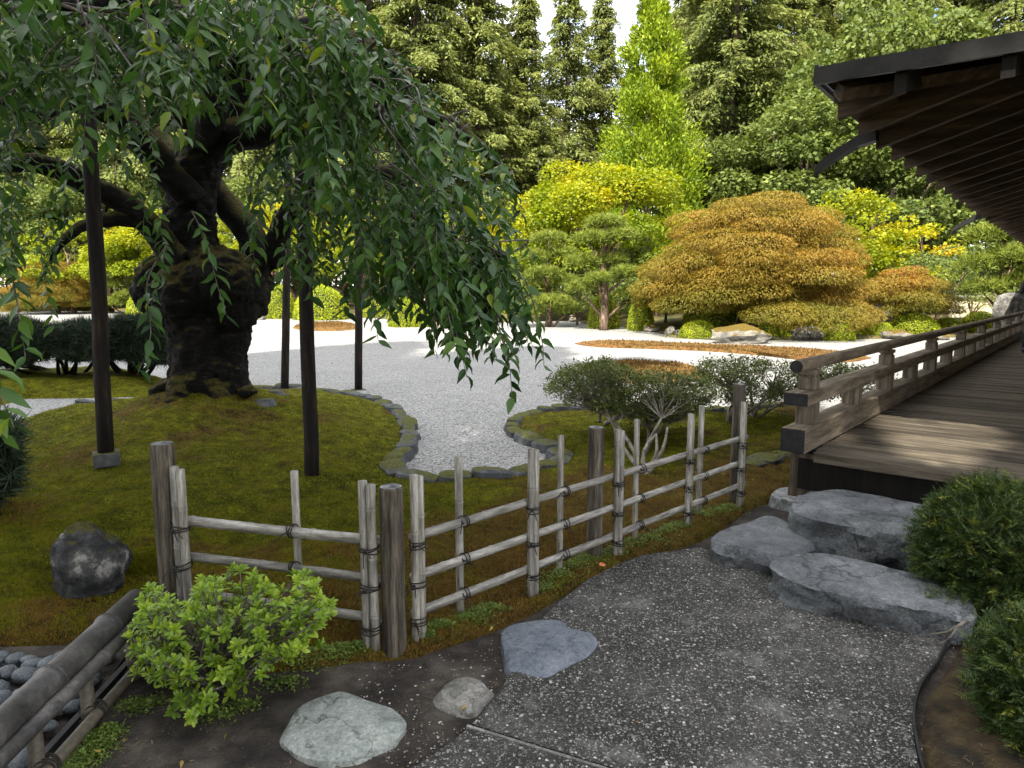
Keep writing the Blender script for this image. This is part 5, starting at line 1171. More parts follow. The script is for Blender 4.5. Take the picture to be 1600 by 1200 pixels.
mound(1436, 524, 84, 34, 'widest yellow-green azalea mound behind the railing', 1)
mound(1488, 523, 56, 26, 'yellow-green azalea mound right of the widest one', 2)
mound(1250, 506, 90, 40, 'dark azalea under the skirt of the orange dome', 1, y=27.5)
mound(1130, 506, 110, 44, 'azalea in the shade under the left of the orange dome', 2, y=27.5)
mound(1330, 512, 70, 36, 'azalea behind the bright round one, below the yellow maple', 0, y=27.0)
mound(945, 494, 54, 36, 'low pine-green mound at the foot of the cloud-pruned pine', 1, y=29.5)
mound(720, 500, 80, 30, 'clipped azalea behind the hanging cherry tips', 2, y=44)
mound(795, 498, 76, 34, 'clipped azalea at the far edge below the last cherry leaves', 0, y=40)
mound(1540, 516, 60, 30, 'clipped azalea seen above the railing near the boulder', 2, y=26)

# ------------------------------------------------------------------ rocks, islets, lantern, wall at the far side
def far_rock(px, py, wpx, hpx, mat, seed, label, y=None, flat=.5):
    p = gz(px, py); y = y or p.y; w = w_at(wpx, y) / 2; h = w_at(hpx, y)
    o = rock('garden_rock', ((ray(px, py)[0] / ray(px, py)[1]) * y, y + w * .4, h_at(py, y) + h * .38), (w, w * .8, h * .66), mat, seed, sub=4, rough=.16, flat=.7, angular=.6)
    return tag(o, label, 'rock', 'rocks along the gravel')
far_rock(1160, 537, 96, 28, MAT['far_rock'], 201, 'large flat rock capped with orange moss at the gravel edge')
far_rock(1265, 532, 52, 22, MAT['far_dark_rock'], 202, 'dark rounded rock between two clipped azaleas')
far_rock(1406, 530, 48, 15, MAT['far_rock'], 203, 'low mossy rock in front of the widest azalea mound')
far_rock(1020, 519, 26, 12, MAT['far_rock'], 204, 'small mossy rock at the foot of the upright bright azalea')
far_rock(1048, 524, 18, 15, MAT['far_dark_rock'], 205, 'small grey rock left of the gold-green azalea dome')
far_rock(1060, 527, 14, 12, MAT['far_dark_rock'], 206, 'tiny grey rock touching the gold-green azalea dome')
far_rock(897, 503, 20, 11, MAT['far_rock'], 207, 'small pale rock in front of the garden pines')
far_rock(1375, 512, 48, 38, MAT['far_rock'], 208, 'rough hollowed rock under the small orange maple', y=26.2)
far_rock(1470, 531, 40, 11, MAT['far_rock'], 209, 'low rock glimpsed through the railing')
far_rock(1582, 504, 56, 46, MAT['far_dark_rock'], 210, 'tall upright grey boulder at the right edge above the railing', y=22)
far_rock(930, 506, 46, 6, MAT['far_rock'], 211, 'flat pale stone at the gravel edge below the garden pines')
far_rock(404, 500, 24, 10, MAT['far_rock'], 212, 'pale rock at the gravel edge close to the cherry trunk')
far_rock(63, 485, 14, 18, MAT['far_rock'], 213, 'little upright mossy rock left of the smooth round azalea')
far_rock(690, 513, 30, 10, MAT['far_rock'], 214, 'brown rock right of the twin azaleas')
MAT['dry_tuft'] = leaf_mat('dry_moss_tuft', [(0, (.06, .05, .012)), (.5, (.15, .085, .03)), (1, (.28, .17, .06))], transl=.15, rough=.9, spec=.1)
def islet(px_list, h, label, rim=False):
    pts = [gz(a, b) for a, b in px_list]; zc = sum(p.z for p in pts) / len(pts)
    C = catmull([Vector((p.x, p.y, 0)) for p in pts], per=8); c = sum(C, Vector()) / len(C); n = len(C); vs = []; fs = []; R = 9
    for i in range(R + 1):
        s = 1 - i / (R + .4)
        for p in C:
            q = c + (p - c) * s; z = float(zg(q.y)) - .03 + (h + .03) * min(1, (1 - s) * 5) ** .6 + .03 * fbm(Vector((q.x, q.y, 0)) * 2, 4)
            vs.append((q.x, q.y, z if i else float(zg(q.y)) - .05))
    for i in range(R):
        for k in range(n): fs.append((i * n + k, i * n + (k + 1) % n, (i + 1) * n + (k + 1) % n, (i + 1) * n + k))
    fs.append(tuple(R * n + k for k in range(n)))
    mb = MB(); mb.add(vs, fs); o = mb.build('moss_islet', MAT['dry_moss'], smooth=True); tag(o, kind='structure')
    rg = np.random.default_rng(len(vs)); va = np.array(vs[n:]); pk = va[rg.integers(0, len(va), 9000)]; pk = pk + (np.array(c)[None] * [1, 1, 0] + [0, 0, 0] - pk * [1, 1, 0]) * rg.random((9000, 1)) * .12
    Lb = rg.uniform(.03, .08, 9000); V, F, I = leaves(pk, rg.normal(size=(9000, 3)) * .6 + [0, 0, 1], rg.normal(size=(9000, 3)), Lb, Lb * .5, TRI_V, TRI_F)
    tag(big('moss_tufts', V, F, MAT['dry_tuft'], o, tint=rg.random(9000)[I]), kind='stuff'); return o
islet([(888, 536), (930, 533), (1010, 537), (1120, 541), (1220, 545), (1320, 551), (1376, 560), (1330, 568), (1270, 565), (1190, 556), (1100, 549), (1000, 545), (920, 542)], .09, 'long')
islet([(893, 580), (920, 571), (980, 567), (1040, 569), (1095, 578), (1118, 588), (1080, 598), (1000, 600), (930, 594)], .10, 'round')
islet([(455, 512), (480, 506), (530, 505), (566, 511), (540, 517), (480, 517)], .12, 'left')
D_ = gz(668, 509).y + 1.2; kx = w_at(1, D_)
ln = thing('stone_lantern', 'small stone lantern between azaleas beyond the gravel', 'lantern', pix(671, 505, D_))
def lathe(mb, prof, sides, z0=0):
    vs = []; fs = []
    for r, z in prof:
        for k in range(sides): a = 6.2832 * (k + .5) / sides; vs.append((r * math.cos(a), r * math.sin(a), z))
    for i in range(len(prof) - 1):
        for k in range(sides): fs.append((i * sides + k, i * sides + (k + 1) % sides, (i + 1) * sides + (k + 1) % sides, (i + 1) * sides + k))
    fs.append(tuple(range((len(prof) - 1) * sides, len(prof) * sides))); mb.add(vs, fs)
mb = MB(); lathe(mb, [(8 * kx, 0), (8 * kx, 4 * kx), (4 * kx, 6 * kx), (3.4 * kx, 20 * kx), (6.5 * kx, 23 * kx), (6.5 * kx, 26 * kx)], 6); mb.build('pedestal', MAT['lantern'], ln)
mb = MB()
for sx in (-1, 1):
    for sy in (-1, 1): mb.box((sx * 3.6 * kx - .9 * kx, sy * 3.6 * kx - .9 * kx, 26 * kx), (sx * 3.6 * kx + .9 * kx, sy * 3.6 * kx + .9 * kx, 35 * kx))
mb.box((-2.2 * kx, -2.2 * kx, 26.2 * kx), (2.2 * kx, 2.2 * kx, 34.8 * kx)); mb.build('fire_box', MAT['lantern'], ln)
mb = MB(); lathe(mb, [(8.5 * kx, 35 * kx), (9 * kx, 36.5 * kx), (4 * kx, 41 * kx), (1.5 * kx, 43 * kx)], 6); mb.build('roof', MAT['lantern'], ln)
mb = MB(); lathe(mb, [(1.2 * kx, 43 * kx), (2.2 * kx, 45 * kx), (.2 * kx, 48.5 * kx)], 8); mb.build('finial', MAT['lantern'], ln)
wl = thing('garden_wall', 'cream plaster wall glimpsed behind the clipped tree on the right', 'wall', (0, 0, 0)); wl.location = pix(1530, 505, 31)
a = pix(1480, 505, 31.5) - wl.location; b = pix(1640, 507, 30.5) - wl.location; d = (b - a).normalized(); nn = Vector((-d.y, d.x, 0)) * .12; hgt = w_at(40, 31)
mb = MB(); mb.add([p + o_ + Vector((0, 0, z)) for p in (a, b) for o_ in (-nn, nn) for z in (-.5, hgt)], [(0, 4, 5, 1), (2, 3, 7, 6), (1, 5, 7, 3), (0, 1, 3, 2), (4, 6, 7, 5)]); mb.build('wall_face', MAT['plaster'], wl)
mb = MB(); mb.add([p + o_ * 2.2 + Vector((0, 0, z)) for p in (a, b) for o_ in (-nn, nn) for z in (hgt + .003, hgt + .12)], [(0, 4, 5, 1), (2, 3, 7, 6), (1, 5, 7, 3), (0, 1, 3, 2), (4, 6, 7, 5), (0, 2, 6, 4)]); mb.build('coping', MAT['far_dark_rock'], wl)
# bare little tree before the wall
bt = thing('young_tree', 'small thin-branched tree in front of the cream wall', 'tree', pix(1517, 503, 29)); rnd = random.Random(4); mb = MB()
for i in range(7):
    a = rnd.uniform(0, 6.28); s = rnd.uniform(.3, .8); mb.tube([(0, 0, -.1), (math.cos(a) * s * .2, math.sin(a) * s * .2, .45), (math.cos(a) * s, math.sin(a) * s, rnd.uniform(.9, 1.2))], [.05, .03, .012], 6)
mb.build('trunk', MAT['pine_bark'], bt)
rng = np.random.default_rng(77); n = 900; P = rng.normal(size=(n, 3)) * [.55, .4, .28] + [.3, 0, 1.05]; V, F, I = leaves(P, rng.normal(size=(n, 3)), rng.normal(size=(n, 3)) + [0, 0, .8], .10, .06); big('crown', V, F, MAT['maple_green'], bt, tint=np.clip(.7 + rng.normal(size=n) * .2, 0, 1)[I])
# ------------------------------------------------------------------ the weeping cherry
cherry = thing('weeping_cherry', 'old weeping cherry with swollen mossy trunk and drooping leafy branches', 'tree', (TRUNK.x, TRUNK.y, .3))
def lp(l): return [(pix(a, b, y), r) for a, b, y, r in l]
TY = TRUNK.y
bmk = bmesh.new()
def blob(c, r, sub=3):
    m = Matrix.Translation(c) @ Matrix.Diagonal((*r, 1)); bmesh.ops.create_icosphere(bmk, subdivisions=sub, radius=1, matrix=m)
def bmtube(pts, rad, sides=20):
    mb = MB(); mb.tube(pts, rad, sides)
    vs = [bmk.verts.new(v) for v in mb.v]
    for f in mb.f: bmk.faces.new([vs[i] for i in f])
k8 = TY / FPX                                                    # metres per pixel at the trunk
tb = [pix(318, 660, TY), pix(318, 628, TY), pix(318, 600, TY), pix(317, 560, TY), pix(316, 520, TY), pix(314, 470, TY), pix(308, 430, TY)]
bmtube(tb, [66 * k8, 58 * k8, 52 * k8, 50 * k8, 52 * k8, 58 * k8, 50 * k8], 28)
bmtube([pix(352, 640, TY - .05), pix(352, 560, TY - .02), pix(358, 500, TY)], [38 * k8, 32 * k8, 34 * k8], 20)
for a, b, dy_, rx, rz_ in [(255, 438, -.05, 46, 42), (290, 460, -.25, 56, 46), (350, 440, -.2, 60, 52), (388, 462, .05, 34, 44), (370, 490, -.1, 38, 34), (240, 460, .15, 34, 30), (320, 415, .1, 54, 40), (280, 410, .1, 40, 34), (300, 490, .0, 62, 40), (400, 440, .25, 30, 34), (430, 400, .25, 26, 24), (388, 612, -.25, 16, 12), (262, 622, -.1, 22, 14)]:
    blob(pix(a, b, TY + dy_), (rx * k8 * .92, rx * k8 * .82, rz_ * k8 * .94))
bmtube([pix(305, 430, TY), pix(303, 390, TY), pix(297, 340, TY), pix(302, 290, TY), pix(318, 245, TY), pix(330, 210, TY)], [42 * k8, 38 * k8, 35 * k8, 34 * k8, 33 * k8, 30 * k8], 20)
for a in range(6):                                                # root flare
    an = a * 1.05 + .3; d = Vector((math.cos(an), math.sin(an) , 0)); c0 = tb[1]
    bmtube([c0 + Vector((0, 0, .18)) + d * .3, c0 + d * .52 + Vector((0, 0, -.02)), c0 + d * .85 + Vector((0, 0, -.18))], [.16, .10, .04], 10)
me = bpy.data.meshes.new('trunk'); bmk.to_mesh(me); bmk.free(); me.materials.append(MAT['bark'])
tro = bpy.data.objects.new('trunk', me); link(tro, cherry); offs(tro)
md = tro.modifiers.new('join', 'REMESH'); md.mode = 'VOXEL'; md.voxel_size = .028; md.use_smooth_shade = True
md = tro.modifiers.new('soft', 'SMOOTH'); md.iterations = 2; md.factor = .5
tx = bpy.data.textures.new('bark_lumps', 'CLOUDS'); tx.noise_scale = .22; tx.noise_depth = 4
md = tro.modifiers.new('lumps', 'DISPLACE'); md.texture = tx; md.strength = .16; md.mid_level = .5; md.texture_coords = 'GLOBAL'
tx2 = bpy.data.textures.new('bark_ridges', 'CLOUDS'); tx2.noise_scale = .07; tx2.noise_depth = 3
md = tro.modifiers.new('ridges', 'DISPLACE'); md.texture = tx2; md.strength = .06; md.mid_level = .5; md.texture_coords = 'GLOBAL'
LIMBS = [
 [(300, 310, 7.4, .17), (260, 262, 7.2, .15), (215, 215, 7.0, .14), (160, 168, 6.8, .13), (100, 160, 6.4, .10), (40, 175, 6, .09), (0, 150, 5.6, .08), (-60, 160, 5.2, .06)],
 [(285, 405, 7.3, .16), (240, 365, 7.2, .13), (190, 320, 7, .12), (140, 290, 6.8, .11), (95, 265, 6.5, .10), (40, 250, 6.2, .08), (-20, 262, 6, .06)],
 [(230, 352, 7.1, .10), (190, 343, 7, .08), (150, 348, 6.8, .065), (105, 370, 6.5, .045), (70, 420, 6.3, .02)],
 [(392, 440, 7.7, .19), (393, 375, 7.7, .16), (362, 328, 7.8, .15), (328, 292, 7.9, .14), (282, 250, 8, .13), (235, 200, 8.2, .1), (190, 120, 8.4, .06)],
 [(330, 218, 7.4, .2), (400, 203, 7, .15), (475, 188, 6.6, .13), (540, 180, 6.2, .10), (600, 173, 5.8, .08), (650, 176, 5.4, .065), (705, 195, 5.1, .05), (750, 228, 4.9, .035), (795, 275, 4.7, .018)],
 [(425, 405, 7.5, .14), (455, 330, 7.1, .10), (500, 282, 6.6, .08), (545, 268, 6.2, .065), (585, 258, 5.9, .045), (640, 300, 5.4, .04), (690, 378, 5.1, .04), (735, 392, 4.8, .035), (790, 400, 4.6, .02)],
 [(330, 215, 7.4, .2), (300, 120, 7, .15), (225, 60, 6.6, .10), (120, 22, 6, .07), (20, 10, 5.4, .04)],
 [(330, 212, 7.4, .18), (420, 100, 6.9, .12), (520, 58, 6.4, .08), (590, 85, 6.0, .05), (640, 130, 5.7, .025)],
 [(322, 215, 7.3, .16), (335, 130, 6, .1), (325, 50, 4.9, .07), (240, 10, 4.1, .05), (90, 5, 3.4, .03)],
 [(335, 130, 6, .09), (420, 60, 5.2, .06), (500, 40, 4.6, .04), (560, 90, 4.3, .025), (600, 160, 4.2, .012)],
 [(240, 172, 7.3, .13), (300, 178, 7.3, .15), (340, 200, 7.4, .16)],
]
limb_pts = []
for L in LIMBS:
    P = lp(L); c = catmull([p for p, _ in P], per=6, closed=False); rr = [np.interp(i / 6, range(len(P)), [r for _, r in P]) for i in range(len(c))]
    mb = MB(); mb.tube([p + Vector((fbm(p * 2.3, 3), fbm(p * 2.3 + Vector((9, 0, 0)), 3), fbm(p * 2.3 + Vector((0, 9, 0)), 3))) * min(.05, rr[i] * .6) for i, p in enumerate(c)], rr, 12, jit=.05)
    o = mb.build('limb', MAT['bark'], cherry, smooth=True, world_space=True); limb_pts += [(p, r) for p, r in zip(c, rr)]
LPA = np.array([p[:] for p, _ in limb_pts])
# cascades of twigs and leaves
rn = random.Random(99)
def in_poly(x, y, poly):
    ins = False
    for i in range(len(poly)):
        (x1, y1), (x2, y2) = poly[i], poly[(i + 1) % len(poly)]
        if (y1 > y) != (y2 > y) and x < x1 + (y - y1) * (x2 - x1) / (y2 - y1): ins = not ins
    return ins
UP = [(-60, -60), (500, -60), (545, 40), (600, 95), (668, 150), (705, 205), (755, 262), (790, 318), (780, 360), (690, 330), (600, 300), (520, 240), (430, 180), (330, 120), (200, 95), (100, 130), (-60, 150)]
casc = []
def sample(poly, n, lens, yr, bias=1.0):
    xs_ = [p[0] for p in poly]; ys_ = [p[1] for p in poly]; k = 0
    while k < n:
        x = rn.uniform(min(xs_), max(xs_)); y = rn.uniform(min(ys_), max(ys_))
        if in_poly(x, y, poly):
            casc.append((x, y, rn.uniform(*yr), rn.uniform(*lens))); k += 1
sample(UP, 290, (.22, .5), (3.4, 6.6))
sample([(-60, -60), (480, -60), (560, 60), (640, 140), (560, 200), (300, 130), (-60, 140)], 80, (.25, .45), (3.0, 4.6))
sample([(-40, 150), (130, 150), (130, 260), (-40, 280)], 24, (.5, .95), (4.2, 6.2))                       # long strands at the left edge
sample([(140, 200), (250, 190), (250, 290), (150, 300)], 9, (.3, .5), (4.4, 6.4))
sample([(400, 220), (560, 250), (560, 330), (420, 320)], 18, (.35, .7), (4.0, 6.0))
sample([(540, 260), (700, 300), (745, 330), (755, 400), (680, 400), (550, 360)], 52, (.45, .8), (3.7, 5.4))
sample([(640, 340), (755, 360), (765, 420), (650, 420)], 24, (.35, .6), (3.7, 4.8))
strands = [(700, 400, 730, 590, 3.7), (715, 420, 715, 560, 3.8), (782, 430, 800, 628, 3.6), (822, 440, 850, 572, 3.7), (810, 430, 826, 545, 3.9), (640, 400, 655, 500, 3.9), (610, 400, 585, 490, 4.0), (300, 330, 356, 498, 3.5), (262, 380, 215, 585, 3.4), (255, 395, 235, 500, 3.8),
           (10, 400, 40, 560, 3.0), (-12, 540, 22, 668, 2.15), (-30, 560, 8, 690, 2.2), (60, 330, 85, 510, 4.6), (20, 300, 30, 470, 4.3), (110, 330, 70, 440, 4.8), (470, 380, 485, 470, 3.9), (440, 380, 430, 455, 3.9), (400, 250, 402, 440, 4.4), (560, 380, 545, 440, 4.2), (750, 420, 762, 540, 4.0), (415, 300, 395, 380, 4.2), (215, 300, 225, 380, 4.6), (240, 280, 262, 400, 4.5)]
LPos, LDir, LNrm, LLen, LTint = [], [], [], [], []
for li in (4, 7, 9, 5):                                           # shoots straight from the outer limbs
    Pl_ = LIMBS[li]
    for _ in range(26):
        t = rn.uniform(1.6, len(Pl_) - 1.01); i_ = int(t); f_ = t - i_; q_ = [Pl_[i_][c] * (1 - f_) + Pl_[i_ + 1][c] * f_ for c in range(3)]
        casc.append((q_[0] + rn.gauss(0, 6), q_[1] - rn.uniform(0, 10), q_[2] + rn.gauss(0, .12), rn.uniform(.22, .5)))
tw = MB()
def strand(P, density=.029, lmin=.07, lmax=.132):
    """leaves alternate along the hanging twig P (list of points, top to bottom)"""
    C = catmull(P, per=5, closed=False); d = 0; acc = 0; side = 1
    tw.tube(C, [.0042 - .0028 * i / (len(C) - 1) for i in range(len(C))], 4, cap=False)
    yaw = rn.uniform(0, 6.28)
    tot = sum((C[i + 1] - C[i]).length for i in range(len(C) - 1)); run = 0; tone = rn.gauss(0, .1)
    for i in range(len(C) - 1):
        seg = C[i + 1] - C[i]; L = seg.length; t = seg.normalized()
        while acc < L:
            p = C[i] + t * acc; fr = (run + acc) / tot; side = -side; yaw += 0.35
            h = Vector((math.cos(yaw) * side, math.sin(yaw) * side, 0)) + Vector((rn.gauss(0, .35), rn.gauss(0, .35), 0))
            dirv = h.normalized() * rn.uniform(.5, 1.1) + t * .35 + Vector((0, 0, -rn.uniform(.05, .75))); nrm = Vector((rn.gauss(0, .6), rn.gauss(0, .6) - .35, .8)) + h * .5
            LPos.append(p[:]); LDir.append(dirv[:]); LNrm.append(nrm[:]); LLen.append(rn.triangular(lmin * .7, lmax * 1.08, lmax * .85) * (1.05 - .35 * abs(fr - .55))); LTint.append(min(1, max(0, .42 + tone + rn.gauss(0, .20) + (.5 if rn.random() < .015 else 0))))
            acc += density * rn.uniform(.7, 1.4)
        acc -= L; run += L
for (x, y, dep, ln_) in casc:
    p0 = pix(x, y, dep); out = Vector((p0.x - TRUNK.x, p0.y - TRUNK.y, 0)).normalized()
    o_ = out * rn.uniform(.1, .75) * ln_ + Vector((rn.gauss(0, .16), rn.gauss(0, .16), 0))
    p1 = p0 + o_ * .5 + Vector((0, 0, -ln_ * .35)); p2 = p0 + o_ + Vector((0, 0, -ln_))
    yv_ = (p2.y * SP + (p2.z - EYE) * CP) / (p2.y * CP - (p2.z - EYE) * SP); v_ = CYP - yv_ * FPX
    if (115 < x < 430 and v_ > 225 and rn.random() < .68) or (x <= 115 and v_ > 400 and rn.random() < .3): continue
    if rn.random() < .4:                                          # the twig arches over from its limb
        j = int(np.argmin(((LPA - np.array(p0[:])) ** 2).sum(1))); q = limb_pts[j][0]; dq = (q - p0).length
        if dq < 2.2: tw.tube(catmull([q, q.lerp(p0, rn.uniform(.35, .65)) + Vector((rn.gauss(0, .12), rn.gauss(0, .12), .06 + rn.random() * .16 * dq)), p0], per=4, closed=False), [.010, .009, .008, .007, .006, .0055, .005, .0045, .004], 5, cap=False)
    strand([p0 - o_ * .25 + Vector((0, 0, .04)), p0, p1, p2])
for (x0, y0, x1, y1, dep) in strands:
    a = pix(x0, y0, dep); b = pix(x1, y1, dep - .1); strand([a, a.lerp(b, .35) + Vector((rn.gauss(0, .04), 0, .03)), a.lerp(b, .7) + Vector((rn.gauss(0, .02), 0, 0)), b], density=.030, lmin=.08, lmax=.125)
LPos = np.array(LPos); LDir = np.array(LDir); LNrm = np.array(LNrm); LLen = np.array(LLen); LTint = np.array(LTint)
tag(tw.build('twigs', MAT['twig'], cherry, smooth=True, world_space=True), kind='stuff')
def split_leaves(parent, P, D, N, L, asp, T, mat, name, base, nbig=300, TV=LEAF_V, TF=LEAF_F3, stuffname='leaves'):
    """the nbig leaves that show largest become objects of their own, the rest one mesh"""
    P = np.asarray(P); r = P - np.array([0, 0, EYE]); dep = r[:, 1] * CP - r[:, 2] * SP; upv = r[:, 1] * SP + r[:, 2] * CP
    u = r[:, 0] / np.maximum(dep, .1) * FPX + CXP; v = CYP - upv / np.maximum(dep, .1) * FPX
    size = np.where((dep > .3) & (u > 5) & (u < 1595) & (v > 5) & (v < 1195), L / np.maximum(dep, .1), 0)
    idx = np.argsort(-size); bigs = idx[:nbig]; rest = idx[nbig:]
    cr = np.random.default_rng(5).normal(1.2, 1.1, len(rest)); V, F, I = leaves(P[rest], D[rest], N[rest], L[rest], L[rest] * asp * np.random.default_rng(6).uniform(.8, 1.15, len(rest)), TV, TF, curl=cr)
    o = big(stuffname, V, F, mat, parent, tint=T[rest][I], smooth=True, world_space=True); tag(o, kind='stuff')
    protos = []
    for t in (.2, .35, .45, .55, .7, .95):
        me = bpy.data.meshes.new(name); set_mesh(me, TV * [1, asp, 1], TF); me.materials.append(mat); me.polygons.foreach_set('use_smooth', [True] * len(TF))
        at = me.attributes.new('tint', 'FLOAT', 'POINT'); at.data.foreach_set('value', np.full(len(TV), t, dtype=np.float32)); protos.append((t, me))
    inv = None
    for i in bigs:
        d = Vector(D[i]).normalized(); n = Vector(N[i]); n = (n - d * n.dot(d)).normalized(); s = n.cross(d); l = float(L[i])
        me = min(protos, key=lambda q: abs(q[0] - T[i]))[1]; c = bpy.data.objects.new(name, me); link(c, parent)
        if inv is None: offs(c); inv = c.matrix_parent_inverse.copy()
        else: c.matrix_parent_inverse = inv
        c.matrix_basis = Matrix(((d.x * l, s.x * l, n.x * l, P[i][0]), (d.y * l, s.y * l, n.y * l, P[i][1]), (d.z * l, s.z * l, n.z * l, P[i][2]), (0, 0, 0, 1)))
crown = bpy.data.objects.new('crown', None); link(crown, cherry); offs(crown)
split_leaves(crown, LPos, LDir, LNrm, LLen, .40, LTint, MAT['cherry_leaf'], 'leaf', None, stuffname='leaf_mass')
print('cherry leaves', len(LPos))

# ------------------------------------------------------------------ bright azalea in the left foreground
azb = gnd(345, 1075, 0.0); az = thing('azalea_bush', 'fresh green azalea bush in front of the left fence section', 'shrub', (azb.x, azb.y, 0))
rng = np.random.default_rng(400); rn = random.Random(12); mb = MB(); P, D, N, L, T = [], [], [], [], []
tips = []
AZ_V = np.array([(0, 0, 0), (.22, .20, .03), (.56, .5, .05), (.86, .34, .0), (1, 0, -.06), (.86, -.34, .0), (.56, -.5, .05), (.22, -.20, .03), (.22, 0, 0), (.56, 0, 0), (.86, 0, -.03)], float)
AZ_SIL = [(192, 985), (230, 915), (280, 925), (330, 900), (385, 880), (430, 925), (470, 885), (520, 950), (505, 1010), (440, 1030), (400, 1060), (380, 1085), (300, 1128), (255, 1110), (262, 1075), (205, 1065)]
while len(tips) < 340:
    x = rn.uniform(188, 522); y = rn.uniform(878, 1132)
    if in_poly(x, y, AZ_SIL):
        dep = azb.y + rn.uniform(-.26, .26) - (y - 880) / 250 * .12
        q = pix(x, y, dep)
        if q.z > .02: tips.append(q)
for i, q in enumerate(tips):
    b = Vector((azb.x + rn.uniform(-.06, .06), azb.y + rn.uniform(-.05, .05), 0.0)); m = b.lerp(q, .55) + Vector((rn.gauss(0, .04), rn.gauss(0, .04), .03))
    mb.tube([b, m, q], [.004, .003, .0018], 4, cap=False)
    ax = ((q - m).normalized() * .6 + Vector((rn.gauss(0, .25), rn.gauss(0, .25) - .15, .8))).normalized(); tone = rn.gauss(.5, .12) + .25 * (q.z - .25)
    ref = ax.cross(Vector((.3, .8, .1))).normalized(); ref2 = ax.cross(ref)
    for ring, (nl, el, off) in enumerate([(rn.randint(5, 7), .35, -.006), (rn.randint(5, 7), .75, .002), (rn.randint(3, 4), 1.2, .008)]):
        for k in range(nl):
            a = 6.283 * k / nl + ring * .6 + rn.gauss(0, .35); h = ref * math.cos(a) + ref2 * math.sin(a); d = h * math.cos(el) + ax * math.sin(el + rn.gauss(0, .28))
            P.append((q + ax * off)[:]); D.append(d[:]); N.append((ax - h * .2)[:]); L.append(rn.uniform(.020, .046) * (1 - .15 * ring)); T.append(tone + rn.gauss(0, .12) + .10 * ring)
    for s in range(3):                                           # single leaves along the shoot
        p = m.lerp(q, rn.uniform(.4, .95)); P.append(p[:]); D.append((rn.gauss(0, 1), rn.gauss(0, 1), rn.gauss(.1, .4))); N.append((rn.gauss(0, .4), rn.gauss(0, .4), 1)); L.append(rn.uniform(.022, .036)); T.append(tone - .2 + rn.gauss(0, .1))
mb.build('stems', MAT['twig'], az, world_space=True)
fol = bpy.data.objects.new('foliage', None); link(fol, az); offs(fol)
split_leaves(fol, np.array(P), np.array(D), np.array(N), np.array(L), .38, np.clip(np.array(T), 0, 1), MAT['azalea_leaf'], 'leaf', None, nbig=300, TV=AZ_V, stuffname='leaf_mass')

# ------------------------------------------------------------------ two open azaleas on the moss behind the fence
def open_azalea(label, trunks, sil, dep0, ddep, seed, ntips, name='open_azalea'):
    rn = random.Random(seed); e = thing(name, label, 'shrub', trunks[0], group='open azaleas on the moss'); mb = MB(); P, D, N, L, T = [], [], [], [], []
    xs_ = [p[0] for p in sil]; ys_ = [p[1] for p in sil]; tips = []
    while len(tips) < ntips:
        x = rn.uniform(min(xs_), max(xs_)); y = rn.uniform(min(ys_), max(ys_))
        if in_poly(x, y, sil): tips.append(pix(x, y, dep0 + rn.uniform(-ddep, ddep)))
    hubs = []
    for t in trunks:
        for j in range(4):
            q = rn.choice(tips); h = t.lerp(q, .5) + Vector((rn.gauss(0, .05), rn.gauss(0, .05), .08)); mm = t.lerp(h, .5) + Vector((rn.gauss(0, .05), rn.gauss(0, .05), .02)); mb.tube(catmull([t + Vector((0, 0, -.03)), mm, h], per=3, closed=False), [.024, .022, .02, .017, .015, .013, .011], 6); hubs.append(h)
    for q in tips:
        h = min(hubs, key=lambda a: (a - q).length); m = h.lerp(q, .5) + Vector((rn.gauss(0, .05), rn.gauss(0, .05), rn.gauss(0, .03))); mb.tube([h, m, q], [.008, .005, .002], 4, cap=False)
        tone = rn.gauss(.45, .16)
        for k in range(46):
            o_ = Vector((rn.gauss(0, .05), rn.gauss(0, .05), rn.gauss(0, .03))); P.append((q + o_)[:]); D.append((rn.gauss(0, .8), rn.gauss(0, .8), rn.uniform(-.1, 1.1))); N.append((rn.gauss(0, .5), rn.gauss(0, .5), 1)); L.append(rn.uniform(.026, .05)); T.append(tone + rn.gauss(0, .15))
    mb.build('stems', MAT['pale_twig'], e, smooth=True, world_space=True)
    V, F, I = leaves(np.array(P), np.array(D), np.array(N), np.array(L), np.array(L) * .42); big('foliage', V, F, MAT['dull_azalea_leaf'], e, tint=np.clip(np.array(T), 0, 1)[I], world_space=True); return e
t1 = gnd(935, 664, .08); t2 = gnd(1008, 742, .08); t3 = gnd(1138, 664, .08)
open_azalea('spreading dull green azalea left of the two behind the fence', [t1, t2, gnd(1000, 720, .08)], [(858, 612), (868, 580), (905, 572), (950, 562), (995, 580), (1050, 586), (1105, 592), (1120, 622), (1085, 650), (1030, 660), (985, 655), (930, 640), (890, 628)], 7.0, .55, 31, 430)
open_azalea('airy azalea between the fence end and the railing post', [t3, gnd(1175, 655, .08)], [(1075, 560), (1130, 562), (1180, 556), (1240, 570), (1300, 568), (1400, 585), (1405, 605), (1290, 622), (1200, 640), (1140, 638), (1110, 610)], 8.0, .6, 32, 300)

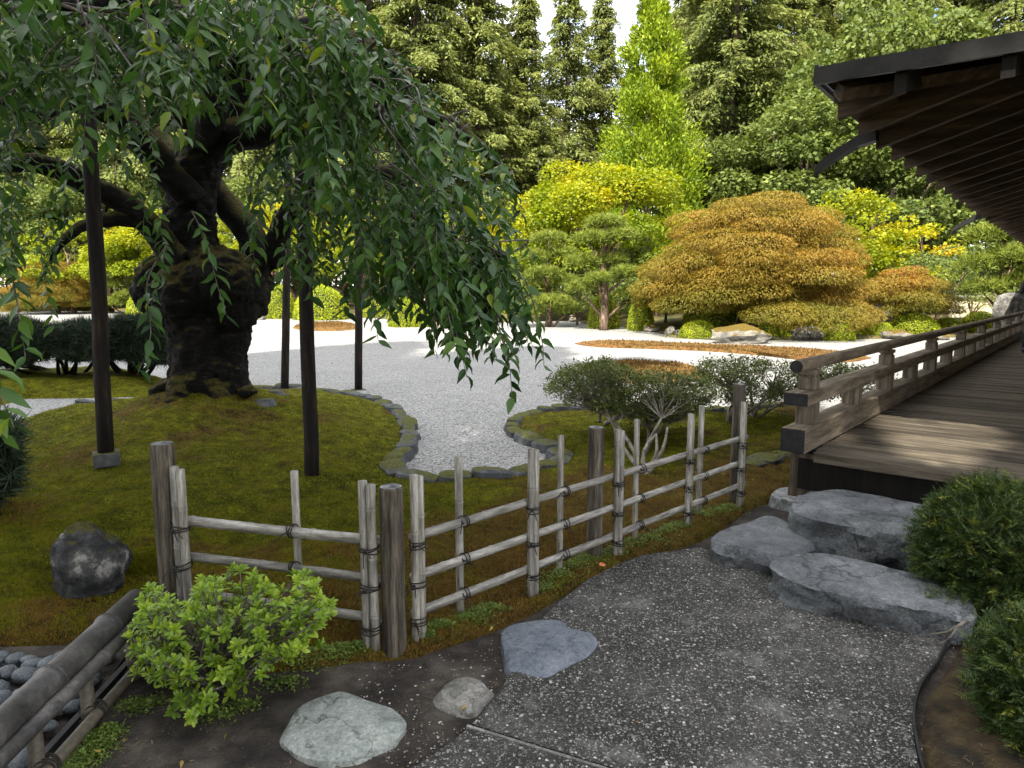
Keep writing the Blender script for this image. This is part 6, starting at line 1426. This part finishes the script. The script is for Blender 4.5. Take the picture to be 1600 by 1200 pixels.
# ------------------------------------------------------------------ yews at the right edge
def yew(name, label, c, r, seed, n_tw, droop=0.0):
    rng = np.random.default_rng(seed); e = thing(name, label, 'shrub', (c[0], c[1], 0), group='yew shrubs at the right edge')
    d = rdir(int(n_tw * 1.7), rng); d = d[d[:, 2] > -.75][:n_tw]; n = len(d)
    lump = 1 + .16 * vnoise(d[:, 0] * 2 + 9, d[:, 1] * 2 + d[:, 2] * 2 + 9, seed, 1.4) + .10 * vnoise(d[:, 0] * 5 + 9, d[:, 1] * 5 + d[:, 2] * 4 + 9, seed + 1, 1.2)
    rad = (.72 + .32 * rng.random(n) ** .6) * lump; P0 = np.array(c) + d * rad[:, None] * r
    ax = unit(d * .6 + rng.normal(size=d.shape) * .55 + [0, 0, .12]); Lt = rng.uniform(.05, .095, n); up_ = unit(rng.normal(size=d.shape) * .5 + [0, 0, 1])
    side = unit(np.cross(up_, ax)); K = 18; Ps, Ds, Ns, Ts = [], [], [], []
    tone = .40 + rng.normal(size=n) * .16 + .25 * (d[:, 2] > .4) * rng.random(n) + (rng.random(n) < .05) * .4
    for k in range(K):
        f = (k // 2 + .5) / (K / 2); s = 1 if k % 2 else -1
        Ps.append(P0 + ax * (Lt * f)[:, None]); Ds.append(side * s * .95 + ax * .65 + rng.normal(size=d.shape) * .15); Ns.append(up_ + rng.normal(size=d.shape) * .2); Ts.append(tone + .1 * f + rng.normal(size=n) * .06)
    P = np.concatenate(Ps); D = np.concatenate(Ds); N = np.concatenate(Ns); T = np.clip(np.concatenate(Ts), 0, 1); L = rng.uniform(.017, .028, len(P))
    V, F, I = leaves(P, D, N, L, L * .19, KITE_V, KITE_F); big('foliage', V, F, MAT['yew_leaf'], e, tint=T[I], world_space=True)
    mb = MB(); rn = random.Random(seed)
    for i in range(26):
        q = Vector(P0[rn.randrange(n)]); b = Vector((c[0] + rn.gauss(0, .05), c[1] + rn.gauss(0, .05), 0.0)); m = b.lerp(q, .5) + Vector((0, 0, .06)); mb.tube([b, m, q], [.014, .009, .003], 5, cap=False)
    mb.build('stems', MAT['twig'], e, smooth=True, world_space=True)
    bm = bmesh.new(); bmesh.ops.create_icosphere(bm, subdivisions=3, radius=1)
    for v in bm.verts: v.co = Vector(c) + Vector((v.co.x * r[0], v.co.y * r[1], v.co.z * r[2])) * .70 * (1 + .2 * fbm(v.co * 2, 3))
    me = bpy.data.meshes.new('inner_shade_core'); bm.to_mesh(me); bm.free(); me.materials.append(MAT['core']); o = bpy.data.objects.new('inner_shade_core', me); link(o, e); offs(o)  # solid dark core painted as the shade inside the yew
    return e
yc = pix(1562, 872, 3.30); yew('yew_shrub', 'round dark yew beside the step stones', (yc.x, yc.y, yc.z), np.array([.36, .34, .37]), 500, 5600)
yc = pix(1652, 1085, 2.25); yew('yew_shrub', 'yew at the right edge in front of the round one', (yc.x, yc.y, yc.z), np.array([.215, .25, .27]), 501, 3200)
yb = pix(1470, 985, 3.1); yew('yew_sprig', 'small yew sprig creeping over the path edge under the round yew', (yb.x, yb.y, .07), np.array([.11, .08, .06]), 502, 420)
mb = MB(); sp0 = pix(1520, 960, 3.2)
deb = thing('fallen_branch', 'thin pale dead branch at the foot of the round yew', 'branch', (sp0.x, sp0.y, .05))
mb.tube([gnd(1452, 992, .06), gnd(1480, 988, .09), gnd(1495, 980, .12), gnd(1520, 962, .12)], [.004, .006, .007, .008], 6); mb.tube([gnd(1466, 1008, .06), gnd(1485, 996, .08), gnd(1495, 981, .12)], [.003, .004, .006], 6); mb.build('twig', MAT['pale_twig'], deb, smooth=True, world_space=True)

# ------------------------------------------------------------------ dark dwarf pines on the left
def low_pine(label, base_px, sil, dep0, ddep, seed, ntuft, trunk=True):
    rng = np.random.default_rng(seed); rn = random.Random(seed); b = gnd(*base_px, .12); e = thing('dwarf_pine', label, 'shrub', b, group='dark dwarf pines')
    xs_ = [p[0] for p in sil]; ys_ = [p[1] for p in sil]; pts = []
    while len(pts) < ntuft:
        x = rn.uniform(min(xs_), max(xs_)); y = rn.uniform(min(ys_), max(ys_))
        if in_poly(x, y, sil): pts.append(pix(x, y, dep0 + rn.uniform(-ddep, ddep))[:])
    P = np.array(pts); N = unit(rng.normal(size=P.shape) * .5 + [0, 0, .8]); V, F, I = needle_tufts(P, N, rng, .15, 14, .8, w=.075)
    big('foliage', V, F, MAT['dark_pine_leaf'], e, tint=np.clip(np.repeat(.4 + rng.normal(size=len(P)) * .2, 14)[I], 0, 1), world_space=True)
    mb = MB()
    for i in range(11):
        q = Vector(pts[rn.randrange(ntuft)]); m = b.lerp(q, .45); m.z = b.z + rn.uniform(.05, .25); m2 = m.lerp(q, .6) + Vector((rn.gauss(0, .1), rn.gauss(0, .1), rn.gauss(.03, .05))); mb.tube(catmull([b, m, m2, q], per=3, closed=False), [.045 - .0038 * i_ for i_ in range(10)], 6)
    mb.build('trunk', MAT['bark'], e, smooth=True, world_space=True)
low_pine('dark dwarf pine on the mossy bank left of the left prop', (100, 588), [(-40, 500), (30, 498), (80, 512), (140, 500), (165, 520), (165, 558), (120, 566), (80, 560), (20, 575), (-40, 570)], 11.6, .7, 41, 3600)
low_pine('dark dwarf pine between the left prop and the cherry trunk', (205, 590), [(150, 505), (200, 496), (262, 498), (280, 520), (270, 570), (220, 568), (160, 560)], 11.8, .6, 42, 2400)
low_pine('dark pine sprays at the left edge above the moss', (-20, 790), [(-60, 660), (0, 655), (24, 672), (26, 720), (34, 750), (10, 775), (-60, 790)], 4.3, .25, 43, 420)

# ------------------------------------------------------------------ ground cover along the fence
def cover(name, label, spots, seed, leafL=.011, n=420, h=.035):
    rng = np.random.default_rng(seed); Ps = []
    for a, b, r in spots:
        g = gnd(a, b, .03); q = rng.normal(size=(n, 2)) * [r, r * .55]; Ps.append(np.stack([g.x + q[:, 0], g.y + q[:, 1], np.maximum(moss_h(g.x + q[:, 0], g.y + q[:, 1]), 0.0) + rng.random(n) * h * np.exp(-(q[:, 0] ** 2 + q[:, 1] ** 2) / (2 * r * r))], 1))
    P = np.concatenate(Ps); m = len(P); D = rng.normal(size=(m, 3)); D[:, 2] = np.abs(D[:, 2]) * .4; N = rng.normal(size=(m, 3)) * .4 + [0, 0, 1]; L = leafL * rng.uniform(.6, 1.6, m)
    V, F, I = leaves(P, D, N, L, L * .62); return tag(big(name, V, F, MAT['weed_leaf'], tint=np.clip(.5 + rng.normal(size=m) * .22, 0, 1)[I]), label, kind='stuff')
cover('ground_cover', 'pale green ground cover along the foot of the fence', [(872, 905, .06), (895, 890, .06), (915, 880, .05), (850, 918, .05), (745, 962, .05), (770, 950, .045), (735, 972, .04), (985, 855, .06), (1015, 848, .06), (960, 868, .05), (1090, 808, .07), (1120, 800, .07), (1140, 795, .06), (1060, 826, .05), (690, 985, .035), (665, 1000, .03), (1040, 836, .05), (930, 872, .05)], 700)
cover('ground_cover', 'bright green creeping weed at the foot of the low bamboo rail', [(150, 1150, .05), (130, 1170, .06), (165, 1135, .04), (110, 1190, .06), (90, 1205, .05)], 701, leafL=.010, n=900, h=.03)
cover('ground_cover', 'dark green weeds in the shade under the azalea bush', [(470, 1030, .07), (440, 1060, .06), (520, 1025, .05), (540, 1018, .04), (380, 1095, .05), (240, 1090, .06), (205, 1095, .05), (560, 1015, .03), (340, 1110, .05)], 702, leafL=.012, n=380, h=.03)
gt = gnd(678, 1000, .0); tuft = thing('grass_tuft', 'small tuft of grass right of the corner post', 'grass', (gt.x, gt.y, 0)); rng = np.random.default_rng(703); n = 170
P = np.stack([gt.x + rng.normal(size=n) * .018, gt.y + rng.normal(size=n) * .015, np.zeros(n)], 1); D = rng.normal(size=(n, 3)) * .55; D[:, 2] = 1; L = rng.uniform(.05, .105, n)
GB_V = np.array([(0, -.5, 0), (0, .5, 0), (.5, .4, -.02), (.5, -.4, -.02), (1, 0, -.25)], float); GB_F = np.array([(0, 1, 2), (0, 2, 3), (3, 2, 4)])
V, F, I = leaves(P, D, rng.normal(size=(n, 3)), L, L * .03, GB_V, GB_F); big('blades', V, F, MAT['weed_leaf'], tuft, tint=np.clip(.25 + rng.normal(size=n) * .18, 0, 1)[I], world_space=True)
mcu = gnd(212, 905, .06); rng = np.random.default_rng(704)
cu = thing('moss_cushion', 'rounded moss cushion between the pitted boulder and the left fence post', 'moss', (mcu.x, mcu.y + .1, .02))
o = rock('cushion', (0, 0, .05), (.12, .12, .12), MAT['moss'], 77, sub=4, rough=.12, parent=cu, angular=.1)
n = 9000; d = rdir(n, rng); d[:, 2] = np.abs(d[:, 2]); V, F, I = leaves(d * [.118, .118, .118] + [0, 0, .05], d + rng.normal(size=d.shape) * .5, rng.normal(size=d.shape), rng.uniform(.008, .02, n), .004, TRI_V, TRI_F); big('fibres', V, F, MAT['moss_blade'], cu, tint=np.clip(.35 + rng.normal(size=n) * .15, 0, 1)[I])
lf = gnd(942, 886, .06); lo = MB(); lo.add([(-.02, -.012, 0), (.022, -.012, .004), (.024, .014, .002), (-.018, .014, .008)], [(0, 1, 2, 3)])
MAT['dead_leaf'] = noise_mat('orange_dead_leaf', [(.3, (.35, .10, .04)), (.7, (.5, .18, .08))], scale=30, bump=.1)
flo = big('fallen_leaf', (LEAF_V - [.5, 0, 0]) * [.05, .03, .05], LEAF_F3, MAT['dead_leaf'], smooth=True); flo.location = (lf.x, lf.y, .075); flo.rotation_euler = (.5, .1, .4); tag(flo, 'single orange fallen leaf at the foot of the fence', 'leaf')

rng = np.random.default_rng(710); n = 34; pxl = rng.uniform(-20, 1250, n); pyl = rng.uniform(650, 1190, n); Pl = []
for a_, b_ in zip(pxl, pyl):
    g = gnd(a_, b_, .05); Pl.append((g.x, g.y, max(mh(g.x, g.y), .024) + .006))
Pl = np.array(Pl); Dl = rng.normal(size=(n, 3)) * [1, 1, .15]; Nl = rng.normal(size=(n, 3)) * .3 + [0, 0, 1]; Ll = rng.uniform(.015, .04, n)
V, F, I = leaves(Pl, Dl, Nl, Ll, Ll * .4, LEAF_V, LEAF_F3, curl=rng.normal(1.5, 1, n))
MAT['litter_leaf'] = leaf_mat('fallen_cherry_leaf', [(0, (.05, .03, .015)), (.5, (.16, .10, .03)), (1, (.38, .28, .06))], transl=.1, rough=.7)
tag(big('fallen_leaves', V, F, MAT['litter_leaf'], smooth=True, tint=rng.random(n)[I]), 'few dry brown and yellow leaves scattered on the moss', kind='stuff')
# ------------------------------------------------------------------ visitor at the right edge of the veranda
def person(label, loc, rz):
    e = thing('person', label, 'person', loc, rz)
    J = {'pel': (0, 0, .95), 'spine': (0, .01, 1.15), 'chest': (0, 0, 1.35), 'neck': (0, .0, 1.48), 'head0': (0, -.02, 1.56),
         'hl': (.09, 0, .92), 'kl': (.10, -.02, .50), 'al': (.10, .02, .08), 'tl': (.11, -.13, .04), 'hr': (-.09, 0, .92), 'kr': (-.10, -.03, .50), 'ar': (-.11, .01, .08), 'tr': (-.12, -.14, .04),
         'sl': (.17, 0, 1.40), 'el': (.24, .0, 1.13), 'wl': (.18, -.18, 1.02), 'sr': (-.17, 0, 1.40), 'er': (-.25, .02, 1.13), 'wr': (-.17, -.18, 1.03)}
    Rr = {'pel': .135, 'spine': .125, 'chest': .145, 'neck': .055, 'head0': .05, 'hl': .095, 'kl': .06, 'al': .042, 'tl': .035, 'hr': .095, 'kr': .06, 'ar': .042, 'tr': .035, 'sl': .065, 'el': .045, 'wl': .03, 'sr': .065, 'er': .045, 'wr': .03}
    Eg = [('pel', 'spine'), ('spine', 'chest'), ('chest', 'neck'), ('neck', 'head0'), ('pel', 'hl'), ('hl', 'kl'), ('kl', 'al'), ('al', 'tl'), ('pel', 'hr'), ('hr', 'kr'), ('kr', 'ar'), ('ar', 'tr'), ('chest', 'sl'), ('sl', 'el'), ('el', 'wl'), ('chest', 'sr'), ('sr', 'er'), ('er', 'wr')]
    names = list(J); me = bpy.data.meshes.new('body'); me.from_pydata([J[n] for n in names], [(names.index(a), names.index(b)) for a, b in Eg], [])
    dk = noise_mat('dark_clothes', [(.3, (.010, .011, .014)), (.7, (.022, .023, .028))], scale=12, bump=.3, bscale=20); sk = noise_mat('skin', [(.3, (.42, .25, .18)), (.7, (.5, .31, .23))], scale=10, bump=.05, rough=.5)
    hair = noise_mat('dark_hair', [(.3, (.012, .009, .007)), (.7, (.03, .022, .016))], scale=60, bump=.4)
    me.materials.append(dk); o = bpy.data.objects.new('body', me); link(o, e)
    o.modifiers.new('skin', 'SKIN'); me.skin_vertices[0].data[0].use_root = True
    for i, n in enumerate(names): me.skin_vertices[0].data[i].radius = (Rr[n], Rr[n] * (.8 if n in ('chest', 'spine', 'pel') else 1))
    s = o.modifiers.new('sub', 'SUBSURF'); s.levels = 2; s.render_levels = 2
    bm = bmesh.new(); bmesh.ops.create_uvsphere(bm, u_segments=20, v_segments=16, radius=1)
    for v in bm.verts:
        p = v.co; x, y, z = p.x * .073, p.y * .092, p.z * .112
        if z < 0: x *= 1 + z * 2.2; y *= 1 + z * 1.0
        if y < -.07 and -.03 < z < .02 and abs(x) < .02: y -= .018
        v.co = (x, y - .02, z + 1.645)
    bmesh.ops.create_uvsphere(bm, u_segments=8, v_segments=6, radius=.02, matrix=Matrix.Translation((.074, 0, 1.64))); bmesh.ops.create_uvsphere(bm, u_segments=8, v_segments=6, radius=.02, matrix=Matrix.Translation((-.074, 0, 1.64)))
    m2 = bpy.data.meshes.new('head'); bm.to_mesh(m2); bm.free(); m2.materials.append(sk); m2.polygons.foreach_set('use_smooth', [True] * len(m2.polygons)); hd = bpy.data.objects.new('head', m2); link(hd, e)
    bm = bmesh.new(); bmesh.ops.create_uvsphere(bm, u_segments=20, v_segments=16, radius=1)
    for v in bm.verts: v.co = (v.co.x * .083, v.co.y * .10 + .004, v.co.z * .11 + 1.668)
    bmesh.ops.delete(bm, geom=[v for v in bm.verts if v.co.y < -.045 and v.co.z < 1.70 or v.co.z < 1.58], context='VERTS')
    m3 = bpy.data.meshes.new('hair'); bm.to_mesh(m3); bm.free(); m3.materials.append(hair); m3.polygons.foreach_set('use_smooth', [True] * len(m3.polygons)); link(bpy.data.objects.new('hair', m3), e)
    for sx in (-1, 1):
        mb = MB(); w = Vector((sx * .175, -.20, 1.02)); mb.tube([w + Vector((0, .03, .01)), w, w + Vector((-sx * .02, -.05, 0)), w + Vector((-sx * .03, -.09, -.01))], [.026, .03, .04, .034], 8)
        for f in range(4):
            b = w + Vector((-sx * (.055 - .02 * f) + sx * .02, -.085, -.012)); mb.tube([b, b + Vector((-sx * .01, -.035, -.012)), b + Vector((-sx * .02, -.05, -.035))], [.0095, .009, .007], 6)
        t = w + Vector((-sx * .04, -.045, .02)); mb.tube([t, t + Vector((-sx * .03, -.02, .012)), t + Vector((-sx * .045, -.04, .008))], [.011, .010, .008], 6); mb.build('hand', sk, e, smooth=True)
    mb = MB()
    for sx in (-1, 1): mb.tube([(sx * .105, .06, .045), (sx * .105, -.02, .05), (sx * .113, -.12, .04), (sx * .115, -.17, .03)], [.045, .05, .046, .03], 8)
    mb.build('shoes', dk, e, smooth=True); return e
pp = gnd(1610, 551, DZ); person('visitor in dark clothes cut off by the right edge, standing on the veranda', (pp.x, pp.y, DZ), math.radians(-30))

# ------------------------------------------------------------------ the grove behind the viewpoint, added unseen and shaped to shade the foreground
rng = np.random.default_rng(900); gv_P, gv_R = [], []
mb = MB(); L_ = np.array(LDIR[:])
def shade_at(P, z0=0.0):                                          # where a point's shadow falls on the plane z0
    t = (P[:, 2] - z0) / -L_[2]; return P[:, 0] + L_[0] * t, P[:, 1] + L_[1] * t
trees = [(-19, -9, 36, 5.5), (-14, -7, 37, 5.0), (-9.5, -8, 36, 5.0), (-5.5, -7, 30, 4.2), (-2, -8, 23.5, 3.8), (1.5, -7, 20, 3.4), (-24, -6, 30, 5), (-11.5, -12, 36, 5), (-17, -13, 37, 5.5), (-4, -11, 27, 4), (-7.5, -5, 20, 3.6), (-12, -4, 20, 4), (-.5, -4.5, 12, 2.6), (-3.5, -4.5, 14, 3)]
for (x, y, H, R) in trees:
    mb.tube([(x, y, -.2), (x, y, H * .5), (x, y, H)], [.35, .25, .04], 8); n = int(520 * R * H / 60 * 7)
    t = rng.random(n); z = H * (.10 + .9 * t); rr = R * np.minimum(1, (1 - t) ** .55 * 1.15) * np.sqrt(rng.random(n)); a = rng.uniform(0, 6.283, n)
    gv_P.append(np.stack([x + rr * np.cos(a), y + rr * np.sin(a), z], 1))
P = np.concatenate(gv_P); rng.shuffle(P)
keep = np.ones(len(P), bool)
for poly, z0 in GAPS:
    sx, sy = shade_at(P, z0); keep &= ~(poly_sd(sx, sy, poly) > -.28)
keep &= P[:, 2] > 7.0  # crowns cut off low down so sky light enters beneath them
P = P[keep]; n = len(P); V, F, I = leaves(P, rng.normal(size=(n, 3)) + [0, 0, -.3], rng.normal(size=(n, 3)), rng.uniform(.4, .8, n), rng.uniform(.25, .45, n))
gro = thing('grove', 'tall trees standing behind the viewpoint, outside the picture', 'grove'); tag(gro, kind='stuff')
mb.build('trunks', MAT['fir_bark'], gro, smooth=True)['kind'] = 'stuff'; big('crowns', V, F, MAT['fir_leaf'], gro, tint=np.clip(.4 + rng.normal(size=n) * .15, 0, 1)[I])['kind'] = 'stuff'
